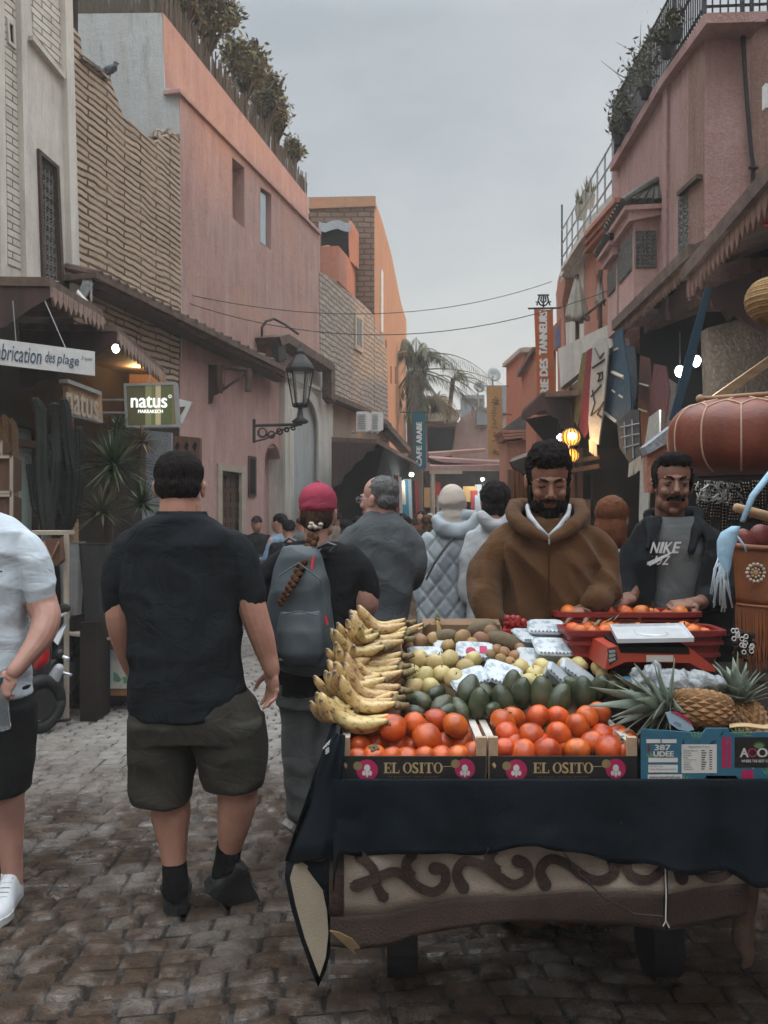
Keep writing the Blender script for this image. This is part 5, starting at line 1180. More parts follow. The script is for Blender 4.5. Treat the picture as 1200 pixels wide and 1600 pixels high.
# ================================================================ PEOPLE
def fuse(name,mb,m,parent,vox=0.008,smooth=4,disp=None,extra=None,build_uv=True):
    me=bpy.data.meshes.new('tmp');me.from_pydata([tuple(p)for p in mb.v],[],mb.f)
    bm=bmesh.new();bm.from_mesh(me);bmesh.ops.recalc_face_normals(bm,faces=bm.faces);bm.to_mesh(me);bm.free()
    o=bpy.data.objects.new('tmp',me);COL.objects.link(o)
    md=o.modifiers.new('r','REMESH');md.mode='VOXEL';md.voxel_size=vox;md.adaptivity=0
    if smooth:ms=o.modifiers.new('s','SMOOTH');ms.factor=0.5;ms.iterations=smooth
    dg=bpy.context.evaluated_depsgraph_get();dg.update()
    nm=bpy.data.meshes.new_from_object(o.evaluated_get(dg));bpy.data.objects.remove(o);bpy.data.meshes.remove(me)
    nv=len(nm.vertices);co=np.empty(nv*3);nm.vertices.foreach_get('co',co);co=co.reshape(-1,3)
    if disp:
        no=np.empty(nv*3);nm.vertices.foreach_get('normal',no);no=no.reshape(-1,3)
        d=np.array([disp(Vector(p))for p in co]);co=co+no*d[:,None]
    off=np.array(abs_loc(parent));co2=co-off
    nm.vertices.foreach_set('co',co2.ravel());nm.name=name
    nm.materials.clear();nm.materials.append(m);nm.polygons.foreach_set('use_smooth',[True]*len(nm.polygons));nm.update()
    box_uv(nm,off);nm.update()
    ob=bpy.data.objects.new(name,nm);COL.objects.link(ob);ob.parent=parent
    return ob
def join_meshes(name,objs,parent):  # shells that overlap under the clothes become one body mesh
    bm=bmesh.new()
    for o in objs:bm.from_mesh(o.data)
    me=bpy.data.meshes.new(name);bm.to_mesh(me);bm.free();me.materials.append(objs[0].data.materials[0])
    o2=bpy.data.objects.new(name,me);COL.objects.link(o2);o2.parent=parent
    for o in objs:bpy.data.objects.remove(o)
    return o2
def ell(c,rx,ry,n=28,sq=2.3,rot=0.0):
    out=[]
    for i in range(n):
        t=2*math.pi*i/n;cs,sn=math.cos(t),math.sin(t)
        x=rx*math.copysign(abs(cs)**(2/sq),cs);y=ry*math.copysign(abs(sn)**(2/sq),sn)
        out.append(Vector(c)+Vector((x*math.cos(rot)-y*math.sin(rot),x*math.sin(rot)+y*math.cos(rot),0)))
    return out
def rings(mb,Z,rs,sq=2.4,n=28):  # (left, right, y, half depth[, extra distance]) in picture measure at distance Z
    L=[]
    for r in rs:
        z=Z+(r[4]if len(r)>4 else 0);c=W((r[0]+r[1])/2,r[2],z);L.append(ell(c,(r[1]-r[0])/2*z/F,r[3],n,sq))
    mb.loft(L)
def limb(mb,Z,ps,n=14,flat=1.0):  # (x, y, radius in pixels[, extra distance])
    P=[W(p[0],p[1],Z+(p[3]if len(p)>3 else 0))for p in ps];R=[p[2]*(Z+(p[3]if len(p)>3 else 0))/F for p in ps]
    # resample smoothly
    Q,S=[],[]
    for i in range(len(P)-1):
        p0,p1,p2,p3=P[max(i-1,0)],P[i],P[i+1],P[min(i+2,len(P)-1)]
        for k in range(5):
            t=k/5;Q.append(0.5*((2*p1)+(p2-p0)*t+(2*p0-5*p1+4*p2-p3)*t*t+(3*p1-p0-3*p2+p3)*t**3));S.append(R[i]+(R[i+1]-R[i])*t)
    Q.append(P[-1]);S.append(R[-1])
    mb.tube(Q,S,n);mb.ball(P[0],R[0]*.98,u=12,v=8);mb.ball(P[-1],R[-1]*.98,u=12,v=8)
def rotm(yaw,pitch=0.0,roll=0.0):  # local x = the person's right, y = where the face looks, z = up
    return(Matrix.Rotation(yaw,3,'Z')@Matrix.Rotation(pitch,3,'X')@Matrix.Rotation(roll,3,'Y'))
class Head:
    def __init__(s,c,R,sc=1.0,wide=1.0):s.c=Vector(c);s.R=R;s.s=sc;s.w=wide
    def p(s,x,y,z):return s.c+s.R@Vector((x*s.s*s.w,y*s.s,z*s.s))
    def b(s,mb,x,y,z,rx,ry,rz,u=16,v=10,M=None):mb.ball(s.p(x,y,z),(rx*s.s*s.w,ry*s.s,rz*s.s),s.R@M if M is not None else s.R,u,v)
    def shape(s,mb,neck=0.058,male=True,lids=0.0):
        s.b(mb,0,-.012,.045,.077,.096,.083,24,16);s.b(mb,0,.03,-.012,.064,.064,.082,20,14)
        s.b(mb,0,.032,-.075,.052,.048,.04);s.b(mb,0,.07,-.102,.02,.017,.015)
        for q in(-1,1):
            s.b(mb,q*.047,.01,-.068,.02,.045,.03);s.b(mb,q*.037,.066,-.028,.022,.022,.02)
            s.b(mb,q*.079,-.004,-.008,.009,.021,.031);s.b(mb,q*.084,-.012,.006,.007,.014,.018)
            s.b(mb,q*.013,.101,-.034,.008,.009,.007)
            s.b(mb,q*.031,.08,.006+.002,.0155,.0125,.0115+lids*.0)
            s.b(mb,q*.03,.083,.026,.024,.011,.0075)
        s.b(mb,0,.086,.025,.02,.012,.011)
        mb.tube([s.p(0,.086,.02),s.p(0,.098,-.004),s.p(0,.109,-.026),s.p(0,.101,-.037)],[.0085*s.s,.0095*s.s,.0135*s.s,.009*s.s],10)
        s.b(mb,0,.090,-.060,.023,.010,.0055);s.b(mb,0,.088,-.071,.019,.010,.0065)
        s.b(mb,0,.078,-.064,.028,.016,.022)
        mb.tube([s.p(0,-.022,.0),s.p(0,-.03,-.08),s.c+s.R@Vector((0,-.035,-.10))*s.s+V(0,0,-.05),s.c+s.R@Vector((0,-.04,-.10))*s.s+V(0,0,-.13)],[neck,neck,neck*1.02,neck*1.12],18)
    def face(s,parent,iris=(0.03,0.018,0.012),down=0.0,brow=True,lipc=(0.24,0.09,0.07),hair=None):
        for q in(-1,1)if down<.6 else():
            w=MB();w.sm=True;s.b(w,q*.031,.0842,.004,.0138,.0118,.0078*(1-down),12,8);e_=w.build('eye',EYEW,parent)
            w=MB();w.sm=True;s.b(w,q*.031,.0946,.004-.002*down,.0060,.0020,.0058*(1-down*.5),10,6);w.build('iris',EYEI,e_)
        w=MB();w.sm=True
        for q in(-1,1):w.tube([s.p(q*.017,.0895,.006),s.p(q*.024,.0945,.0115-.012*down),s.p(q*.031,.0955,.013-.015*down),s.p(q*.039,.0925,.0105-.012*down),s.p(q*.045,.084,.005)],[.001,.0018,.0021,.0018,.001],5)
        w.build('eyelash',hair or HAIR_BLACK,parent)
        if brow:
            w=MB();w.sm=True
            for q in(-1,1):w=MB();w.sm=True;w.tube([s.p(q*.011,.0945,.0225),s.p(q*.024,.0955,.0285),s.p(q*.038,.0885,.030),s.p(q*.052,.073,.023)],[.0042,.0056,.005,.002],8);w.build('eyebrow',hair or HAIR_BLACK,parent)
        w=MB();w.sm=True;s.b(w,0,.0925,-.0605,.0225,.0095,.0046);s.b(w,0,.0915,-.0695,.0185,.0095,.0056);w.build('lips',mat('lips_%d'%len(bpy.data.materials),lipc,bump=0.1,sss=.1,rough=.5),parent)
def skin_mat(name,c,c2):return mat(name,c,c2,sc=14,rough=0.55,bump=0.25,bsc=240,bd=0.0012,spec=0.4,sss=0.12)
def hair_mat(name,c,c2,rough=0.85):return mat(name,c,c2,sc=40,rough=rough,bump=1.0,bsc=110,bd=0.008,spec=0.05,stretch=(1,1,.35))
EYEW=mat('eye_white',(0.22,0.19,0.17),bump=0,rough=.25);EYEI=mat('iris_dark',(0.018,0.011,0.008),bump=0,rough=.1)
HAIR_BLACK=hair_mat('black_hair',(0.012,0.010,0.010),(0.022,0.018,0.016))
SK_TAN=skin_mat('tan_skin',(0.47,0.25,0.18),(0.40,0.195,0.135));SK_DARK=skin_mat('olive_skin',(0.27,0.135,0.09),(0.21,0.10,0.066));SK_PALE=skin_mat('fair_skin',(0.44,0.245,0.19),(0.38,0.19,0.145));SK_BROWN=skin_mat('brown_skin',(0.22,0.105,0.068),(0.16,0.075,0.05))
def cloth(name,c,c2=None,weave=350,rough=.92,sheen=.0,bump=.35,sc=6,crease=1.0):
    m=mat(name,c,c2 or tuple(x*.8 for x in c),sc=sc,rough=rough,bump=bump,bsc=weave,bd=.0012,spec=.1,sheen=sheen)
    nt=m.node_tree;b=nt.nodes['Principled BSDF'];bp=b.inputs['Normal'].links[0].from_node;tc=[n for n in nt.nodes if n.type=='TEX_COORD'][0]  # soft creases under the weave
    n1=nt.nodes.new('ShaderNodeTexNoise');n1.inputs['Scale'].default_value=4;n1.inputs['Detail'].default_value=3;n1.inputs['Distortion'].default_value=1.6;nt.links.new(_map(nt,tc.outputs['Object'],(1,1,1.5),(.4,.3,.5)),n1.inputs['Vector'])
    rg=_math(nt,'POWER',_math(nt,'ABSOLUTE',_math(nt,'SUBTRACT',n1.outputs[0],.5)),.6)
    b2=nt.nodes.new('ShaderNodeBump');b2.inputs['Strength'].default_value=.2*crease;b2.inputs['Distance'].default_value=.05;nt.links.new(rg,b2.inputs['Height']);nt.links.new(b2.outputs[0],bp.inputs['Normal']);return m
def folds(amp,sx=5,sy=5,sz=9,seed=0,shear=0.6,ridge=.6):
    def f(p):
        q=Vector((p.x*sx+p.z*shear*sx+seed,p.y*sy+seed*2,p.z*sz-p.x*shear*sz*.6))
        a=mnoise.noise(q);b=mnoise.noise(q*2.1+Vector((7,3,1)))
        return amp*((1-2.2*abs(a))*ridge+b*(1-ridge)-.25)
    return f
def hand(mb,w,d,n,side=1,s=1.0,curl=(.35,.45,.5,.6),thumb=.5,spread=.0):
    w=Vector(w);d=Vector(d).normalized();n=Vector(n);n=(n-d*n.dot(d)).normalized();t=d.cross(n)*side
    Mx=Matrix((t,d,n)).transposed()
    mb.ball(w+d*.05*s,(.040*s,.052*s,.0155*s),Mx);mb.ball(w+d*.075*s-t*.004*s,(.041*s,.022*s,.013*s),Mx)
    mb.ball(w+d*.035*s+t*.022*s+n*.006*s,(.018*s,.032*s,.015*s),Mx);mb.tube([w-d*.03*s,w+d*.03*s],[.024*s,.028*s],12,flat=.75,up=t)
    for i,(o,L_)in enumerate(((.030,.072),(.010,.080),(-.011,.074),(-.030,.058))):
        p=w+d*(.082-.004*abs(i-1))*s+t*o*s;a=curl[i]*.55;dr=d+t*spread*(1.5-i)*.12;pts=[p];r=.0092*s if i<3 else .0082*s
        for k,fr in enumerate((.45,.31,.24)):
            dd=(dr.normalized()*math.cos(a)+n*math.sin(a));p=p+dd*L_*fr*s;pts.append(p);a+=curl[i]*(1.0,.8,0)[k]
        mb.tube([pts[0]-d*.01*s]+pts,[r,r*1.03,r*.96,r*.88,r*.72],10);mb.ball(pts[-1],r*.74,u=8,v=6)
        for q in pts[1:3]:mb.ball(q,r*1.0,u=8,v=6)
    b0=w+d*.022*s+t*.028*s;d1=(d*.62+t*(.75-.3*thumb)+n*(.15+thumb*.5)).normalized();d2=(d*.85+t*(.35-.4*thumb)+n*(.2+.5*thumb)).normalized()
    p1=b0+d1*.038*s;p2=p1+d1*.022*s;p3=p2+d2*.028*s
    mb.tube([b0,p1,p2,p3],[.014*s,.0118*s,.0105*s,.0082*s],10);mb.ball(p3,.0084*s,u=8,v=6)
def shoe(parent,heel,toe,up,ln=.29,wd=.1,m=None,ms=None,high=.10,laces=None,name='shoe'):
    heel=Vector(heel);f=(Vector(toe)-heel).normalized();up=Vector(up);up=(up-f*up.dot(f)).normalized();sd=f.cross(up)
    Mx=Matrix((sd,f,up)).transposed();P=lambda x,y,z:heel+sd*x+f*y+up*z
    w=MB();R=[]
    prof=((-.004,.026,.05),(.01,.034,.08),(.03,.037,.097),(.07,.038,.102),(.11,.037,.090),(.15,.040,.066),(.19,.046,.052),(.235,.044,.042),(.27,.034,.034),(.288,.018,.026))
    for y,hx,hz in prof:
        y*=ln/.29;hx*=wd/.1;hz=.022+(hz-.022)*high/.1
        R.append([P(hx*math.copysign(abs(math.cos(t))**.8,math.cos(t)),y,.012+(hz if math.sin(t)>0 else .004)*math.sin(t))for t in np.linspace(0,2*math.pi,21)[:-1]])
    w.loft(R);w.tube([P(0,.045,.05),P(0,.045,high*1.04)],[.040,.038],14)
    o=fuse(name,w,m,parent,.005,3)
    w=MB();w.sm=False
    def outline(z,k):return[P(x*wd/.1*k,y*ln/.29,z)for x,y in((0,-.012),(.03,-.004),(.040,.03),(.038,.1),(.044,.17),(.050,.215),(.045,.26),(.026,.292),(0,.302),(-.026,.292),(-.045,.26),(-.050,.215),(-.040,.17),(-.036,.1),(-.040,.03),(-.03,-.004))]
    w.loft([outline(-.012,.94),outline(-.006,1.0),outline(.018,.99)]);w.build('sole',ms or m,o)
    if laces:
        w=MB();w.sm=True
        for k in range(5):y=.095+k*.022;z=(.09-k*.009)*high/.1+.008;w.tube([P(-.022,y,z),P(0,y+.004,z+.006),P(.022,y,z)],.0028,6)
        w.build('lace',laces,o)
    return o

# ---------- man in the black T-shirt
Z=3.25
r_=root('person',G0(285,Z),'heavy man in black T-shirt and dark olive shorts, walking away','person')
w=MB();H=Head(W(281,762,Z),rotm(0.05,-.06),1.08,1.06);H.shape(w,.070);limb(w,Z,[(283,790,32),(284,806,31)])
a_=fuse('head',w,SK_TAN,r_,.004,4)
w=MB();rings(w,Z,[(215,355,850,.09),(215,355,1000,.11),(225,365,1100,.12)]);limb(w,Z,[(262,1120,38),(264,1200,36),(266,1240,31),(267,1275,31),(270,1315,23),(273,1365,17),(274,1395,18)]);limb(w,Z,[(350,1120,40),(364,1180,37),(371,1215,32,.0),(371,1250,32,.0),(365,1290,26,.02),(358,1330,17,.05),(352,1365,17,.08)])
b_=fuse('limbs',w,SK_TAN,r_,.010,4)
w=MB();limb(w,Z,[(188,920,22),(187,960,22),(190,990,19,.02),(198,1022,15,.06),(208,1050,12,.12)]);hand(w,W(208,1050,Z+.12),V(.1,.5,-.8),V(1,0,0),1)
limb(w,Z,[(386,915,23),(397,958,22),(409,995,20,.01),(418,1025,16,.02),(425,1048,12.5,.02)]);hand(w,W(426,1046,Z+.02),V(-.02,.1,-1),V(-.75,-.65,0),1,1.02,(.3,.35,.45,.55),.2,.8)
c_=fuse('arms',w,SK_TAN,r_,.0038,3);join_meshes('body',[a_,b_,c_],r_)
w=MB();rings(w,Z,[(247,321,801,.078,-.035),(231,339,810,.105,-.03),(207,361,828,.125,-.02),(196,371,850,.145,-.01),(190,376,890,.155),(194,377,940,.165),(202,376,990,.17),(206,379,1040,.18),(205,384,1085,.18),(207,386,1114,.18)],2.5)
limb(w,Z,[(218,848,24),(203,862,29),(191,895,30),(184,928,25),(183,943,23)]);limb(w,Z,[(350,846,24),(365,860,29),(378,893,30),(388,922,26),(391,934,25)])
fuse('shirt',w,cloth('black_cotton',(0.016,0.019,0.022),(0.011,0.013,0.015)),r_,.007,3,folds(.016,4,4,5,1.3,.9))
w=MB();rings(w,Z,[(212,378,1070,.165),(208,396,1095,.17),(206,409,1125,.175),(207,412,1150,.17)],2.6);rings(w,Z,[(206,300,1120,.155),(205,303,1170,.14),(206,302,1215,.13),(207,299,1249,.125)],2.6)
rings(w,Z,[(296,412,1120,.155),(304,416,1160,.15),(313,415,1195,.14),(321,411,1226,.13)],2.6)
fuse('shorts',w,cloth('olive_twill',(0.048,0.044,0.036),(0.033,0.031,0.026)),r_,.007,3,folds(.016,4,4,5,4.2,.9))
w=MB();w.sm=True;rings(w,Z,[(246,322,799,.08,-.035),(245,323,803,.084,-.035),(243,325,807,.086,-.035)]);w.build('collar',cloth('black_rib',(0.014,0.016,0.019)),r_)
w=MB();H.b(w,0,-.02,.052,.084,.098,.082,28,18);H.b(w,0,-.045,.0,.078,.07,.06,24,14);H.b(w,0,.03,.08,.07,.07,.05)
fuse('hair',w,HAIR_BLACK,r_,.005,2,lambda p:.004*mnoise.noise(p*45))
w=MB();limb(w,Z,[(272,1345,19),(274,1372,20),(275,1395,20)]);limb(w,Z+.05,[(359,1316,20),(355,1345,20),(350,1365,20)]);fuse('sock',w,cloth('black_knit',(0.012,0.012,0.013)),r_,.006,2,lambda p:.0009*math.sin(p.z*300))
blk=mat('black_leather',(0.012,0.012,0.013),(0.02,0.02,0.021),rough=.45,bump=.3);rub=mat('black_rubber',(0.013,0.013,0.013),rough=.7)
shoe(r_,W(276,1424,Z-.03),W(276,1424,Z-.03)+V(-.26,1,0),(0,0,1),.29,.128,blk,rub,.135)
shoe(r_,W(326,1384,Z+.02),W(396,1424,Z+.14),V(.5,.0,.75),.285,.125,blk,rub,.135,blk)

# ---------- man in the pale T-shirt at the frame edge
Z=3.36
r_=root('person',G0(-30,Z),'man in pale blue-grey T-shirt with white trainers, cut by the left edge','person')
w=MB();H=Head(W(-42,735,Z),rotm(math.pi+.1),1.03);H.shape(w,.06);a_=fuse('head',w,SK_PALE,r_,.005,4)
w=MB();rings(w,Z,[(-110,30,850,.09),(-110,30,1080,.10)]);limb(w,Z,[(5,1100,32),(10,1190,29),(10,1235,27,-.03),(12,1275,26,-.0),(17,1330,18,.0),(22,1395,13,.0)]);limb(w,Z+.3,[(-80,1060,34),(-80,1190,27),(-80,1250,25),(-84,1338,13)]);b_=fuse('limbs',w,SK_PALE,r_,.01,4)
w=MB();limb(w,Z,[(58,915,23),(66,945,24),(72,968,22,-.03),(62,998,20,-.08),(38,1030,14,-.14),(22,1050,12,-.17)]);hand(w,W(22,1050,Z-.17),V(-.5,-.15,-.85),V(.3,1,-.1),-1,1.02,(.9,1.0,1.1,1.15),.7)
limb(w,Z,[(-125,915,24),(-135,980,20),(-130,1050,12)]);hand(w,W(-130,1050,Z),V(0,-.1,-1),V(1,0,0),1);c_=fuse('arms',w,SK_PALE,r_,.0038,3)
join_meshes('body',[a_,b_,c_],r_);H.face(r_)
w=MB();rings(w,Z,[(-75,-8,800,.07),(-100,18,812,.09),(-122,42,830,.12),(-125,46,860,.14),(-120,42,920,.145),(-116,38,980,.145),(-118,42,1040,.15),(-120,46,1086,.15)],2.5)
limb(w,Z,[(22,842,22),(42,862,27),(55,895,28),(62,925,25),(64,938,24)]);limb(w,Z,[(-108,850,24),(-122,900,28),(-126,940,24)])
fuse('shirt',w,cloth('pale_blue_grey_jersey',(0.52,0.57,0.61),(0.46,0.51,0.55)),r_,.007,3,folds(.016,4,4,6,9.0,.8))
w=MB();w.box(W(1,893,Z-.158),(.012,.003,.006));w.build('chest_logo',M['teal'],r_)
w=MB();rings(w,Z,[(-116,44,1068,.14),(-120,50,1110,.15)]);rings(w,Z,[(-45,51,1100,.14),(-42,50,1170,.14),(-36,44,1236,.13)]);rings(w,Z+.1,[(-125,-35,1100,.14),(-125,-42,1230,.12)]);fuse('shorts',w,cloth('black_shorts_cloth',(0.02,0.02,0.021)),r_,.008,3,folds(.012,4,4,5,2))
wl_=mat('white_trainer_canvas',(0.62,0.64,0.66),(0.55,0.57,0.59),rough=.7,bsc=200);ws_=mat('white_rubber',(0.6,0.6,0.6),rough=.6)
shoe(r_,G0(22,Z+.04)+V(0,0,.012),G0(22,Z+.04)+V(.16,-1,.012),(0,0,1),.285,.112,wl_,ws_,.095,wl_);shoe(r_,G0(-84,Z+.36)+V(0,0,.012),G0(-84,Z+.36)+V(.02,-1,.012),(0,0,1),.29,.1,wl_,ws_,.095)
w=MB();limb(w,Z,[(21,1378,14),(22,1396,14)]);fuse('sock',w,wl_,r_,.006,2)
w=MB();H.b(w,0,-.02,.052,.082,.1,.08,24,14);fuse('hair',w,hair_mat('brown_hair',(0.06,0.035,0.02),(0.04,0.025,0.015)),r_,.006,2)
r_=root('water_bottle',W(6,1140,Z-.2),'clear plastic water bottle held by the man in the pale T-shirt','bottle')
w=MB();w.sm=True;w.lathe(W(4,1142,Z-.19),[(.012,.0),(.03,.004),(.033,.02),(.031,.035),(.033,.05),(.031,.065),(.033,.08),(.033,.11),(.028,.14),(.014,.165),(.0125,.185)],20,Matrix.Rotation(-.12,3,'Y'));w.build('bottle',mat('clear_plastic',(0.8,0.85,0.88),(0.7,0.76,0.8),rough=.08,bump=0,trans=.9),r_)
w=MB();w.lathe(W(-2,1066,Z-.19),[(.015,0),(.015,.018)],14);w.build('cap',M['teal'],r_)

# ---------- woman with pink cap and backpack
Z=3.7
r_=root('person',G0(480,Z),'woman in pink cap with a long braid, black top and grey trousers, seen from behind','person')
w=MB();H=Head(W(497,803,Z),rotm(-.12,-.05),.98);H.shape(w,.05);a_=fuse('head',w,SK_PALE,r_,.005,4)
w=MB();rings(w,Z,[(440,550,880,.08),(450,535,1050,.09)]);limb(w,Z,[(470,1080,26),(470,1200,20),(462,1270,13)]);limb(w,Z+.1,[(505,1080,26),(508,1200,20),(510,1350,12)]);b_=fuse('limbs',w,SK_PALE,r_,.012,3)
w=MB();limb(w,Z,[(560,900,20),(570,935,21),(568,950,20,.03),(548,962,15,.18),(530,955,10,.28)]);hand(w,W(530,955,Z+.28),V(-.4,1,.1),V(-.6,0,-1),-1,.92);limb(w,Z,[(415,905,18),(406,950,17),(415,1000,13,.12),(425,1020,9,.2)]);hand(w,W(425,1020,Z+.2),V(.1,.8,-.5),V(1,0,0),1,.92);c_=fuse('arms',w,SK_PALE,r_,.0045,3)
join_meshes('body',[a_,b_,c_],r_)
w=MB();rings(w,Z,[(462,530,846,.06),(448,545,856,.085),(432,562,875,.1),(426,566,905,.115),(428,560,950,.12),(432,552,1000,.12),(430,545,1050,.125),(430,545,1082,.125)],2.4)
limb(w,Z,[(448,875,20),(425,895,22),(413,930,21),(410,950,20)]);limb(w,Z,[(545,872,21),(562,893,24),(570,915,24),(573,926,23)]);fuse('shirt',w,cloth('black_jersey',(0.014,0.014,0.015)),r_,.009,3,folds(.012,4,4,6,21))
w=MB();rings(w,Z,[(432,545,1060,.12),(432,540,1100,.13)]);limb(w,Z,[(470,1095,35),(470,1160,31),(468,1210,24),(466,1262,19)]);limb(w,Z+.05,[(512,1095,32),(514,1200,26),(515,1330,19)]);fuse('trousers',w,cloth('grey_trouser_cloth',(0.15,0.155,0.155),(0.11,0.115,0.115)),r_,.009,3,folds(.016,5,5,4,33))
capm=cloth('raspberry_cap_cloth',(0.30,0.045,0.075),(0.25,0.035,0.06))
w=MB();H.b(w,0,-.005,.058,.087,.105,.085,28,18);H.b(w,0,-.01,.03,.086,.104,.05,24,12)
fuse('cap',w,capm,r_,.006,3,lambda p:-.0016 if abs(math.sin(math.atan2(p.x-H.c.x,p.y-H.c.y)*3+.4))<.06 else 0)
w=MB();w.sm=True;H.b(w,0,.15,.03,.07,.07,.008);w.ball(H.p(0,-.005,.144),.007);w.build('brim',capm,r_)
hb=hair_mat('chestnut_hair',(0.05,0.028,0.018),(0.032,0.018,0.012))
w=MB();H.b(w,0,-.04,-.02,.076,.07,.062);H.b(w,0,-.085,-.045,.04,.035,.04);fuse('hair',w,hb,r_,.005,2,lambda p:.003*mnoise.noise(Vector((p.x*90,p.y*90,p.z*18))))
w=MB();w.sm=True
bp=[(490,838,-.16),(484,856,-.19),(474,876,-.24),(466,896,-.29),(456,914,-.32),(446,930,-.33),(438,944,-.335)]
P_=[W(x,y,Z+o)for x,y,o in bp]
def along(P,t):
    k=min(int(t*(len(P)-1)),len(P)-2);return P[k].lerp(P[k+1],t*(len(P)-1)-k)
for k in range(26):
    t=k/25;c=along(P_,t);s_=1 if k%2 else-1;rr=.0185*(1-.45*t);w.ball(c+V(s_*rr*.5,0,0),(rr,rr*.9,rr*1.15),Matrix.Rotation(s_*.7,3,'Y'),10,8)
w.build('braid',hair_mat('auburn_braid',(0.11,0.05,0.028),(0.06,0.03,0.018)),r_)
w=MB();w.sm=True
for k in range(9):a=W(492,822,Z-.14)+V(U(-.03,.03),U(-.01,.01),U(-.012,.012));w.ball(a,(.014,.01,.009),rotm(U(0,3),U(0,3)),8,6)
w.build('hair_tie',M['cream'],r_)
shoe(r_,W(450,1288,Z-.02),W(474,1312,Z+.16),V(.2,-.3,.9),.25,.088,mat('grey_trainer',(0.07,0.07,0.07)),mat('pale_sole',(0.35,0.33,0.3)),.09);shoe(r_,W(515,1345,Z),W(515,1345,Z)+V(0,1,0),(0,0,1),.25,.088,mat('grey_trainer_b',(0.07,0.07,0.07)),rub,.09)
r_=root('backpack',W(468,1045,Z-.2),'grey-blue backpack with red zip pulls on the woman in the pink cap','backpack')
bpm=mat('grey_blue_nylon',(0.075,0.092,0.10),(0.052,0.066,0.074),sc=5,rough=.6,bump=.4,bsc=200,bd=.001,spec=.4)
w=MB();rings(w,Z-.17,[(440,492,853,.05),(430,502,870,.08),(424,512,905,.105),(418,520,950,.12),(418,523,1000,.13),(424,520,1035,.12),(440,508,1050,.09)],2.7);fuse('pack',w,bpm,r_,.008,3,folds(.016,4,4,5,55,.8))
w=MB();rings(w,Z-.28,[(438,500,955,.03),(432,508,985,.05),(434,508,1020,.05),(448,498,1038,.03)],2.8);fuse('front_pocket',w,bpm,r_,.007,3,folds(.012,6,6,6,5))
w=MB()
for pts in([(446,858),(443,847),(452,840),(463,846)],[(492,858),(512,848),(524,852),(516,862)]):w.tube([W(x,y,Z-.13)for x,y in pts],.02,8,flat=.4,up=(0,-1,0))
w.tube([W(x,y,Z-.3)for x,y in((436,900),(466,880),(500,905),(514,960),(517,1010))],.004,5);w.tube([W(x,y,Z-.345)for x,y in((440,960),(468,955),(498,962))],.003,5)
w.build('strap',bpm,r_)
w=MB();w.beam(W(490,870,Z-.27),W(487,890,Z-.285),.009,.006);w.beam(W(508,962,Z-.31),W(512,976,Z-.315),.009,.006);w.build('zip_pull',mat('bright_red_cord',(0.6,0.02,0.03)),r_)
w=MB();w.beam(W(436,1030,Z-.3),W(446,1031,Z-.3),.004,.008);w.build('buckle',M['white_paint'],r_)

# ---------- grey-haired man with glasses
Z=4.4
r_=root('person',G0(595,Z),'grey-haired man with glasses and a dark grey jumper, face turned aside','person')
w=MB();H=Head(W(592,782,Z),rotm(1.0,0),1.0);H.shape(w,.056);a_=fuse('head',w,SK_PALE,r_,.005,4)
w=MB();rings(w,Z,[(560,630,850,.09),(560,630,1000,.1)]);limb(w,Z,[(575,1000,20),(575,1200,14)]);limb(w,Z,[(610,1000,20),(612,1200,14)]);b_=fuse('limbs',w,SK_PALE,r_,.015,3)
w=MB();limb(w,Z,[(640,880,12),(635,920,11,.1),(610,925,8,.25)]);hand(w,W(610,925,Z+.25),V(-1,.3,0),V(0,0,-1),1);c_=fuse('arms',w,SK_PALE,r_,.006,3);join_meshes('body',[a_,b_,c_],r_)
w=MB();rings(w,Z,[(574,618,798,.065),(566,628,806,.08),(548,642,822,.11),(540,652,845,.13),(540,650,890,.135),(545,640,940,.13),(548,634,990,.135)],2.4)
limb(w,Z,[(632,832,17),(645,855,18),(652,885,16),(648,908,14,.05),(622,915,12,.2)]);limb(w,Z,[(552,835,16),(540,860,17),(537,890,14),(545,915,12,.12)]);fuse('jumper',w,cloth('charcoal_wool',(0.088,0.095,0.10),(0.068,0.074,0.078),bump=.6,weave=160),r_,.01,3,folds(.02,4,4,5,12))
w=MB();rings(w,Z,[(549,632,978,.12),(550,632,1010,.13)]);limb(w,Z,[(573,1020,24),(575,1120,20),(576,1240,15)]);limb(w,Z,[(612,1020,24),(613,1120,20),(614,1240,15)]);fuse('jeans',w,cloth('dark_denim',(0.022,0.032,0.045)),r_,.012,3,folds(.012,5,5,5,3))
for x in(575,613):shoe(r_,G0(x,Z)+V(0,0,.012),G0(x,Z)+V(0,1,.012),(0,0,1),.28,.1,blk,rub)
gh=hair_mat('grey_hair',(0.16,0.16,0.155),(0.09,0.09,0.088))
w=MB();H.b(w,0,-.028,.055,.082,.088,.078,24,16);H.b(w,0,-.055,.0,.076,.055,.06,20,12);fuse('hair',w,gh,r_,.006,2,lambda p:.004*mnoise.noise(p*50))
H.face(r_,brow=True,hair=gh)
w=MB();w.sm=True
for q in(-1,1):w.tube([H.p(q*.034+.022*math.cos(t),.108,.004+.016*math.sin(t))for t in np.linspace(0,6.283,15)],.0014,5);w.tube([H.p(q*.056,.106,.008),H.p(q*.084,.0,.01)],.0014,5)
w.build('glasses',M['grey_metal'],r_)

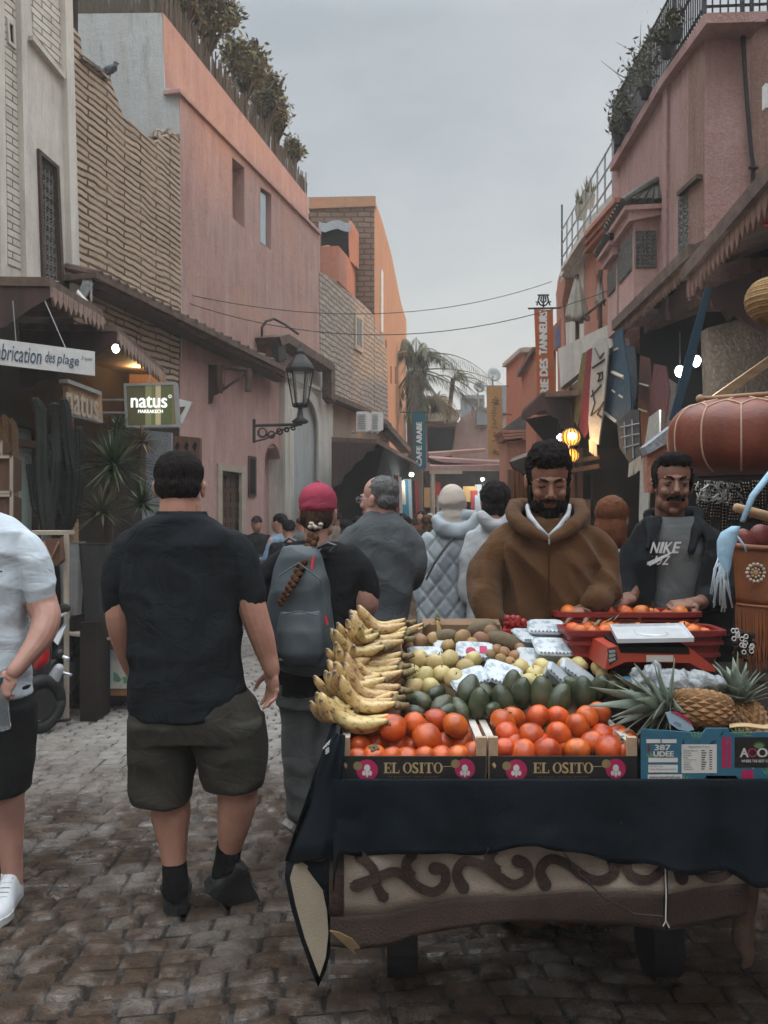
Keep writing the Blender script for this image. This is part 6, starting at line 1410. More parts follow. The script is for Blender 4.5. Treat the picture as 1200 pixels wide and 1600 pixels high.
# ---------- woman with cream headscarf and quilted coat
Z=5.2
r_=root('person',G0(705,Z),'woman in a cream headscarf and a long pale blue quilted coat','person')
w=MB();H=Head(W(707,790,Z),rotm(0,0),1.0);H.shape(w,.05);a_=fuse('head',w,SK_PALE,r_,.007,3);w=MB();rings(w,Z,[(680,735,860,.08),(685,730,1000,.09)]);limb(w,Z,[(690,1000,15),(690,1180,10)]);limb(w,Z,[(722,1000,15),(722,1180,10)]);b_=fuse('limbs',w,SK_PALE,r_,.016,3);join_meshes('body',[a_,b_],r_)
w=MB();H.b(w,0,-.005,.03,.088,.11,.105,24,16);H.b(w,0,-.02,-.06,.078,.085,.08,20,12);w.tube([H.p(0,-.02,-.05),H.p(0,-.02,-.15)],[.075,.09],16)
fuse('headscarf',w,cloth('cream_scarf_cloth',(0.44,0.38,0.33),(0.38,0.33,0.28)),r_,.007,3,folds(.01,3,3,9,2,.2))
quilt=mat('pale_blue_quilted_nylon',(0.30,0.335,0.355),(0.25,0.28,0.30),sc=4,rough=.5,bump=.3,bsc=60,bd=.003,spec=.4)
def diamonds(p):
    a=(p.x*1.0+p.z*.75)*9.5;b=(p.x*1.0-p.z*.75)*9.5
    g=min(abs(a-round(a)),abs(b-round(b)));return .016*min(1,g/.16)**.6-.010+.006*mnoise.noise(p*6)
w=MB();rings(w,Z,[(684,738,822,.10),(668,748,838,.14),(660,752,865,.16),(656,754,920,.17),(654,756,980,.18),(652,758,1080,.19)],2.3);limb(w,Z,[(672,845,14),(662,880,15),(660,930,13),(664,955,11)]);limb(w,Z,[(742,845,14),(752,880,15),(755,930,13),(752,955,11)]);fuse('coat',w,quilt,r_,.011,2,diamonds)
w=MB();limb(w,Z-.12,[(683,812,10),(694,826,14),(715,832,15),(738,822,12),(745,808,8)]);limb(w,Z-.03,[(690,808,10),(715,808,14),(740,806,8)]);fuse('hood',w,quilt,r_,.01,4,folds(.018,6,6,8,4))
w=MB();w.tube([W(x,y,Z-o)for x,y,o in((708,840,.2),(694,858,.215),(680,878,.215),(666,905,.19))],.022,8,flat=.3,up=(0,-1,0));w.build('shoulder_strap',blk,r_)
for x in(690,722):shoe(r_,G0(x,Z)+V(0,0,.012),G0(x,Z)+V(0,1,.012),(0,0,1),.25,.09,blk,rub)

# ---------- young man in a pale hoodie
Z=5.0
r_=root('person',G0(770,Z),'man with curly black hair in a pale grey hoodie, seen from behind','person')
w=MB();H=Head(W(774,786,Z),rotm(-.2,0),1.0);H.shape(w,.055);a_=fuse('head',w,SK_TAN,r_,.007,3);w=MB();rings(w,Z,[(748,800,860,.08),(750,798,1000,.09)]);limb(w,Z,[(760,1000,16),(760,1190,10)]);limb(w,Z,[(788,1000,16),(788,1190,10)]);b_=fuse('limbs',w,SK_TAN,r_,.016,3);join_meshes('body',[a_,b_],r_)
w=MB();H.b(w,0,-.02,.045,.092,.105,.09,24,16);H.b(w,0,-.05,-.02,.08,.06,.07,20,12);fuse('hair',w,HAIR_BLACK,r_,.006,1,lambda p:.010*mnoise.noise(p*38))
w=MB();rings(w,Z,[(754,796,815,.08),(736,812,830,.12),(730,818,860,.13),(730,818,940,.14),(732,816,1000,.14)]);limb(w,Z,[(740,840,14),(731,880,15),(730,930,13)]);limb(w,Z,[(808,840,14),(817,880,15),(818,930,13)]);limb(w,Z-.1,[(752,806,9),(765,822,13),(785,822,13),(798,806,9)])
fuse('hoodie',w,cloth('pale_grey_fleece',(0.40,0.41,0.42),(0.34,0.35,0.36)),r_,.011,3,folds(.018,5,5,6,17))
w=MB();rings(w,Z,[(734,814,985,.12),(734,814,1020,.13)]);limb(w,Z,[(756,1020,20),(758,1180,13)]);limb(w,Z,[(792,1020,20),(790,1180,13)]);fuse('trousers',w,cloth('dark_trousers',(0.02,0.02,0.022)),r_,.014,3)
for x in(758,790):shoe(r_,G0(x,Z)+V(0,0,.012),G0(x,Z)+V(0,1,.012),(0,0,1),.27,.1,blk,rub)

# ---------- woman with auburn hair
Z=4.6
r_=root('person',G0(962,Z),'woman with long auburn hair in a black jacket with pink and white flowers','person')
w=MB();H=Head(W(957,812,Z),rotm(-.5,-.1),1.0);H.shape(w,.05);a_=fuse('head',w,SK_PALE,r_,.007,3);w=MB();rings(w,Z,[(940,1000,880,.08),(940,1000,1000,.09)]);limb(w,Z,[(955,1000,15),(955,1220,10)]);limb(w,Z,[(985,1000,15),(985,1220,10)]);b_=fuse('limbs',w,SK_PALE,r_,.016,3);join_meshes('body',[a_,b_],r_)
w=MB();H.b(w,0,-.02,.04,.092,.105,.092,24,16);H.b(w,0,-.045,-.06,.092,.075,.1,20,12);w.tube([H.p(.03,-.05,-.1),H.p(.09,-.02,-.17)],[.06,.03],12)
fuse('hair',w,hair_mat('auburn_hair',(0.17,0.062,0.028),(0.10,0.038,0.018),.4),r_,.006,2,lambda p:.005*mnoise.noise(Vector((p.x*55,p.y*55,p.z*7))))
def floral():
    m,nt,b,tc=_start('floral_cloth');obj=tc.outputs['Object']
    col=_mix(nt,(0.014,0.014,0.016),(0.42,0.13,0.13),_noise(nt,obj,9,2,.5,.56,.6));col=_mix(nt,col,(0.5,0.5,0.46),_noise(nt,_map(nt,obj,(1,1,1),(1,2,.5)),13,2,.5,.60,.63));nt.links.new(col,b.inputs['Base Color']);b.inputs['Roughness'].default_value=.8;return m
w=MB();rings(w,Z,[(945,985,845,.07),(935,1005,858,.11),(930,1012,890,.12),(932,1010,960,.13),(932,1010,1010,.13)]);limb(w,Z,[(940,865,14),(932,910,14),(934,950,12)]);limb(w,Z,[(1002,865,14),(1010,910,14),(1008,950,12)]);fuse('jacket',w,floral(),r_,.012,3,folds(.014,5,5,6,8))
w=MB();limb(w,Z,[(955,1010,20),(956,1220,13)]);limb(w,Z,[(985,1010,20),(985,1220,13)]);fuse('trousers',w,cloth('black_trousers',(0.016,0.016,0.017)),r_,.014,3)
for x in(956,985):shoe(r_,G0(x,Z)+V(0,0,.012),G0(x,Z)+V(0,1,.012),(0,0,1),.25,.09,blk,rub)

# ---------- bearded man in the brown hooded robe
Z=3.26
robe=cloth('brown_wool',(0.090,0.043,0.018),(0.068,0.032,0.013),weave=220,sheen=.06,bump=.5)
r_=root('person',G0(857,Z),'bearded man in a brown hooded wool robe, looking down at the fruit','person')
R=rotm(math.pi-.1,-.30,.0)
H=Head(W(857,752,Z-.03),R,1.04);w=MB();H.shape(w,.06);a_=fuse('head',w,SK_DARK,r_,.0032,3)
w=MB();rings(w,Z,[(790,920,860,.09),(790,920,1000,.11),(795,915,1150,.12)]);limb(w,Z,[(830,1150,34),(832,1260,26),(832,1430,16)]);limb(w,Z,[(885,1150,34),(884,1260,26),(884,1430,16)]);b_=fuse('limbs',w,SK_DARK,r_,.014,3)
w=MB();limb(w,Z,[(762,900,18),(764,940,16,-.05),(770,962,12,-.10),(774,966,11,-.14)]);hand(w,W(774,962,Z-.13),V(.75,-.45,-.35),V(.1,.1,-1),-1,1.02,(.5,.6,.7,.8),.4,.5)
limb(w,Z,[(950,890,18),(955,925,15,-.05),(935,944,12,-.14),(918,950,11,-.16)]);hand(w,W(918,950,Z-.16),V(-.9,-.35,-.2),V(-.1,.1,-1),1,1.0,(.5,.6,.7,.8),.4,.5);c_=fuse('arms',w,SK_DARK,r_,.0036,2);join_meshes('body',[a_,b_,c_],r_)
H.face(r_,down=.75,lipc=(0.16,0.06,0.05))
w=MB();H.b(w,0,-.022,.06,.086,.094,.083,28,18);H.b(w,0,.048,.098,.068,.045,.042,20,12);H.b(w,0,.01,.118,.07,.07,.04,20,12)
for q in(-1,1):H.b(w,q*.073,.0,.025,.009,.035,.04)
fuse('hair',w,HAIR_BLACK,r_,.0042,1,lambda p:.0065*mnoise.noise(p*60)+.003*mnoise.noise(p*130))
w=MB()
for q in(-1,1):H.b(w,q*.066,.012,-.045,.013,.034,.042);H.b(w,q*.048,.03,-.083,.022,.042,.03);H.b(w,q*.014,.098,-.0485,.018,.010,.0068)
H.b(w,0,.064,-.104,.04,.036,.026);H.b(w,0,.080,-.088,.024,.022,.012);H.b(w,0,.05,-.12,.034,.036,.02)
for q in(-1,1):H.b(w,q*.031,.076,-.070,.011,.018,.022)
fuse('beard',w,HAIR_BLACK,r_,.0036,1,lambda p:.003*mnoise.noise(p*120))
w=MB();rings(w,Z,[(826,890,812,.075),(800,914,822,.10),(782,932,846,.125),(778,938,870,.14),(782,936,920,.15),(780,938,980,.16),(772,946,1060,.17),(762,955,1200,.19),(752,966,1405,.22)],2.4)
limb(w,Z,[(800,848,26),(778,868,29),(763,902,28,-.04),(761,938,25,-.10),(772,964,19,-.15)]);limb(w,Z,[(915,848,26),(934,868,28),(944,900,26,-.04),(942,926,22,-.10),(930,942,18,-.16)])
fuse('robe',w,robe,r_,.007,2,folds(.034,8,8,2.6,40,.5,.8))
w=MB();limb(w,Z-.02,[(806,790,10,.06),(803,806,13,-.02),(816,822,12,-.09),(838,836,8,-.13),(856,846,5,-.14)]);limb(w,Z-.02,[(906,790,10,.06),(910,806,13,-.02),(897,822,12,-.09),(876,836,8,-.13),(858,846,5,-.14)]);limb(w,Z+.06,[(806,792,14),(830,800,22,.06),(880,800,22,.06),(906,792,14)])
fuse('hood',w,robe,r_,.006,4,folds(.010,8,8,8,3))
w=MB();w.sm=True
for s_ in(-1,1):w.tube([W(857+s_*33,792,Z+.01),W(857+s_*30,806,Z-.075),W(857+s_*16,824,Z-.125),W(857,838,Z-.155)],[.014,.015,.012,.007],10,flat=.6)
w.build('shirt_collar',cloth('white_collar',(0.52,0.53,0.54)),r_)
w=MB();w.tube([W(858,840,Z-.165),W(858,870,Z-.172),W(857,960,Z-.185)],.0034,6);w.build('seam',cloth('dark_braid',(0.05,0.024,0.01)),r_)
w=MB();w.box(W(858,846,Z-.172),(.006,.004,.022));w.tube([W(858,838,Z-.163),W(858,850,Z-.172)],.0025,5);w.build('zip',M['grey_metal'],r_)
for x in(832,884):shoe(r_,G0(x,Z)+V(0,.1,.012),G0(x,Z)+V(0,-1,.012),(0,0,1),.27,.1,blk,rub)

# ---------- moustached man in the black jacket
Z=3.42
r_=root('person',G0(1050,Z),'moustached man in a black jacket over a grey printed T-shirt','person')
R=rotm(math.pi-.16,-.02,-.04)
H=Head(W(1050,758,Z),R,1.03,.93);w=MB();H.shape(w,.058);a_=fuse('head',w,SK_BROWN,r_,.0032,3)
w=MB();rings(w,Z,[(1000,1100,860,.09),(1000,1100,1000,.11),(1000,1100,1150,.12)]);limb(w,Z,[(1030,1150,32),(1030,1260,24),(1030,1410,15)]);limb(w,Z,[(1080,1150,32),(1080,1260,24),(1080,1410,15)]);b_=fuse('limbs',w,SK_BROWN,r_,.014,3)
w=MB();limb(w,Z,[(992,900,15),(985,930,13,-.1),(978,938,11,-.18)]);hand(w,W(980,938,Z-.2),V(-.85,-.4,-.15),V(0,.2,-1),-1,1.0,(.7,.8,.9,1.0),.5)
limb(w,Z,[(1120,900,15),(1112,930,14,-.12),(1092,942,11,-.24),(1085,943,11,-.27)]);hand(w,W(1086,942,Z-.27),V(-.9,-.35,-.05),V(0,.2,-1),1,1.03,(.5,.65,.8,.9),.5,.4);c_=fuse('arms',w,SK_BROWN,r_,.0036,2);join_meshes('body',[a_,b_,c_],r_)
H.face(r_,down=.25,lipc=(0.13,0.05,0.042))
w=MB();H.b(w,0,-.022,.055,.085,.092,.078,28,18);H.b(w,0,.040,.096,.069,.05,.035,20,12)
for q in(-1,1):H.b(w,q*.075,.0,.02,.010,.04,.04)
fuse('hair',w,HAIR_BLACK,r_,.0042,1,lambda p:.005*mnoise.noise(p*65)+.003*mnoise.noise(p*130))
w=MB()
for q in(-1,1):H.b(w,q*.014,.102,-.049,.020,.011,.0085);H.b(w,q*.031,.091,-.055,.009,.009,.010)
fuse('moustache',w,HAIR_BLACK,r_,.0028,1,lambda p:.002*mnoise.noise(p*150))
tee=cloth('grey_jersey',(0.105,0.108,0.106),(0.085,0.088,0.088))
w=MB();rings(w,Z,[(1018,1082,808,.075),(1002,1096,822,.105),(994,1104,860,.13),(994,1104,940,.14),(994,1106,1060,.15)],2.3);fuse('shirt',w,tee,r_,.007,3,folds(.010,5,5,6,71))
jk=mat('black_jacket_cloth',(0.013,0.015,0.017),(0.009,0.010,0.011),sc=5,rough=.85,bump=.3,bsc=120,bd=.002,spec=.12)
w=MB()
def openloft(rs,Z,th):  # rings left open at the front: (left, right, y, half depth, gap from, gap to as x positions)
    G=[]
    for(l,r,y,dp,g0,g1)in rs:
        c=W((l+r)/2,y,Z);rx=(r-l)/2*Z/F;cx=(l+r)/2
        t0=math.acos(max(-1,min(1,(g1-cx)/((r-l)/2))));t1=math.acos(max(-1,min(1,(g0-cx)/((r-l)/2))))
        # front is -Y: angles measured clockwise from +X through -Y
        a0,a1=-t0,-t1-0.0
        row=[]
        n=36
        for i in range(n+1):
            a=a0+(2*math.pi+(a1-a0))*i/n if False else a0+(2*math.pi-(t1-t0))*i/n
            cs,sn=math.cos(a),math.sin(a);row.append(c+Vector((rx*math.copysign(abs(cs)**.85,cs),dp*math.copysign(abs(sn)**.85,sn),0)))
        G.append(row)
    return G
w.sheet(openloft([(1012,1088,806,.09,1026,1076),(994,1106,820,.125,1022,1078),(984,1122,842,.15,1018,1080),(978,1134,880,.165,1012,1070),(974,1138,940,.175,1008,1056),(974,1140,1010,.18,1004,1052),(974,1140,1120,.185,1002,1050)],Z,.012),.014)
limb(w,Z,[(1010,842,20),(992,866,23),(982,900,22,-.02),(978,928,18,-.09),(978,936,15,-.13)]);limb(w,Z,[(1096,836,22),(1118,860,27),(1132,900,27,-.03),(1124,928,23,-.12),(1100,940,17,-.2)])
limb(w,Z,[(1010,812,7,-.03),(1014,832,7,-.10),(1012,856,6,-.14)]);limb(w,Z,[(1090,804,9,-.0),(1088,828,9,-.09),(1080,860,7,-.14)]);limb(w,Z+.1,[(1016,806,10),(1050,804,13,.02),(1092,803,12)])
fuse('jacket',w,jk,r_,.0065,3,folds(.012,6,6,6,90))
# chest print: four slanted letters over a sweep, in white
w=MB();pr=mat('white_print',(0.62,0.62,0.60),(0.5,0.5,0.48),sc=60,bump=0)
def onchest(x,y):return W(x,y,Z-.141+.0009*abs(x-1048)-.0)
sl_=V(.28,0,1)
for ch,x,wd in(('N',1016,12),('I',1030,3.5),('K',1036,12),('E',1050,10)):
    text(w,ch,onchest(x-3,864)+V(0,-.02,0),(1,0,0),sl_,wd*Z/F*.9,.045,.001,.0015)
for ch,x,wd in(('J',1010,9),('U',1021,11),('Z',1034,9)):
    text(w,ch,onchest(x-2,882)+V(0,-.02,0),(1,0,0),sl_,wd*Z/F*.9,.036,.001,.0015)
w.add([onchest(x,y)+V(0,-.0225,0)for x,y in((1008,878),(1012,884),(1024,878),(1056,858),(1022,872),(1013,876))],[(0,1,2,5),(5,2,3,4)])
w.build('chest_print',pr,r_,recalc=False)
w=MB();rings(w,Z,[(990,1112,1090,.14),(990,1112,1150,.15)]);limb(w,Z,[(1026,1150,36),(1028,1390,20)]);limb(w,Z,[(1080,1150,36),(1080,1390,20)]);fuse('trousers',w,cloth('dark_work_trousers',(0.018,0.018,0.02)),r_,.014,3)
for x in(1028,1080):shoe(r_,G0(x,Z)+V(0,.1,.012),G0(x,Z)+V(0,-1,.012),(0,0,1),.27,.1,blk,rub)

# ---------- people farther up the lane
def walker(px,ytop,Z,yaw,top,low,hair,skin,label,style='short',group='people farther up the lane',sit=0.0,h=None,arm=0):
    top_z=EYE-(ytop-CY)*Z/F;k=(top_z if not sit else 1.72)/1.74
    if h:k=h/1.74
    r2=root('person',(0,0,0),label,'person',group);vx=.014 if Z<8 else .022
    w=MB();Hh=Head(V(0,.01,1.61),rotm(0),1.0);Hh.shape(w,.052)
    seat=1 if sit else 0
    w2=MB();A=lambda*p:p
    def tb(m_,P,Rr):m_.tube([Vector(p)for p in P],Rr,12);[m_.ball(p,q*.98,u=10,v=8)for p,q in((P[0],Rr[0]),(P[-1],Rr[-1]))]
    for s_ in(-1,1):
        if seat:tb(w,[(s_*.1,0,.95),(s_*.14,.32,.88),(s_*.14,.36,.5),(s_*.13,.38,.42)],[.07,.06,.05,.035])
        else:tb(w,[(s_*.09,0,.92),(s_*.1,.05*s_,.5),(s_*.1,.03*s_,.1)],[.075,.05,.035])
        if arm:tb(w,[(s_*.2,0,1.4),(s_*.26,.05,1.15),(s_*.18,.32,1.12)],[.045,.038,.028]);hand(w,V(s_*.18,.32,1.12),V(-.1*s_,1,0),V(0,0,-1),-s_)
        else:tb(w,[(s_*.2,0,1.4),(s_*.25,0,1.12),(s_*.25,.06,.9)],[.045,.038,.026]);hand(w,V(s_*.25,.06,.9),V(0,.1,-1),V(-s_,0,0),-1*s_)
    w.loft([ell((0,0,z),rx,ry)for z,rx,ry in((1.43,.1,.07),(1.38,.17,.1),(1.2,.16,.1),(.95,.15,.1),(.85,.14,.09))])
    fuse('body',w,skin,r2,vx,2)
    w=MB();w.loft([ell((0,0,z),rx,ry)for z,rx,ry in((1.475,.07,.06),(1.45,.13,.09),(1.40,.19,.12),(1.25,.195,.13),(1.05,.185,.125),(.86,.19,.13))])
    for s_ in(-1,1):
        if arm:tb(w,[(s_*.18,0,1.4),(s_*.26,.04,1.16),(s_*.2,.24,1.13)],[.065,.058,.045])
        else:tb(w,[(s_*.18,0,1.4),(s_*.25,0,1.13),(s_*.255,.04,.96)],[.065,.055,.042])
    fuse('top',w,top,r2,vx,2,folds(.02,5,5,6,px*.1))
    w=MB();w.loft([ell((0,0,z),.17,.12)for z in(.98,.84)])
    for s_ in(-1,1):
        if seat:tb(w,[(s_*.09,0,.92),(s_*.14,.32,.88),(s_*.14,.36,.5)],[.1,.085,.06])
        else:tb(w,[(s_*.085,0,.88),(s_*.1,.05*s_,.5),(s_*.1,.03*s_,.1)],[.1,.075,.055])
    fuse('trousers',w,low,r2,vx,2,folds(.015,5,5,5,px))
    w=MB();Hh.b(w,0,-.02,.052,.086,.1,.082)
    if style=='long':Hh.b(w,0,-.05,-.06,.085,.06,.12)
    if style=='cap':Hh.b(w,0,.1,.05,.06,.06,.012)
    if style=='scarf':Hh.b(w,0,0,0,.09,.1,.13);w.tube([Hh.p(0,-.02,-.05),Hh.p(0,-.02,-.16)],[.08,.11],14)
    fuse('hair' if style!='scarf' else 'headscarf',w,hair,r2,.012,1,lambda p:.006*mnoise.noise(p*40))
    for s_ in(-1,1):
        bx=V(s_*.14,.34,.36)if seat else V(s_*.1,.03*s_-.06,.012);w=MB();w.sm=True;w.ball(bx+V(0,.09,.035),(.048,.14,.05));w.build('shoe',blk,r2)
    r2.location=((px-CX)*Z/F,Z,top_z-1.74*k if sit else 0);r2.rotation_euler=(0,0,yaw);r2.scale=(k,k,k)
    return r2
nvy=cloth('navy_cloth',(0.02,0.024,0.034));bkc=cloth('black_cloth',(0.014,0.014,0.015));tnc=cloth('tan_cloth',(0.26,0.19,0.13));grc=cloth('grey_cloth',(0.13,0.13,0.13));rdc=cloth('dull_red_cloth',(0.18,0.05,0.045));blc=cloth('soft_blue_cloth',(0.16,0.24,0.32));crc=cloth('beige_cloth',(0.36,0.30,0.24))
walker(652,826,5.7,.15,tnc,bkc,hair_mat('brown_hair_b',(0.05,0.03,0.02),(0.03,0.02,0.015)),SK_PALE,'small person in tan between the grey jumper and the quilted coat','long')
walker(401,806,12.5,math.pi,bkc,nvy,bkc,SK_TAN,'bearded rider in dark cap and black jacket sitting by the pink wall','cap',sit=1)
walker(437,802,9.5,1.2,blc,nvy,HAIR_BLACK,SK_TAN,'person with black hair and pale blue top beside the pink cap','short',arm=1)
walker(451,812,9.0,.3,bkc,nvy,HAIR_BLACK,SK_TAN,'dark-dressed person half hidden by the pink cap')
walker(541,812,8.8,.4,tnc,nvy,HAIR_BLACK,SK_PALE,'person with dark hair showing between the cap and the grey-haired man','long')
walker(634,806,10.5,.1,bkc,bkc,HAIR_BLACK,SK_TAN,'dark-haired person just right of the grey-haired man')
walker(618,800,14,3,grc,nvy,HAIR_BLACK,SK_TAN,'tiny figure in grey under the far awning')
walker(658,798,15,2.8,rdc,nvy,HAIR_BLACK,SK_TAN,'tiny figure in dull red near the hanging cloths')
walker(672,802,17,3.3,crc,bkc,crc,SK_PALE,'tiny figure in beige left of the cream headscarf','scarf')
walker(742,800,12,.2,bkc,bkc,HAIR_BLACK,SK_TAN,'dark head between the headscarf and the pale hoodie')
walker(736,797,19,3.0,nvy,bkc,HAIR_BLACK,SK_TAN,'tiny dark figure at the farthest stall')
walker(590,802,16,.5,nvy,bkc,HAIR_BLACK,SK_TAN,'tiny figure in navy deep under the wide awning')
walker(526,800,15,1.0,crc,nvy,HAIR_BLACK,SK_TAN,'tiny figure in beige in front of the off-white portal')
walker(668,804,9.5,.1,crc,nvy,hair_mat('light_brown_hair',(0.10,0.06,0.035),(0.06,0.035,0.02)),SK_PALE,'person in beige just left of the quilted coat','long')
walker(560,806,11.5,-.2,rdc,nvy,HAIR_BLACK,SK_TAN,'person in dull red peeking left of the grey-haired man')
walker(628,802,12.5,3.1,tnc,nvy,HAIR_BLACK,SK_TAN,'person in tan facing the viewer under the awning end')
walker(752,802,15,3.0,blc,bkc,HAIR_BLACK,SK_TAN,'tiny figure in blue near the glowing stall sheet')
walker(470,808,13,.8,grc,nvy,HAIR_BLACK,SK_TAN,'grey-clad person far behind the pink cap')
walker(690,800,21,2.7,blc,nvy,HAIR_BLACK,SK_TAN,'tiny figure in soft blue behind the cream headscarf')
# ================================================================ FRUIT STALL
navyc=mat('blue_black_denim',(0.010,0.014,0.018),(0.006,0.009,0.012),sc=5,rough=.95,bump=.5,bsc=300,bd=.0015,spec=.08,stain=(0.022,0.026,0.03),stain_amt=.4)
cardb=mat('brown_cardboard',(0.20,0.12,0.07),(0.15,0.09,0.05),sc=6,rough=.9)
cratewood=wood('poplar_crate_wood',(0.42,0.29,0.19),(0.33,0.22,0.14),1,rough=.8);palewood=mat('white_stamped_wood',(0.50,0.46,0.40),(0.42,0.38,0.33),sc=14)
r_=root('market_cart',V(.6,2.7,0),'low wooden handcart standing under the fruit display','cart')
w=MB();w.box((.72,2.68,.75),(1.66,.82,.08));w.build('bed',M['timber'],r_)
w=MB();w.hexa([V(-.10,2.66,.80),V(1.5,2.66,.80),V(1.5,2.66,.865),V(-.10,2.66,.865),V(-.10,3.08,.80),V(1.5,3.08,.80),V(1.5,3.08,1.0),V(-.10,3.08,1.0)]);w.build('raised_shelf',cardb,r_)
for x,y in((.07,2.8),(.92,2.86),(1.42,2.8)):
    w=MB();w.beam(V(x,y,.02),V(x,y,.72),.07,.07);w.build('leg',M['timber'],r_)
for x in(.06,.93):
    w=MB();w.tube([V(x-.05,2.82,.12),V(x+.05,2.82,.12)],.12,20);w.build('wheel',rub,r_)
# blue-black cloth
r_=root('tablecloth',V(.5,2.25,.3),'blue-black cloth draped over the front and corner of the fruit stall','tablecloth')
hem=[(522,1330),(560,1336),(600,1338),(655,1332),(720,1338),(780,1330),(841,1322),(892,1332),(950,1345),(1008,1351),(1070,1366),(1136,1362),(1180,1385),(1250,1390),(1420,1395)]
def hemy(x):
    for(a,b),(c,d)in zip(hem,hem[1:]):
        if a<=x<=c:return b+(d-b)*(x-a)/(c-a)
    return hem[-1][1]
w=MB();w.sm=True
G_=[]
cols=[520+9*i for i in range(101)]
for j in range(15):
    t=j/14;row=[]
    for x in cols:
        fold=.020*math.sin(x*.035+1.2*math.sin(x*.011))*t+.008*mnoise.noise((x*.03,t*3,0))*(.3+t)
        p=W(x,1221+(hemy(x)+2.5*math.sin(x*.06)-1221)*t,2.262-.012*t+fold);row.append(p)
    G_.append(row)
top=[[V(p.x,2.262+dy,.806+.0)for p in G_[0]]for dy in(.42,.25,.1,.02)]
w.sheet(top+[[p+V(0,.004,.006)for p in G_[0]]]+G_,.006);w.build('cloth',navyc,r_)
w=MB();w.sm=True
left=[(525,1145,2.30),(508,1168,2.34),(494,1210,2.38),(480,1262,2.40),(462,1305,2.40),(447,1345,2.39)]
right=[(540,1148,2.28),(538,1190,2.27),(533,1225,2.262),(530,1265,2.256),(528,1300,2.252),(526,1336,2.25)]
G_=[]
for(a,b)in zip(left,right):
    A,B=W(*a),W(*b);G_.append([A.lerp(B,t)+V(0,-.02*math.sin(math.pi*t)+.006*math.sin(t*14+a[1]*.02),0)for t in np.linspace(0,1,10)])
w.sheet(G_,.006)
back=[[W(525,1145,2.30),W(528,1110,2.6),W(532,1075,2.9)],[W(494,1210,2.38),W(512,1170,2.65),W(520,1130,2.95)],[W(447,1345,2.39),W(480,1300,2.7),W(495,1260,3.0)]]
w.sheet(back,.005)
tail=[(447,1345,2.392),(445,1372,2.39),(455,1420,2.385),(470,1470,2.38),(484,1510,2.37),(497,1543,2.36),(510,1515,2.35),(516,1490,2.34),(518,1440,2.33),(526,1400,2.30),(528,1336,2.262),(500,1350,2.32),(470,1342,2.37)]
w.prism([W(*p)for p in tail],(0,.012,0));w.build('corner_drape',navyc,r_)
w=MB();lin=[(459,1352),(453,1372),(462,1415),(476,1465),(489,1500),(499,1526),(509,1496),(513,1460),(511,1425),(503,1385),(488,1358),(472,1348)]
w.prism([W(x,y,2.372-(x-450)*.0009)for x,y in lin],(0,.010,0));w.build('lining',mat('cream_lining',(0.36,0.30,0.22),(0.29,0.24,0.175),sc=6,bump=.5,bsc=200),r_)
w=MB()
for k in range(3):a=1170-k*3;w.tube([W(x,y,2.318)for x,y in((505+k*4,a),(512+k*3,a-9),(521,a-8),(517,a+2),(509,a+8))],.0022,5)
w.build('stitched_scroll',M['white_paint'],r_)
# patterned rug
r_=root('patterned_rug',V(.5,2.29,.35),'cream rug with dark brown scrolls and a brown border below the cloth','rug')
def ZR(x,y):return 2.285+.008*math.sin(x*.03)+.006*math.sin(y*.05+x*.01)
def strip(xs,f0,f1,n=6):
    return[[W(x,f0(x)+(f1(x)-f0(x))*i/n,ZR(x,f0(x)+(f1(x)-f0(x))*i/n))for x in xs]for i in range(n+1)]
ip=lambda pts:(lambda x:float(np.interp(x,[p[0]for p in pts],[p[1]for p in pts])))
c_top=ip([(515,1300),(1200,1330)]);c_bot=ip([(535,1432),(600,1428),(700,1405),(800,1402),(900,1394),(1000,1396),(1040,1398),(1100,1386),(1165,1380)]);b_bot=ip([(510,1478),(560,1484),(610,1478),(650,1462),(720,1450),(800,1440),(900,1443),(1000,1448),(1040,1455),(1100,1444),(1165,1430)])
woolc=mat('oatmeal_wool',(0.33,0.27,0.215),(0.26,0.21,0.165),sc=9,bump=.8,bsc=160,bd=.003,stain=(0.16,0.12,0.09),stain_sc=3,stain_amt=.6);woolb=mat('dark_brown_wool',(0.050,0.028,0.020),(0.034,0.020,0.015),sc=12,bump=.8,bsc=160,bd=.003)
w=MB();w.sm=True;w.sheet(strip([535+7*i for i in range(73)],c_top,c_bot),.006);w.sheet(strip([1044+7*i for i in range(19)],c_top,c_bot),.006);w.build('field',woolc,r_)
w=MB();w.sm=True;w.sheet(strip([516+7*i for i in range(76)],c_bot,b_bot),.007);w.sheet(strip([1043+7*i for i in range(19)],c_bot,b_bot),.007);w.sheet([[W(x,y,ZR(x,y)-.001)for x in(514,524,537)]for y in range(1300,1440,12)],.007);w.build('border',woolb,r_)
w=MB();w.sm=True
def zp(pts):return[(430+x/1.558,1200+y/1.558)for x,y in pts]
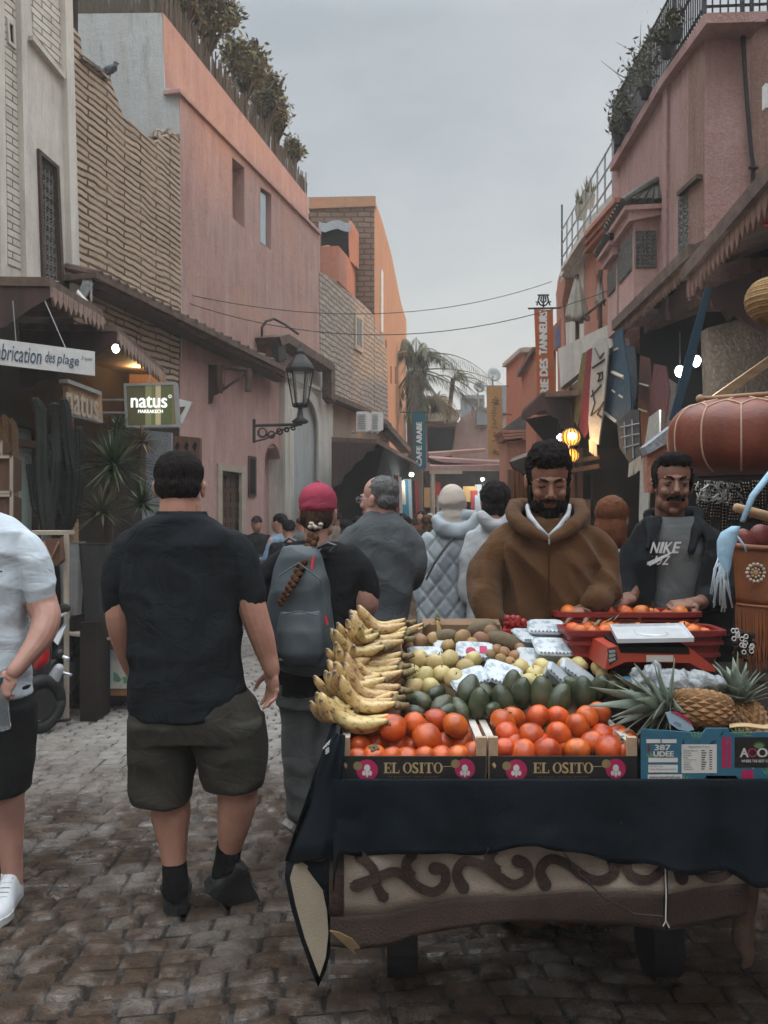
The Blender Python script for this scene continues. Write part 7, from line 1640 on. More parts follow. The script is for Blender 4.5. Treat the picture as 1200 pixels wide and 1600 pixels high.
for pts,r0,r1 in(([(195,288),(240,270),(290,252),(325,270),(350,290),(385,302),(412,282),(412,250),(388,244)],12,13),([(265,316),(248,288),(238,245),(205,215)],10,11),([(330,262),(318,235),(335,210)],10,10),([(458,292),(442,258),(458,228),(500,234),(540,262),(580,284),(615,266),(612,236),(590,226)],13,13),([(540,250),(520,225),(530,200)],9,9),([(658,285),(645,250),(668,222),(708,232),(750,262),(790,274),(824,256),(822,225)],13,12),([(850,228),(868,262),(908,272),(942,246),(940,225)],12,12),([(992,272),(980,242),(1008,232),(1050,266),(1092,262),(1110,235)],12,10)):
    q=zp(pts);P=[]
    for i in range(len(q)-1):
        p0,p1,p2,p3=q[max(i-1,0)],q[i],q[i+1],q[min(i+2,len(q)-1)]
        for k in range(5):
            t=k/5;P.append(tuple(.5*(2*p1[c]+(p2[c]-p0[c])*t+(2*p0[c]-5*p1[c]+4*p2[c]-p3[c])*t*t+(3*p1[c]-p0[c]-3*p2[c]+p3[c])*t**3)for c in(0,1)))
    P.append(q[-1]);k_=2.28/F
    # flat woven band, wider at its ends
    N=len(P);Lr,Rr=[],[]
    for i,(x,y)in enumerate(P):
        a=P[max(i-1,0)];b=P[min(i+1,N-1)];dx,dy=b[0]-a[0],b[1]-a[1];l_=math.hypot(dx,dy)or 1
        t=i/(N-1);hw=(7.6+2.6*max(0,abs(t-.5)*2-.7)/.3)
        Lr.append(W(x-dy/l_*hw,y+dx/l_*hw,ZR(x,y)-.0082));Rr.append(W(x+dy/l_*hw,y-dx/l_*hw,ZR(x,y)-.0082))
    w.sm=False;w.sheet([Lr,Rr],.0015)
    for(x,y),rr in((P[0],r0),(P[-1],r1)):w.ball(W(x,y,ZR(x,y)-.008),(rr/1.558*k_*1.15,.0015,rr/1.558*k_*1.15),u=14,v=8)
w.build('scroll_pattern',woolb,r_)
w=MB();w.tube([W(1039,1345,2.27),W(1041,1400,2.27),W(1040,1440,2.27)],.002,5);w.tube([W(1040,1438,2.27),W(1046,1450,2.27)],.0016,4);w.tube([W(1041,1438,2.27),W(1036,1447,2.27)],.0016,4);w.build('thread',M['white_paint'],r_)
r_=root('fallen_branch',W(540,1470,2.25),'brown curled leaf caught at the left edge of the rug','leaf')
w=MB();w.prism([W(x,y,2.24)for x,y in((515,1455),(530,1458),(550,1468),(562,1482),(552,1484),(556,1493),(540,1478),(524,1462))],(0,.008,0));w.build('leaf',M['palmdead'],r_)
r_=root('hanging_string',W(900,1400,2.24),'thin dark string sagging across the rug','string')
w=MB();w.tube([W(x,y,2.235)for x,y in((880,1330),(905,1365),(940,1400),(990,1428),(1036,1432))],.0025,5);w.build('strand',M['iron'],r_)
r_=root('rolled_sacking',W(1165,1500,2.5),'ragged tan sacking bundle hanging at the right end under the cloth','sack')
w=MB();limb(w,2.5,[(1168,1385,16),(1166,1420,14),(1160,1460,16),(1168,1495,9),(1162,1508,4)]);fuse('sacking',w,mat('tan_sacking',(0.14,0.085,0.06),(0.09,0.055,0.04),bump=.8),r_,.006,2,folds(.012,14,14,10,3))

# persimmon crates
blackcard=mat('black_printed_card',(0.018,0.015,0.014),(0.013,0.011,0.010),rough=.55,bump=.1);goldp=mat('gold_print',(0.42,0.30,0.15),(0.38,0.27,0.13),bump=0,rough=.5);pinkp=mat('pink_print',(0.42,0.02,0.09),bump=0,rough=.5);whitep=mat('white_label_print',(0.6,0.58,0.54),bump=0,rough=.5);dimgold=mat('brown_small_print',(0.14,0.10,0.06),bump=0);medal=mat('medal_print',(0.26,0.18,0.08),bump=0)
SER={'E':([(.10,0,.34,1),(0,0,.8,.08),(0,.92,.8,1),(.34,.46,.62,.55),(.72,0,.8,.28),(.72,.74,.8,1),(.56,.37,.62,.64)],.86),'L':([(.10,0,.34,1),(0,0,.8,.08),(0,.92,.5,1),(.72,0,.8,.32)],.84),'I':([(.13,0,.37,1),(0,0,.5,.08),(0,.92,.5,1)],.56),'T':([(.34,0,.58,1),(.2,0,.72,.08),(0,.92,.92,1),(0,.70,.07,1),(.85,.70,.92,1)],.98),' ':([],.35)}
def serif(mb,s,O,w_,h,N=(0,-1,0)):
    adv=[SER[c][1]if c in SER else(1.02 if c=='O' else .72)for c in s];k=w_/(sum(adv)*h);x=0;O=Vector(O);dz=0
    for c,a in zip(s,adv):
        sx=h*k
        if c in SER:
            for i,(x0,y0,x1,y1)in enumerate(SER[c][0]):mb.add([O+V((x+px_)*sx,-.0006-.0002*i,py_*h)for px_,py_ in((x0,y0),(x1,y0),(x1,y1),(x0,y1))],[(0,1,2,3)])
        elif c=='O':
            n=24;P=[]
            for i in range(n):
                t=2*math.pi*i/n;P+=[O+V((x+.48+.48*math.cos(t))*sx,-.0006,(.5+.52*math.sin(t))*h),O+V((x+.48+.27*math.cos(t))*sx,-.0006,(.5+.45*math.sin(t))*h)]
            mb.add(P,[(2*i,(2*i+2)%(2*n),(2*i+3)%(2*n),2*i+1)for i in range(n)])
        else:text(mb,c,O+V(x*sx,0,-.02*h),(1,0,0),(0,0,1),.62*sx,h*1.04,.0006,.0009)
        x+=a
def disc(mb,c,rx,rz=None,n=20,d=.0004):
    rz=rz or rx;c=Vector(c);mb.add([c+V(rx*math.cos(2*math.pi*i/n),-d,rz*math.sin(2*math.pi*i/n))for i in range(n)],[tuple(range(n))])
def osito_crate(xl,xr,Zf,zb,dep,label,ph=.070):
    x0=(xl-CX)*Zf/F;x1=(xr-CX)*Zf/F;r2=root('persimmon_crate',V((x0+x1)/2,Zf,zb),label,'crate','printed wooden fruit crates');y0,y1=Zf,Zf+dep
    w=MB();w.box(((x0+x1)/2,(y0+y1)/2,zb+.006),(x1-x0-.004,dep,.008));w.build('base',cratewood,r2)
    w=MB();w.box(((x0+x1)/2,y0,zb+ph/2+.002),(x1-x0,.005,ph));fp=w.build('front_panel',blackcard,r2)
    for x in(x0+.011,x1-.011):
        w=MB();w.box((x,(y0+y1)/2+.003,zb+.055),(.020,dep-.008,.098));sp=w.build('side_panel',cratewood,r2)
        w=MB();w.box((x,(y0+y1)/2+.01,zb+.1055),(.021,dep-.03,.003));w.build('stamped_edge',palewood,sp)
        w=MB();w.box((x,y0+.013,zb+.062),(.026,.018,.12));w.build('corner_post',cratewood,r2)
    w=MB();w.box(((x0+x1)/2,y1,zb+.045),(x1-x0-.045,.006,.08));w.build('back_panel',cratewood,r2)
    W_=x1-x0;yf=y0-.0028
    w=MB();serif(w,'EL OSITO',V(x0+W_*.295,yf,zb+.026),W_*.41,.029);w.build('lettering',goldp,fp,recalc=False)
    w=MB();text(w,'el gusto es mas grande',V(x0+W_*.33,yf,zb+.0125),(1,0,0),(0,0,1),W_*.34,.006,.0004);w.build('small_print',dimgold,fp,recalc=False)
    for f_,z_,q_ in((.18,.034,.030),(.855,.038,.028)):w=MB();disc(w,(x0+W_*f_,yf,zb+z_),q_);w.build('pink_roundel',pinkp,fp,recalc=False)
    w=MB()
    for cx in(x0+W_*.18,x0+W_*.855):
        disc(w,(cx,yf-.0006,zb+.040),.0085,.010);disc(w,(cx-.009,yf-.0006,zb+.026),.005,.007);disc(w,(cx+.009,yf-.0006,zb+.026),.005,.007);disc(w,(cx,yf-.0007,zb+.024),.004,.009)
    w.build('roundel_shapes',whitep,fp,recalc=False)
    for f_,z_ in((.115,.046),(.79,.052)):w=MB();disc(w,(x0+W_*f_,yf-.0004,zb+z_),.0123,d=.0006);w.build('gold_medal',medal,fp,recalc=False)
    w=MB();w.add([V(x0+.006,yf,zb+.05),V(x0+.014,yf,zb+.038),V(x0+.018,yf,zb+.047),V(x0+.012,yf,zb+.056)],[(0,1,2,3)]);w.beam(V(x0+W_*.70,yf,zb+.044),V(x0+W_*.79,yf,zb+.045),.001,.0012);w.build('ornament',goldp,fp,recalc=False)
    return r2
osito_crate(533,759,2.30,.812,.31,'printed wooden crate of persimmons beside the bananas')
osito_crate(765,995,2.30,.812,.31,'printed wooden crate of persimmons between the other crate and the blue box')

def fruit_proto(name,rxyz,m,lobes=0,bump=0.0,calyx=None,pear=0.0,dent=.12,res=(24,16)):
    w=MB();w.sm=True;u,v=res;vs=[];R=[]
    for j in range(1,v):
        ph=math.pi*j/v;row=[]
        for i in range(u):
            t=2*math.pi*i/u;k=1+(.035*math.cos(lobes*t)*math.sin(ph)if lobes else 0)+bump*mnoise.noise((math.cos(t)*1.5+rxyz[0]*100,math.sin(t)*1.5,j*.3))
            z=math.cos(ph);dz=1-dent*math.exp(-((ph)/.35)**2);sr=math.sin(ph)*(1-pear*z)
            row.append(Vector((rxyz[0]*sr*math.cos(t)*k,rxyz[1]*sr*math.sin(t)*k,rxyz[2]*z*dz)))
        R.append(row)
    w.loft(R)
    me_o=w.build(name,m);me_o.location=(0,0,0)
    me=me_o.data;  # undo the origin shift so the fruit turns about its centre
    A=np.empty(len(me.vertices)*3);me.vertices.foreach_get('co',A);A=A.reshape(-1,3);A[:,2]-=rxyz[2]*.98;me.vertices.foreach_set('co',A.ravel());me.update()
    if calyx:
        w=MB();w.sm=False
        for k in range(4):
            a=math.pi/2*k+.3;d=V(math.cos(a),math.sin(a),0);s_=V(-math.sin(a),math.cos(a),0);b=V(0,0,rxyz[2]*.90)
            w.sheet([[b-s_*.004,b+s_*.004],[b+d*.008-s_*.009+V(0,0,.003),b+d*.008+s_*.009+V(0,0,.003)],[b+d*.019-s_*.003+V(0,0,.001),b+d*.019+s_*.003+V(0,0,.004)]],.001)
        w.tube([V(0,0,rxyz[2]*.88),V(.001,0,rxyz[2]*1.08)],.003,6)
        c_=w.build('calyx',calyx,me_o);A=None
    me_o.hide_render=False
    return me_o
persm=mat('persimmon_skin',(0.60,0.115,0.014),(0.46,0.062,0.010),sc=18,rough=.34,bump=.15,bsc=90,bd=.001,spec=.5,stain=(0.16,0.03,0.012),stain_sc=28,stain_amt=.55,sss=.05)
calyxm=mat('dry_calyx',(0.09,0.075,0.035),(0.05,0.04,0.02),rough=.8)
def place(proto,first,px,py,Zd,rot,label,group,cat,sc=1.0):
    o=proto if first else copy_tree(proto)
    o.location=W(px,py,Zd);o.rotation_euler=rot;o.scale=(sc,sc,sc);tag(o,label,cat,group);return o
def rr3():return(U(-.9,.9),U(-.9,.9),U(0,6.28))
vary(persm,.78,1.1,.007);P0=fruit_proto('persimmon',(.0385,.0385,.034),persm,lobes=4,calyx=calyxm);first=True
top1=[(614,1137,2.43),(649,1132,2.47),(680,1127,2.52),(712,1134,2.45),(667,1152,2.40)]
low1=[(561,1166,2.43),(590,1160,2.46),(620,1164,2.46),(644,1166,2.46),(694,1160,2.47),(720,1160,2.47),(742,1160,2.50),(559,1184,2.35),(585,1181,2.36),(612,1183,2.35),(637,1185,2.36),(664,1183,2.35),(690,1182,2.36),(715,1181,2.35),(739,1176,2.37),(575,1150,2.52),(600,1146,2.53),(690,1146,2.54),(738,1146,2.55),(640,1148,2.53)]
top2=[(801,1122,2.50),(840,1120,2.53),(871,1121,2.53),(831,1149,2.42),(873,1147,2.42),(902,1134,2.46),(918,1120,2.50),(936,1114,2.53),(793,1146,2.43),(786,1128,2.48)]
low2=[(816,1176,2.36),(856,1174,2.36),(902,1172,2.36),(926,1162,2.40),(951,1170,2.36),(941,1150,2.46),(964,1152,2.46),(789,1172,2.37),(840,1162,2.42),(880,1163,2.42),(972,1172,2.37),(800,1160,2.42),(978,1156,2.44)]
for L_,lab in((top1,'big persimmon heaped on top in the crate beside the bananas'),(low1,'small persimmon packed in the bottom layers of the crate beside the bananas'),(top2,'persimmon heaped on top in the crate next to the blue box'),(low2,'persimmon packed along the bottom of the crate next to the blue box')):
    for(x,y,zz_)in L_:
        s_=(1.0 if L_ is not low1 else .86)*U(.94,1.06)*(1.06 if L_ is top1 else 1)
        place(P0,first,x,y,zz_,(rr3()if rnd.random()<.22 else(math.pi-.5+U(-.5,.3),U(-.6,.6),U(0,6))),lab,lab.replace('persimmon','persimmons',1),'persimmon',s_);first=False

# the sloping trays of other fruit
w=MB();w.hexa([V(-.02,2.64,.862),V(.70,2.64,.862),V(.70,2.64,.905),V(-.02,2.64,.905),V(-.02,3.06,.95),V(.70,3.06,.95),V(.70,3.06,1.085),V(-.02,3.06,1.085)])
tag(w.build('fruit_tray',cardb),'brown cardboard tray sloping up under the green and yellow fruit','tray','cardboard trays on the cart')
w=MB();w.hexa([V(.71,2.64,.862),V(1.45,2.64,.862),V(1.45,2.64,.92),V(.71,2.64,.92),V(.71,2.76,.89),V(1.45,2.76,.89),V(1.45,2.76,.99),V(.71,2.76,.99)])
w.hexa([V(.71,2.765,.90),V(1.45,2.765,.90),V(1.45,2.765,1.0),V(.71,2.765,1.0),V(.71,3.12,.98),V(1.45,3.12,.98),V(1.45,3.12,1.0),V(.71,3.12,1.0)])
tag(w.build('fruit_tray',M['dark2']),'dark flat tray carrying the scale and the red crates','tray','cardboard trays on the cart')
w=MB();w.hexa([V(.14,3.0,1.05),V(.42,3.0,1.05),V(.42,3.0,1.155),V(.14,3.0,1.155),V(.14,3.06,1.05),V(.42,3.06,1.05),V(.42,3.06,1.17),V(.14,3.06,1.17)])
tag(w.build('fruit_tray',cardb),'brown cardboard edge behind the round brown fruit','tray','cardboard trays on the cart')
avom=mat('dark_green_skin',(0.020,0.030,0.014),(0.050,0.062,0.030),sc=26,rough=.34,bump=.6,bsc=110,bd=.0015,spec=.5,stain=(0.06,0.045,0.025),stain_sc=20,stain_amt=.5);vary(avom,.7,1.5,.03);A0=fruit_proto('avocado',(.032,.031,.050),avom,pear=.16,dent=0,bump=.10);first=True
av=[(654,1095,2.62,80,1),(691,1103,2.58,60,.95),(683,1083,2.66,80,.8),(646,1114,2.58,75,.85),(718,1108,2.58,50,.9),(733,1077,2.64,40,1.1),(749,1099,2.58,-10,1.05),(752,1080,2.66,-60,.95),(786,1096,2.60,-15,1.1),(800,1072,2.68,5,1.1),(815,1084,2.62,-12,1.1),(846,1086,2.60,3,1.25),(873,1094,2.58,-25,1.15),(912,1084,2.60,-5,1.15),(936,1074,2.64,30,1.0),(962,1078,2.62,50,1.0),(895,1072,2.68,50,.9),(770,1110,2.55,70,.8),(627,1100,2.64,10,.8),(700,1112,2.56,80,.8)]
for(x,y,zz_,a,s_)in av:
    place(A0,first,x,y,zz_,(U(-.25,.25),math.radians(a),U(0,6)),'dark green avocado in the row behind the persimmons','avocados behind the persimmons','avocado',s_);first=False
quim=mat('pale_yellow_skin',(0.52,0.43,0.19),(0.44,0.34,0.14),sc=12,rough=.42,bump=.12,stain=(0.32,0.19,0.07),stain_sc=18,stain_amt=.5,sss=.06);vary(quim,.8,1.08,.010);Q0=fruit_proto('yellow_quince',(.034,.034,.032),quim,bump=.07,dent=.22);w=MB();w.tube([V(0,0,.024),V(.002,.001,.036)],.0018,5);w.build('stem',calyxm,Q0);first=True
for(x,y,zz_)in[(664,1056,2.74),(691,1053,2.74),(701,1031,2.82),(739,1031,2.82),(727,1043,2.76),(648,1074,2.70),(674,1074,2.68),(655,1030,2.84),(682,1036,2.82),(710,1060,2.70),(643,1052,2.78)]:
    place(Q0,first,x,y,zz_,rr3(),'pale yellow quince heaped beside the bananas','yellow quinces beside the bananas','quince',U(.9,1.1));first=False
for(x,y,zz_)in[(812,1044,2.80),(836,1054,2.76),(848,1043,2.80),(826,1066,2.72),(884,1041,2.80),(938,1044,2.76),(948,1057,2.72),(862,1052,2.76),(905,1040,2.80),(797,1050,2.80),(845,1068,2.70)]:
    place(Q0,False,x,y,zz_,rr3(),'pale yellow quince among the clear packs below the scale','yellow quinces below the scale','quince',U(.82,1.0))
brnm=mat('tan_brown_skin',(0.29,0.165,0.075),(0.21,0.115,0.05),sc=14,rough=.6,bump=.3,stain=(0.14,0.07,0.035),stain_sc=14,stain_amt=.6);vary(brnm,.65,1.25);B0=fruit_proto('sapodilla',(.032,.030,.030),brnm,bump=.06,dent=.05);first=True
for(x,y,zz_,s_)in[(655,1003,2.92,1),(677,999,2.94,.85),(723,997,2.92,1),(751,1000,2.92,1.0),(768,990,2.96,1),(737,1006,2.90,.8),(700,1010,2.90,.8),(788,1020,2.86,.7),(777,1016,2.87,.7),(805,1026,2.84,.75),(783,1031,2.83,.7),(766,1024,2.85,.7),(640,1010,2.92,.9),(797,1035,2.82,.65),(812,1013,2.88,.65)]:
    place(B0,first,x,y,zz_,rr3(),'round tan-brown fruit in the back rows of the tray','round brown fruit in the back rows','fruit',s_);first=False
K0=fruit_proto('long_brown_fruit',(.032,.032,.060),mat('olive_brown_skin',(0.13,0.095,0.05),(0.09,0.065,0.035),sc=18,rough=.7,bump=.4),dent=0)
place(K0,True,752,983,2.99,(.1,math.radians(75),.1),'long olive-brown fruit lying nearest the brown robe','long brown fruit','fruit');place(K0,False,787,1003,2.92,(.1,math.radians(108),-.1),'long olive-brown fruit lying beside the clear packs','long brown fruit','fruit',1.1);place(K0,False,695,995,2.94,(.1,math.radians(80),.0),'long olive-brown fruit lying near the back bananas','long brown fruit','fruit',.85)

# bananas
def banana_mat():
    m,nt,b,tc=_start('ripe_banana_skin');obj=tc.outputs['Object']
    col=_mix(nt,(0.66,0.49,0.23),(0.56,0.38,0.15),_noise(nt,obj,14,4));col=_mix(nt,col,(0.13,0.065,0.028),_math(nt,'MULTIPLY',_noise(nt,_map(nt,obj,(1,2,2)),50,6,.75,.52,.62),.85));col=_mix(nt,col,(0.33,0.17,0.06),_math(nt,'MULTIPLY',_noise(nt,obj,18,5,.7,.5,.7),.6))
    sx=nt.nodes.new('ShaderNodeSeparateXYZ');nt.links.new(obj,sx.inputs[0])
    for a,b_ in((-.010,.006),(-.197,-.207)):
        r=nt.nodes.new('ShaderNodeMapRange');r.inputs['From Min'].default_value=a;r.inputs['From Max'].default_value=b_;nt.links.new(sx.outputs['X'],r.inputs['Value']);col=_mix(nt,col,(0.055,0.035,0.022),r.outputs[0])
    nt.links.new(col,b.inputs['Base Color']);b.inputs['Roughness'].default_value=.48;_bump(nt,b,_noise(nt,obj,60,3),.15,.001);return m
BAN=vary(banana_mat(),.72,1.05,.012);STEM=mat('brown_banana_stem',(0.22,0.16,0.07),(0.08,0.055,0.03),rough=.8)
def banana_mesh():
    w=MB();w.sm=True;R=[]
    for i in range(17):
        t=i/16;x=-.205*t;z=-.058*math.sin(math.pi*min(1,t*.98))+.014*t;rr=.0185*min(1,(.34+t*3.2)if t<.22 else 1)*(1 if t<.8 else max(.36,1-((t-.8)/.2)**2*.7))
        dx,dz=-.205,-.058*math.pi*math.cos(math.pi*t*.98)+.014;l_=math.hypot(dx,dz);nx,nz=-dz/l_,dx/l_
        R.append([Vector((x+nx*rr*(1+.07*math.cos(5*a))*math.cos(a),rr*(1+.07*math.cos(5*a))*math.sin(a),z+nz*rr*(1+.07*math.cos(5*a))*math.cos(a)))for a in np.linspace(0,2*math.pi,15)[:-1]])
    w.loft(R);return w
dummy=root('tmp',V(0,0,0),'x','x');bmesh_=banana_mesh().build('banana',BAN,dummy).data
for c_ in list(dummy.children):bpy.data.objects.remove(c_)
bpy.data.objects.remove(dummy)
def bunch(px,py,Zd,rot,n,label,group,sc=1.0,fan=.42,first=None):
    r2=root('banana_bunch',W(px,py,Zd),label,'bananas',group)
    for i in range(n):
        b=bpy.data.objects.new('banana',bmesh_);COL.objects.link(b);b.parent=r2;t=i-(n-1)/2
        b.rotation_euler=(t*fan*.45+U(-.08,.08),t*.04+U(-.06,.06),t*.08+U(-.05,.05));b.location=(-.012,-t*.018,-.004*abs(t)+(.016 if i%2 else 0));k_=U(.82,1.05);b.scale=(k_,k_*U(1.0,1.12),k_*U(.9,1.1))
    w=MB();w.sm=True;w.tube([V(.030,0,.016),V(.014,0,.006),V(-.008,0,-.002)],[.008,.0105,.016],10);w.tube([V(-.006,-.034,0),V(-.002,0,.003),V(-.006,.034,0)],[.006,.012,.006],8)
    o=w.build('stem',STEM,None);A=o.location.copy();o.parent=r2;o.location=A
    r2.rotation_euler=rot;r2.scale=(sc,)*3;return r2
GB='banana bunches heaped on the left of the stall'
BL=[(636,975,2.93,(-.3,.22,.15),5,'top banana bunch of the heap, nearest the grey-haired man'),(634,1000,2.84,(-.2,.28,.1),5,'second banana bunch down the heap'),(632,1027,2.76,(-.15,.2,.05),5,'third banana bunch down the heap'),(634,1053,2.68,(-.1,.12,.0),4,'middle banana bunch with a green-marked fruit'),(628,1080,2.58,(-.1,.42,.05),5,'large banana bunch slanting down towards the quinces'),(622,1103,2.50,(.0,.42,.0),4,'banana bunch second from the bottom of the heap'),(612,1128,2.43,(.1,.30,-.05),4,'lowest banana bunch, resting against the persimmon crate'),
      (585,990,2.80,(.3,.25,.95),4,'banana bunch with tips hanging over the top left of the heap'),(572,1028,2.72,(.3,.3,1.0),4,'banana bunch with tips over the middle left of the heap'),(560,1072,2.58,(.2,.35,.9),4,'banana bunch with blunt ends over the lower left of the heap'),(552,1108,2.47,(.2,.3,.8),3,'short banana bunch drooping over the cloth corner')]
for(x,y,zz_,rt,n,lab)in BL:
    bunch(x,y,zz_,rt,n,lab,GB,1.0 if x>600 else .8)
for(x,y,zz_,rt,n,lab)in((640,988,2.87,(.2,.1,-.15),4,'banana bunch wedged between the first and second of the heap'),(628,1042,2.70,(.3,.25,-.1),4,'banana bunch wedged between the third and middle ones of the heap'),(618,1092,2.52,(.25,.2,-.15),3,'banana bunch wedged in the lower half of the heap'),(600,1062,2.60,(.1,.3,.5),4,'banana bunch buried in the left side of the heap'),(600,1012,2.74,(.1,.3,.4),4,'banana bunch buried in the upper left side of the heap')):bunch(x,y,zz_,rt,n,lab,GB,.92)
bunch(684,966,3.02,(0,-1.25,.3),4,'small upright banana bunch behind the round brown fruit',GB,.6);bunch(664,978,2.98,(.2,.1,.1),3,'banana bunch lying at the very back beside the upright one',GB,.6)
w=MB();w.hexa([V(-.135,2.40,.812),V(.05,2.40,.812),V(.05,2.40,.86),V(-.135,2.40,.86),V(-.12,3.0,.812),V(.06,3.0,.812),V(.06,3.0,1.10),V(-.12,3.0,1.10)])
tag(w.build('cardboard_ramp',cardb),'brown cardboard box under the heap of bananas','box','cardboard trays on the cart')

# clear fruit packs
clear=mat('clear_pack_plastic',(0.62,0.68,0.72),(0.5,0.56,0.6),sc=20,rough=.18,bump=.5,bsc=50,bd=.003,alpha=.55,spec=.7);film=mat('white_printed_film',(0.50,0.53,0.55),(0.26,0.32,0.36),sc=45,rough=.25,bump=.3,lo=.5,hi=.62);berry=mat('blueberry',(0.025,0.035,0.06),(0.05,0.06,0.09),sc=30,rough=.5,bump=0);strawb=mat('strawberry',(0.30,0.02,0.015),(0.2,0.01,0.01),sc=30,rough=.4)
def pack(px,py,Zd,w_,d_,h_,rot,label,fill,logo=False,lid=film):
    r2=root('fruit_pack',W(px,py,Zd),label,'fruit pack','clear packs of berries');r2.rotation_euler=rot
    def P(mb,name,m,par=r2):
        o=mb.build(name,m,None);A=o.location.copy();o.parent=par;o.location=A;return o
    w=MB();w.sm=False
    def ro(z,k,n=36,wav=0):return[V((w_/2+wav*math.sin(i*math.pi*2/n*12))*k*math.copysign(abs(math.cos(2*math.pi*i/n))**.35,math.cos(2*math.pi*i/n)),(d_/2+wav*math.sin(i*math.pi*2/n*12))*k*math.copysign(abs(math.sin(2*math.pi*i/n))**.35,math.sin(2*math.pi*i/n)),z)for i in range(n)]
    w.loft([ro(-h_,.84),ro(-h_*.5,.9),ro(-.004,.97),ro(-.002,1.06,wav=.001),ro(.001,1.06,wav=.001)]);P(w,'tray',clear)
    w=MB();w.loft([ro(.0015,1.02),ro(.007,.96),ro(.009,.9)]);P(w,'lid',lid)
    w=MB();w.sm=True
    for i in range(26):w.ball(V(U(-.38,.38)*w_,U(-.38,.38)*d_,U(-h_*.85,-.012)),.011,u=8,v=6)
    P(w,'berries',fill)
    w=MB()
    for i in range(9):w.box((-w_*.42+i*w_*.105,-d_*.47,.0095),(.006,.006,.0016))
    P(w,'lid_rim_marks',berry)
    if logo:
        w=MB();w.lathe((-w_*.12,-.01,.0095),[(.018,0),(.018,.001)],18);w.box((w_*.22,.0,.010),(.025,.03,.001));P(w,'label',pinkp)
    return r2
pack(853,980,2.98,.125,.10,.05,(.35,0,-.12),'blueberry pack with a white lid beside the red crates, topmost',berry)
pack(825,994,2.95,.10,.09,.05,(.4,.1,.5),'blueberry pack half hidden left of the topmost pack',berry)
pack(863,1011,2.86,.125,.10,.05,(.45,0.05,.12),'blueberry pack just in front of the topmost pack',berry)
pack(826,1029,2.83,.075,.08,.05,(.9,.1,.2),'small white-lidded pack leaning beside the brown kiwis',berry)
pack(664,1022,2.86,.115,.06,.04,(.7,0,.0),'printed pack of red fruit behind the quinces',strawb)
pack(692,1004,2.92,.07,.05,.03,(.8,-.3,.1),'small pinkish pack tucked among the round brown fruit',strawb)
pack(742,1017,2.86,.125,.07,.05,(.8,.05,-.02),'printed pack with a pink logo in the middle of the fruit',berry,True)
pack(733,1060,2.68,.12,.08,.05,(.55,-.25,.25),'pale blue pack lying between quinces and avocados',quim)
pack(785,1053,2.72,.12,.10,.05,(.55,.3,-.2),'larger pale pack tilted against the avocados',quim)
pack(880,1061,2.68,.135,.05,.035,(.7,.75,.1),'narrow dark clear pack standing aslant, nearer the avocados',A0.data.materials[0],lid=clear)
pack(903,1052,2.72,.13,.055,.035,(.7,.6,.1),'narrow dark clear pack standing aslant, nearer the scale',A0.data.materials[0],lid=clear)
w=MB();w.hexa([W(785,985,2.98),W(820,985,2.98),W(822,975,3.03),W(788,975,3.03),W(785,990,2.98),W(820,990,2.98),W(822,985,3.03),W(788,985,3.03)])
w.sm=True
for i in range(14):w.ball(W(U(788,820),U(966,976),3.0),.014,u=8,v=6)
tag(w.build('strawberry_box',strawb),'open box of strawberries under the hand of the man in brown','box')

# red crates of tangerines
redpl=mat('red_crate_plastic',(0.20,0.018,0.016),(0.15,0.014,0.013),sc=5,rough=.4,bump=.15,spec=.5,stain=(0.09,0.02,0.018),stain_amt=.5)
def redcrate(pxl,pxr,y_rim,Zf,dep,h_,label):
    k=Zf/F;x0,x1=(pxl-CX)*k,(pxr-CX)*k;zt=W(0,y_rim,Zf).z;cx,cy=(x0+x1)/2,Zf+dep/2;hx,hy=(x1-x0)/2,dep/2
    r2=root('red_crate',V(cx,cy,zt-h_),label,'crate','red plastic crates of tangerines')
    def ro(z,o):
        n=48;return[V(cx+(hx+o)*math.copysign(abs(math.cos(2*math.pi*i/n))**.28,math.cos(2*math.pi*i/n)),cy+(hy+o)*math.copysign(abs(math.sin(2*math.pi*i/n))**.28,math.sin(2*math.pi*i/n)),z)for i in range(n)]
    w=MB();w.sm=False
    w.loft([ro(zt-h_,-.03),ro(zt-h_*.72,-.022),ro(zt-h_*.70,-.012),ro(zt-h_*.62,-.012),ro(zt-h_*.60,-.018),ro(zt-h_*.40,-.014),ro(zt-h_*.38,-.004),ro(zt-h_*.30,-.004),ro(zt-h_*.28,-.01),ro(zt-.02,-.008),ro(zt-.018,.004),ro(zt,.004),ro(zt,-.018),ro(zt-.02,-.02),ro(zt-h_*.8,-.032)]);w.build('body',redpl,r2)
    return r2,(x0+.03,x1-.03,Zf+.03,Zf+dep-.03,zt)
tang=mat('tangerine_skin',(0.58,0.13,0.018),(0.5,0.09,0.012),sc=20,rough=.4,bump=.4,bsc=260,bd=.0012,sss=.05);vary(tang,.8,1.1,.015);T0=fruit_proto('tangerine',(.030,.030,.027),tang,dent=.15);first=True
leafm=mat('dull_green_leaf',(0.09,0.11,0.05),(0.16,0.15,0.09),sc=20,rough=.6)
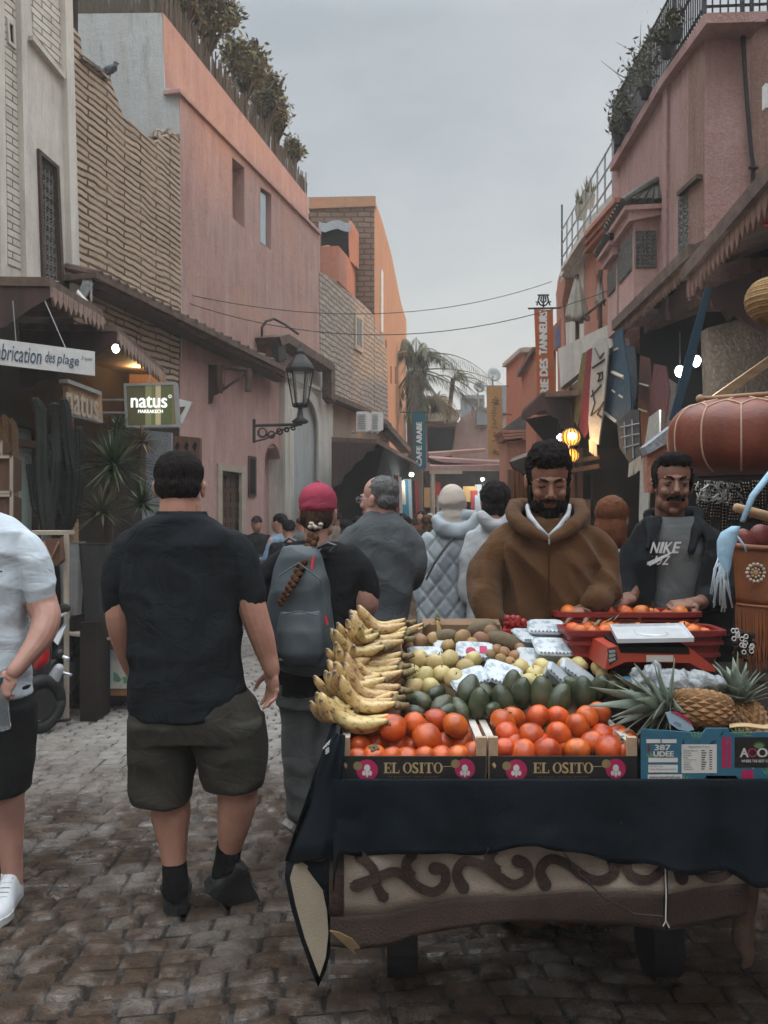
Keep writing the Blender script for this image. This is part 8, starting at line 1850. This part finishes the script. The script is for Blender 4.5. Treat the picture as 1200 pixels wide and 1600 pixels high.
for(a,lab,ny)in(((870,1100,957,3.03,.15,.09,'farther red crate of tangerines under the hands of the man in black'),'tangerine with leaves in the farther red crate',2),((887,1140,986,2.80,.20,.13,'nearer red crate of tangerines behind the weighing scale'),'tangerine with leaves in the nearer red crate',3)):
    r2,(x0,x1,y0,y1,zt)=redcrate(*a);n=9
    for j in range(ny):
        for i in range(n):
            x=x0+(x1-x0)*(i+.5+U(-.25,.25))/n;y=y0+(y1-y0)*(j+.5)/ny;z=zt-.02+U(-.012,.014)
            o=T0 if first else copy_tree(T0);first=False;o.location=(x,y,z);o.rotation_euler=rr3();s_=U(.9,1.1);o.scale=(s_,)*3;tag(o,lab,'tangerine',lab.replace('tangerine','tangerines',1))
            if rnd.random()<.55:
                w=MB()
                for q in range(3):w.leaf(V(x+U(-.02,.02),y-.015,z+.026),V(U(-1,1),U(-.6,.2),U(-.1,.5)),U(.035,.06),.014,up=V(0,0,1))
                w.tube([V(x,y-.01,z+.02),V(x+U(-.02,.02),y-.02,z+.045)],.0013,4);tag(w.build('leaf_sprig',leafm,recalc=False),'small dull green sprig lying among the tangerines','leaf sprig','green sprigs among the tangerines')
    w=MB();w.box(((x0+x1)/2,(y0+y1)/2,zt-.06),(x1-x0,y1-y0,.01));w.build('base',redpl,r2)
# scale
r_=root('weighing_scale',W(1025,1048,2.62),'red-orange shop scale with a silver tray and side display','scale')
sred=mat('red_orange_plastic',(0.36,0.045,0.022),(0.30,0.036,0.018),sc=6,rough=.38,bump=.1,spec=.5);silver=mat('brushed_steel',(0.72,0.74,0.76),(0.6,0.62,0.64),sc=10,rough=.38,metal=.6,bump=.05)
Zs=2.60;pA=lambda x,y,o=0:W(x,y,Zs+o)
w=MB();w.prism([pA(945,1046),pA(951,1046),pA(978,1034),pA(1078,1036),pA(1100,1048),pA(1118,1050),pA(1117,1043),pA(1078,1012),pA(964,1010),pA(952,1012)],(0,.22,0));w.build('body',sred,r_)
w=MB();w.prism([pA(966,1010,-.002),pA(1076,1012,-.002),pA(1078,1022,-.002),pA(970,1020,-.002)],(0,.18,.012));w.build('neck',M['dark'],r_)
w=MB();a,b,c,d=W(966,1004,2.585),W(1083,1002,2.585),W(1066,979,2.80),W(954,981,2.80)
mean=(a+b+c+d)/4
w.sheet([[a,b],[d,c]],.004)
for p,q in((a,b),(b,c),(c,d),(d,a)):w.beam(p+V(0,0,.005),q+V(0,0,.005),.006,.013)
w.build('tray',silver,r_)
w=MB();
w.tube([mean+V(.052*math.cos(t),.06*math.sin(t),.006)for t in np.linspace(0,6.283,31)],.0012,5);w.build('tray_ring',silver,r_)
w=MB();w.prism([pA(949,1014,-.003),pA(961,1012,-.003),pA(966,1030,-.003),pA(952,1040,-.003)],(0,.003,0));w.build('display',M['glassdark'],r_)
w=MB()
for i in range(3):w.prism([pA(951,1016+i*7,-.005),pA(961,1015+i*6,-.005),pA(962,1019+i*6,-.005),pA(952,1021+i*7,-.005)],(0,.001,0))
w.build('display_window',M['grey_metal'],r_)
w=MB();w.prism([pA(1010,1024,-.002),pA(1052,1024,-.002),pA(1052,1034,-.002),pA(1010,1034,-.002)],(0,.002,0));w.build('sticker',palewood,r_)
for x in(955,1108):
    w=MB();w.lathe(W(x,1052,Zs+.02),[(.012,0),(.012,.012)],10);w.build('foot',M['dark'],r_)
# pineapples
pinem=mat('pineapple_rind',(0.30,0.155,0.06),(0.16,0.085,0.038),sc=30,rough=.6,bump=.5,bsc=120,bd=.002);crownm=mat('pineapple_leaf',(0.22,0.26,0.20),(0.12,0.15,0.11),sc=10,rough=.5,bump=.1)
def pineapple(loc,Mrot,label,L_=.17,R_=.058,sc=1.0,lean=None,n_leaf=36,ll=.15):
    r2=root('pineapple',loc,label,'pineapple','pineapples beside the scale')
    w=MB();w.sm=False;NA,NR=14,13;tip=MB();
    def pt(i,j,e=0.0):
        t=2*math.pi*(i+.5*(j%2))/NA+j*.0;ph=(j/NR)*math.pi;rr=R_*math.sin(ph)**.55 if 0<j<NR else 0.002
        return Mrot@Vector(((rr+e)*math.cos(t),(rr+e)*math.sin(t),L_/2*math.cos(ph)))+Vector(loc)
    for j in range(1,NR-1):
        for i in range(NA):
            a=pt(i,j-1+0)if False else None
            s_=0 if j%2==0 else 1
            p0,p1=pt(i,j),pt(i+1,j);up_=pt(i+s_,j-1);dn=pt(i+s_,j+1);mid=(p0+p1)/2;ctr=Vector(loc);ax=Mrot@V(0,0,1);out=(mid-ctr)-ax*(mid-ctr).dot(ax);out=out.normalized()if out.length>1e-6 else V(0,0,1)
            m_=mid+out*.0085;w.add([up_,p0,dn,p1,m_+out*.001+ax*.002],[(0,1,4),(1,2,4),(2,3,4),(3,0,4)])
            tip.add([mid+out*.006+(p0-mid)*.25,mid+out*.006+(p1-mid)*.25,mid+out*.016+ax*.007],[(0,1,2)])
    w.build('rind',pinem,r2,recalc=False);tip.build('eye_tip',calyxm,r2,recalc=False)
    w=MB();w.sm=True;base=Vector(loc)+Mrot@V(0,0,L_/2-.008)
    for k in range(n_leaf):
        a=k*2.4;q=k/n_leaf;el=.15+1.25*(1-q);d=V(math.cos(a)*math.sin(el),math.sin(a)*math.sin(el),math.cos(el));l_=ll*U(.75,1.05)*(.55+.6*q);wd=.021
        rows=[];sd=V(-math.sin(a),math.cos(a),0)
        for i in range(6):
            t=i/5;bend=V(math.cos(a),math.sin(a),-.3)*.035*t*t*(1-q*.6);c=d*l_*t+bend+V(0,0,.03*q);hw=wd*(1-t)**.6*(.75+.4*math.sin(math.pi*min(1,t+.2)));nn=d.cross(sd)*-.004*(1-t)
            rows.append([base+Mrot@(c-sd*hw),base+Mrot@(c+nn),base+Mrot@(c+sd*hw)])
        w.sheet(rows,.0012)
    w.build('crown',crownm,r2);return r2
Mr1=Matrix.Rotation(math.radians(-94),3,'Y')@Matrix.Rotation(.0,3,'X');Mr1=Matrix.Rotation(math.radians(6),3,'Z')@Mr1
pineapple(W(1096,1106,2.44),Matrix.Rotation(math.radians(-84),3,'Y'),'pineapple lying on its side with its crown over the persimmon crate',.19,.050,ll=.19)
pineapple(W(1174,1134,2.52),Matrix.Rotation(math.radians(-14),3,'Y')@Matrix.Rotation(-.3,3,'X'),'pineapple standing with a grey-green crown at the right edge',.15,.05,ll=.12,n_leaf=40)
# blue-white tag, red-edged
r_=root('fruit_tag',W(1062,1128,2.36),'pale blue oval tag with a red edge tied on the lying pineapple','tag')
w=MB();oval=[(1040,1114),(1048,1112),(1062,1118),(1078,1128),(1085,1140),(1075,1143),(1060,1140),(1046,1130)];w.prism([W(x,y,2.345)for x,y in oval],(0,.003,0));w.build('card',mat('pale_blue_card',(0.30,0.42,0.50),(0.26,0.37,0.45),bump=0,rough=.4),r_)
w=MB();w.prism([W(x,y,2.343)for x,y in((1048,1112),(1058,1112),(1074,1122),(1084,1134),(1078,1130),(1062,1119))],(0,.002,0));w.build('red_edge',pinkp,r_)
w=MB();text(w,'VITA',W(1052,1131,2.3445),V(1,0,-.5),V(.5,0,1),.022,.009,.0008);w.build('lettering',ink,r_,recalc=False)
# plastic bag over dark fruit
r_=root('plastic_bag',W(1060,1085,2.52),'crumpled clear plastic bag over dark avocados in front of the scale','bag')
w=MB();w.sm=True
for(x,y,a,s_)in((1035,1078,85,.05),(1068,1080,90,.055),(1098,1078,85,.05),(1120,1074,80,.04),(1012,1080,60,.04)):w.ball(W(x,y,2.56),(s_,.03,.028))
w.build('avocados',avom,r_)
w=MB();limb(w,2.54,[(1000,1078,12),(1030,1068,16),(1070,1064,15),(1110,1066,13),(1126,1070,8)]);limb(w,2.52,[(1012,1082,12),(1006,1062,12),(1018,1048,8),(1028,1040,5)]);limb(w,2.52,[(1000,1070,9),(996,1055,6),(992,1048,3)])
fuse('crumpled_film',w,mat('cloudy_film',(0.60,0.64,0.66),(0.42,0.46,0.5),sc=24,rough=.15,bump=1.0,bsc=45,bd=.01,alpha=.55,spec=.8),r_,.005,1,folds(.020,22,22,22,3,.6,.8))
for k,(x0,x1,y)in enumerate(((975,990,1062),(1104,1128,1062))):
    w=MB();w.prism([W(x0,y-5,2.63),W(x1,y-5,2.63),W(x1,y+5,2.6),W(x0,y+5,2.6)],(0,.01,0));tag(w.build('blue_paper',mat('blue_paper_%d'%k,(0.12,0.26,0.38),bump=0)),['scrap of blue paper left of the plastic bag','scrap of blue printed paper at the far end of the plastic bag'][k],'paper','blue paper scraps')
# blue printed box
r_=root('pineapple_box',V(.9,2.3,.81),'blue printed fruit box with white labels and a pineapple logo, at the right end','box')
bluebox=mat('blue_printed_card',(0.035,0.13,0.19),(0.028,0.105,0.155),sc=9,rough=.5,bump=.15);Zb=2.285;B=lambda x,y,o=0:W(x,y,Zb-o);bx=(1002-CX)*Zb/F
w=MB();w.prism([B(1002,1222),B(1002,1139),B(1060,1143),B(1098,1146),B(1104,1138),B(1138,1138),B(1141,1145),B(1400,1140),B(1400,1222),B(1158,1222),B(1150,1212),B(1104,1212),B(1098,1222)],(0,.006,0));fp=w.build('front_panel',bluebox,r_)
w=MB();w.prism([B(1002,1222,-.005),B(1002,1139,-.005),B(1002,1139,-.32),B(1002,1222,-.32)],(.005,0,0));w.build('side_panel',mat('dark_card_edge',(0.04,0.035,0.03)),r_)
w=MB();w.prism([B(1010,1150,-.01),B(1400,1150,-.01),B(1400,1150,-.34),B(1010,1150,-.34)],(0,0,-.1));w.build('fill',cardb,r_)
def rect(mb,x0,y0,x1,y1,o):mb.add([B(x0,y1,o),B(x1,y1,o),B(x1,y0,o),B(x0,y0,o)],[(0,1,2,3)])
wl2=MB()
for q in((1010,1155,1032,1161),(1034,1155,1057,1161),(1013,1184,1059,1191),(1013,1195,1059,1207),(1012,1210,1066,1217),(1065,1163,1120,1208),(1176,1200,1178,1201)):rect(wl2,*q,.001)
text(wl2,'387',B(1023,1172,.001),(1,0,0),(0,0,1),24*Zb/F,8*Zb/F,.001,.0012);text(wl2,'UDEE',B(1021,1182,.001),(1,0,0),(0,0,1),31*Zb/F,8*Zb/F,.001,.0012)
wl2.build('white_label',whitep,fp,recalc=False)
w=MB();rect(w,1148,1152,1400,1199,.001);w.build('black_panel',blackcard,fp,recalc=False)
w=MB();rect(w,1128,1152,1134,1200,.001);rect(w,1136,1152,1142,1200,.001);rect(w,1159,1203,1177,1219,.001);w.build('pink_stripe',pinkp,fp,recalc=False)
w=MB()
text(w,'www.maxxfresh.net',B(1015,1216,.0012),(1,0,0),(0,0,1),48*Zb/F,4.6*Zb/F,.001);text(w,'Net. Wt. 12 kg',B(1015,1199,.0012),(1,0,0),(0,0,1),20*Zb/F,3.4*Zb/F,.001);text(w,'Store Temperature 0-8 C',B(1015,1203.5,.0012),(1,0,0),(0,0,1),41*Zb/F,3.2*Zb/F,.001)
for i in range(9):
    text(w,['Nutrition','Energy','Protein','Fat','Carbohydrate','Sugars','Fibre','Sodium','Vitamin C'][i],B(1068,1174+i*3.6,.0012),(1,0,0),(0,0,1),[22,12,13,7,20,12,10,13,16][i]*Zb/F,2.4*Zb/F,.001)
    rect(w,1096,1172+i*3.6,1096+5+(i*7)%4,1173.6+i*3.6,.0014);rect(w,1108,1172+i*3.6,1113,1173.4+i*3.6,.0014)
text(w,'Nutrition Facts',B(1076,1168,.0012),(1,0,0),(0,0,1),33*Zb/F,2.8*Zb/F,.001);w.build('label_print',blackcard,fp,recalc=False)
w=MB();text(w,'A',B(1156,1183,.0012),(1,0,0),(0,0,1),13*Zb/F,14*Zb/F,.001,.0012);text(w,'ORE',B(1183,1183,.0012),(1,0,0),(0,0,1),40*Zb/F,14*Zb/F,.001,.0012);text(w,'WHERE THE BEST COMES FROM',B(1158,1191,.0012),(1,0,0),(0,0,1),66*Zb/F,4.2*Zb/F,.001,.0003);w.build('logo_lettering',whitep,fp,recalc=False)
w=MB();c_=B(1176,1176,.0022);n=24;P=[]
for i in range(n):t=2*math.pi*i/n;P+=[c_+V(.013*math.cos(t),0,.0125*math.sin(t)),c_+V(.0095*math.cos(t),0,.009*math.sin(t))]
w.add(P,[(2*i,(2*i+2)%(2*n),(2*i+3)%(2*n),2*i+1)for i in range(n)]);w.build('logo_ring',pinkp,fp,recalc=False)
w=MB();grn=mat('green_print',(0.16,0.30,0.13),bump=0)
for i in range(7):a=(i-3)*.32;w.leaf(B(1186,1170,.0022),V(math.sin(a),0,math.cos(a)),.021,.005,up=V(0,1,0))
for(bx_,by_,n_,sg)in((1020,1186,5,.0),(1060,1222,6,.3),(1150,1150,8,.9),(1200,1212,6,.4),(1085,1155,4,.2)):
    for i in range(n_):a=(i-n_/2)*.38+sg;w.leaf(B(bx_+i*2,by_,.0008),V(math.sin(a),0,abs(math.cos(a))),.026,.0045,up=V(0,1,0))
w.build('leaf_print',grn,fp,recalc=False)
w=MB();dkb=mat('dark_blue_print',(0.014,0.05,0.08),bump=0)
for i in range(16):a=U(-1.4,1.4);w.leaf(B(U(1006,1128),U(1150,1220),.0006),V(math.sin(a),0,math.cos(a)),U(.02,.04),U(.006,.012),up=V(0,1,0))
w.build('foliage_print',dkb,fp,recalc=False)
w=MB();
for(x,y)in((1014,1178),(1016,1218),(1020,1221)):w.leaf(B(x,y,.0009),V(.6 if y>1200 else 0,0,.8),.03,.009,up=V(0,1,0))
w.build('red_print',mat('dull_red_print',(0.16,0.03,0.02),bump=0),fp,recalc=False)
w=MB();w.sm=True;w.sheet([[B(1140+13*j,1138-2*math.sin(j),-.02-.03*i)+V(0,0,(.012 if j<5 else .02*(j-4))*i*.4)for j in range(9)]for i in range(3)],.003);tag(w.build('torn_cardboard',mat('pale_torn_card',(0.42,0.30,0.16),(0.34,0.24,0.13))),'torn pale cardboard flap sticking up from the blue box','cardboard')
w=MB();w.prism([W(x,y,2.42)for x,y in((975,1148),(984,1138),(992,1150),(1000,1156),(998,1163),(985,1160))],(0,.01,0));tag(w.build('white_corner',palewood),'white paper corner between the second crate and the blue box','paper')
# ================================================================ PLANTS, SCOOTER AND CART ON THE LEFT
cactm=mat('dark_cactus_skin',(0.012,0.015,0.010),(0.008,0.010,0.007),sc=12,rough=.7,bump=.4)
def cactus(stems,Z,label):
    r2=root('cactus',W(stems[0][0][0],stems[0][0][1],Z),label,'cactus','tall potted cacti')
    w=MB();w.sm=False
    sp=MB()
    for st in stems:
        P=[W(x,y,Z+U(-.02,.02))for x,y,r in st];R=[r*Z/F for x,y,r in st];Q,S=[],[]
        for i in range(len(P)-1):
            for k in range(5):t=k/5;Q.append(P[i].lerp(P[i+1],t));S.append(R[i]+(R[i+1]-R[i])*t)
        Q.append(P[-1]);S.append(R[-1]);Q.append(P[-1]+V(0,0,R[-1]*.6));S.append(R[-1]*.5)
        n=16;rr=[]
        for q,s_ in zip(Q,S):rr.append([q+V(s_*(1.0 if i%2 else .78)*math.cos(2*math.pi*i/n),s_*(1.0 if i%2 else .78)*math.sin(2*math.pi*i/n),0)for i in range(n)])
        w.loft(rr)
        for row in rr[::2]:
            for i in range(1,n,2):
                p=row[i];c=sum(row,Vector())/n;d=(p-c).normalized()
                for q in range(2):sp.add([p+V(0,0,.002),p-V(0,0,.002),p+(d+V(U(-.5,.5),U(-.5,.5),U(-.4,.4)))*.018],[(0,1,2)])
    w.build('stem',cactm,r2);sp.build('spine',M['bark'],r2,recalc=False);return r2
cactus([[(75,830,10),(72,800,13),(66,740,11),(66,680,9),(64,640,9),(56,625,7)],[(72,815,9),(58,790,9),(52,760,7),(46,725,6),(43,712,4)],[(78,810,9),(84,770,8),(88,720,7),(86,670,7),(84,632,6)]],6.6,'tall dark branching cactus nearest the pale green door')
cactus([[(98,838,10),(112,800,13),(114,740,12),(106,690,10),(103,640,8),(100,625,6)],[(105,815,9),(94,780,9),(93,735,7),(97,690,6)],[(118,810,8),(124,760,8),(126,710,7),(124,670,6)]],6.8,'tall dark branching cactus beside the yucca')
def blade_plant(cx,cy,Z,n,L_,label,trunk=None,name='yucca_plant',wd=.022,up=.15,m=None):
    r2=root(name,W(cx,cy,Z),label,'plant','spiky potted plants on the left');w=MB();w.sm=True;c=W(cx,cy,Z)
    for k in range(n):
        a=k*2.4;el=U(-.55,1.45);d=V(math.cos(a)*math.cos(el),math.sin(a)*math.cos(el),math.sin(el));sd=d.cross(V(0,0,1));sd=sd.normalized()if sd.length>.01 else V(1,0,0);l_=L_*U(.75,1.1);rows=[]
        for i in range(5):
            t=i/4;p=c+d*l_*t+V(0,0,up*l_*.3*t-.22*l_*t*t*math.cos(el));hw=wd*.5*(1-t**2)+.001;rows.append([p-sd*hw,p+V(0,0,-.004),p+sd*hw])
        w.sheet(rows)
    w.build('leaves',m or M['leafgreen'],r2,recalc=False)
    if trunk:w=MB();w.tube([W(x,y,Z)for x,y in trunk],.04,9);w.build('trunk',M['bark'],r2)
    return r2
blade_plant(178,728,6.9,150,.36,'largest spiky yucca, between the cacti and the square hanging sign',[(178,728),(172,800),(168,870)])
blade_plant(222,788,7.2,90,.26,'smaller spiky yucca just left of the black T-shirt man')
blade_plant(160,800,6.7,70,.24,'low spiky plant under the largest yucca',m=M['leafdark'])
blade_plant(185,672,7.3,60,.17,'small spiky rosette at the top, next to the square hanging sign',[(185,672),(183,760)])
blade_plant(222,690,7.5,60,.16,'dry brownish rosette beneath the square hanging sign',[(222,690),(220,780)],m=M['palmdead'])
for k,(x0,x1,x2,x3,yt,yb,Z,lab)in enumerate(((128,170,134,160,852,968,6.4,'tall black tapered planter under the yucca'),(150,205,158,198,860,985,6.9,'black tapered planter half hidden by the black T-shirt'),(95,130,102,126,850,960,6.8,'narrow grey planter under the cacti'))):
    r2=root('tall_planter',W((x0+x1)/2,yb,Z),lab,'planter','tall planters on the left');kx=Z/F;w=MB();c0=(x0+x1)/2
    w.loft([ell(W(c0,y,Z),hw*kx,hw*kx,20,5)for y,hw in((yb,(x3-x2)/2),(yt,(x1-x0)/2),(yt-3,(x1-x0)/2+1),(yt-3,(x1-x0)/2-3),(yt+6,(x1-x0)/2-4))]);w.build('pot',[M['blackpot'],M['blackpot'],M['grey_metal']][k],r2)
    w=MB();w.hexa([W(x2,yb+0,Z-.12),W(x3,yb,Z-.12),W(x3,yb+120,Z-.12),W(x2,yb+120,Z-.12),W(x2,yb,Z+.1),W(x3,yb,Z+.1),W(x3,yb+110,Z+.1),W(x2,yb+110,Z+.1)])
    zg=MB();p=W(c0,yb,Z);zg.box((p.x,p.y,p.z/2),((x3-x2)*kx,.3,p.z-.004));zg.build('plinth',M['dark2'],r2)
# pale shelf with a brown box and odds and ends
r_=root('display_stand',W(90,1000,6.3),'pale metal display stand with a hanging brown bag beside the cacti','stand')
w=MB();w.box(W(78,832,6.3),(.28,.25,.03));w.build('shelf',M['cream'],r_)
for x in(52,104):
    w=MB();w.beam(W(x,835,6.2),G0(x,6.2)+V(0,0,.01),.03,.03);w.build('leg',M['cream'],r_)
r_=root('brown_bag',W(82,880,6.1),'brown leather satchel hanging under the pale shelf','bag')
w=MB();w.prism([W(x,y,6.1)for x,y in((66,842),(92,842),(96,876),(88,884),(70,880))],(0,.08,0));w.build('pouch',M['brownwood'],r_);w=MB();w.tube([W(68,846,6.09),W(80,872,6.08),W(92,846,6.09)],.008,6);w.build('strap',M['lightwood'],r_)
# wooden box cart with a poster
r_=root('wooden_box_cart',W(170,1100,6.5),'orange wooden box cart on castors with a pale plank top and a poster','cart')
w=MB();Zc=6.6;w.hexa([W(145,1086,Zc),W(230,1088,Zc),W(230,1004,Zc),W(145,1004,Zc),W(110,1046,Zc+.9),W(200,1046,Zc+.9),W(200,985,Zc+.9),W(110,985,Zc+.9)]);w.build('box',M['orangewood'],r_)
w=MB();w.hexa([W(100,992,Zc-.1),W(235,1008,Zc-.15),W(235,1004,Zc-.15),W(100,988,Zc-.1),W(104,978,Zc+.8),W(215,982,Zc+.8),W(215,979,Zc+.8),W(104,975,Zc+.8)]);w.build('plank_top',M['cream'],r_)
w=MB();w.prism([W(157,1013,Zc-.01),W(205,1017,Zc-.01),W(205,1076,Zc-.01),W(157,1076,Zc-.01)],(0,.005,0));po=w.build('poster',palewood,r_)
w=MB();w.prism([W(158,1014,Zc-.014),W(175,1016,Zc-.014),W(175,1075,Zc-.014),W(158,1075,Zc-.014)],(0,.003,0));w.build('poster_column',mat('pale_blue_print',(0.42,0.50,0.55),(0.32,0.40,0.46),sc=40,bump=0),po)
w=MB();w.prism([W(x,y,Zc-.014)for x,y in((177,1050),(183,1052),(190,1062),(186,1066),(177,1064))],(0,.003,0));w.prism([W(x,y,Zc-.014)for x,y in((191,1058),(199,1057),(201,1066),(194,1069))],(0,.003,0));w.build('poster_map',mat('pale_green_print',(0.12,0.26,0.18),bump=0),po)
for x,o in((150,.05),(170,.4),(225,.05)):
    w=MB();p=G0(x,Zc+o);w.tube([p+V(-.02,0,.035),p+V(.02,0,.035)],.035,12);w.tube([p+V(0,0,.03),p+V(0,0,.09)],.012,6);w.build('castor',rub,r_)
# scooter
r_=root('motor_scooter',G0(70,6.0),'dark scooter with a red panel parked behind the pale T-shirt man','scooter')
w=MB();Zm=6.0;p=lambda x,y,o=0:W(x,y,Zm+o)
for(x,y,o,nm)in((62,1090,-.1,'front'),(105,1068,.7,'rear')):
    c=G0(x,Zm+o)+V(0,0,.21);d_=V(.62,1,0).normalized();up_=V(0,0,1);tt=MB();tt.sm=True
    tt.tube([c+d_*.165*math.cos(t)+up_*.165*math.sin(t)for t in np.linspace(0,2*math.pi,25)],.045,10);wh_=tt.build('wheel',rub,r_)
    tt=MB();n_=V(d_.y,-d_.x,0);tt.tube([c-n_*.03,c+n_*.03],.11,14);tt.build('rim',M['iron'],wh_)
w=MB();limb(w,Zm,[(66,985,7),(64,1020,16),(62,1050,15),(62,1075,9)]);limb(w,Zm,[(66,1060,9),(90,1082,12,.3),(108,1062,15,.6),(114,1030,14,.75)]);limb(w,Zm+.6,[(95,1022,12),(118,1018,14,.2),(128,1020,9,.3)])
fuse('body',w,mat('grey_black_scooter_paint',(0.035,0.036,0.04),(0.025,0.026,0.028),rough=.3,spec=.6,bump=.05),r_,.016,2)
w=MB();limb(w,Zm-.06,[(70,1012,7),(66,1030,11),(58,1042,6)]);fuse('red_panel',w,mat('bright_red_paint',(0.45,0.012,0.015),rough=.3,bump=0),r_,.01,2)
w=MB();w.prism([p(82,1000,.0),p(92,985,.05),(p(108,962,.1)),p(104,975,.1),p(90,1008,.0)],(0,.03,0));limb(w,Zm,[(84,1060,10),(92,1045,8)]);w.build('leg_shield',mat('pale_grey_plastic',(0.42,0.44,0.46),(0.34,0.36,0.38),rough=.4,bump=0),r_)
w=MB();w.sm=True;w.tube([p(40,975),p(64,962),p(78,970),p(104,958,.1)],.012,8);w.tube([p(66,965),p(66,1000)],.02,8);w.tube([p(98,1026,-.05),p(108,1030,-.05)],.014,6);w.tube([p(94,1050,.1),p(112,1055,.1)],.012,6);w.build('handlebar',silver,r_)
w=MB();w.tube([p(76,1100,.1),p(80,1128,0),p(110,1124,-.1)],.012,6);w.tube([p(80,1128,0),p(78,1132,0)],.018,6);w.build('side_stand',M['iron'],r_)
w=MB();w.sm=True;w.ball(p(100,950,.1),(.05,.015,.035));w.tube([p(96,968,.1),p(100,952,.1)],.006,5);w.build('mirror',M['iron'],r_)
# rider's scooter near the pink wall
for k,(x,Z_)in enumerate(((402,12.2),(436,9.9))):
    r2=root('motor_scooter',G0(x,Z_),['distant scooter under the rider by the pink wall','distant scooter behind the woman in the pink cap'][k],'scooter','scooters up the lane')
    c=G0(x,Z_)
    for dy in(-.55,.55):
        w=MB();w.sm=True;w.tube([c+V(.0,dy+.18*math.cos(t),.23+.18*math.sin(t))for t in np.linspace(0,6.283,21)],.045,8);w.build('wheel',rub,r2)
    w=MB();w.sm=True
    for a,b,r1,r3 in((V(0,-.55,.45),V(0,-.38,.95),.09,.05),(V(0,-.45,.35),V(0,.2,.32),.1,.12),(V(0,.15,.4),V(0,.6,.72),.14,.1),(V(0,.05,.74),V(0,.7,.76),.11,.09)):w.tube([c+a,c+b],[r1,r3],10)
    w.build('body',mat('grey_scooter_paint_%d'%k,(0.08,0.09,0.1),rough=.3),r2)
    w=MB();w.tube([c+V(-.3,-.32,1.0),c+V(0,-.4,.96),c+V(.3,-.32,1.0)],.016,6);w.tube([c+V(-.25,-.36,1.0),c+V(-.3,-.38,1.18)],.008,5);w.tube([c+V(.25,-.36,1.0),c+V(.3,-.38,1.18)],.008,5);w.ball(c+V(-.3,-.38,1.2),.05,u=8,v=6);w.ball(c+V(.3,-.38,1.2),.05,u=8,v=6);w.build('handlebar',M['iron'],r2)
# ---------------------------------------------------------------- pale evening haze in the lane
w=MB();w.box((3,27,5.5),(46,74,13.4))
hz=w.build('haze',[]);hm=bpy.data.materials.new('haze_air');hm.use_nodes=True;hn=hm.node_tree;hn.nodes.clear()
pv=hn.nodes.new('ShaderNodeVolumePrincipled');pv.inputs['Density'].default_value=0.0032;pv.inputs['Color'].default_value=(0.97,0.95,0.92,1);ho=hn.nodes.new('ShaderNodeOutputMaterial')
hn.links.new(pv.outputs[0],ho.inputs['Volume']);hz.data.materials.append(hm);tag(hz,'thin pale haze filling the lane',kind='stuff')
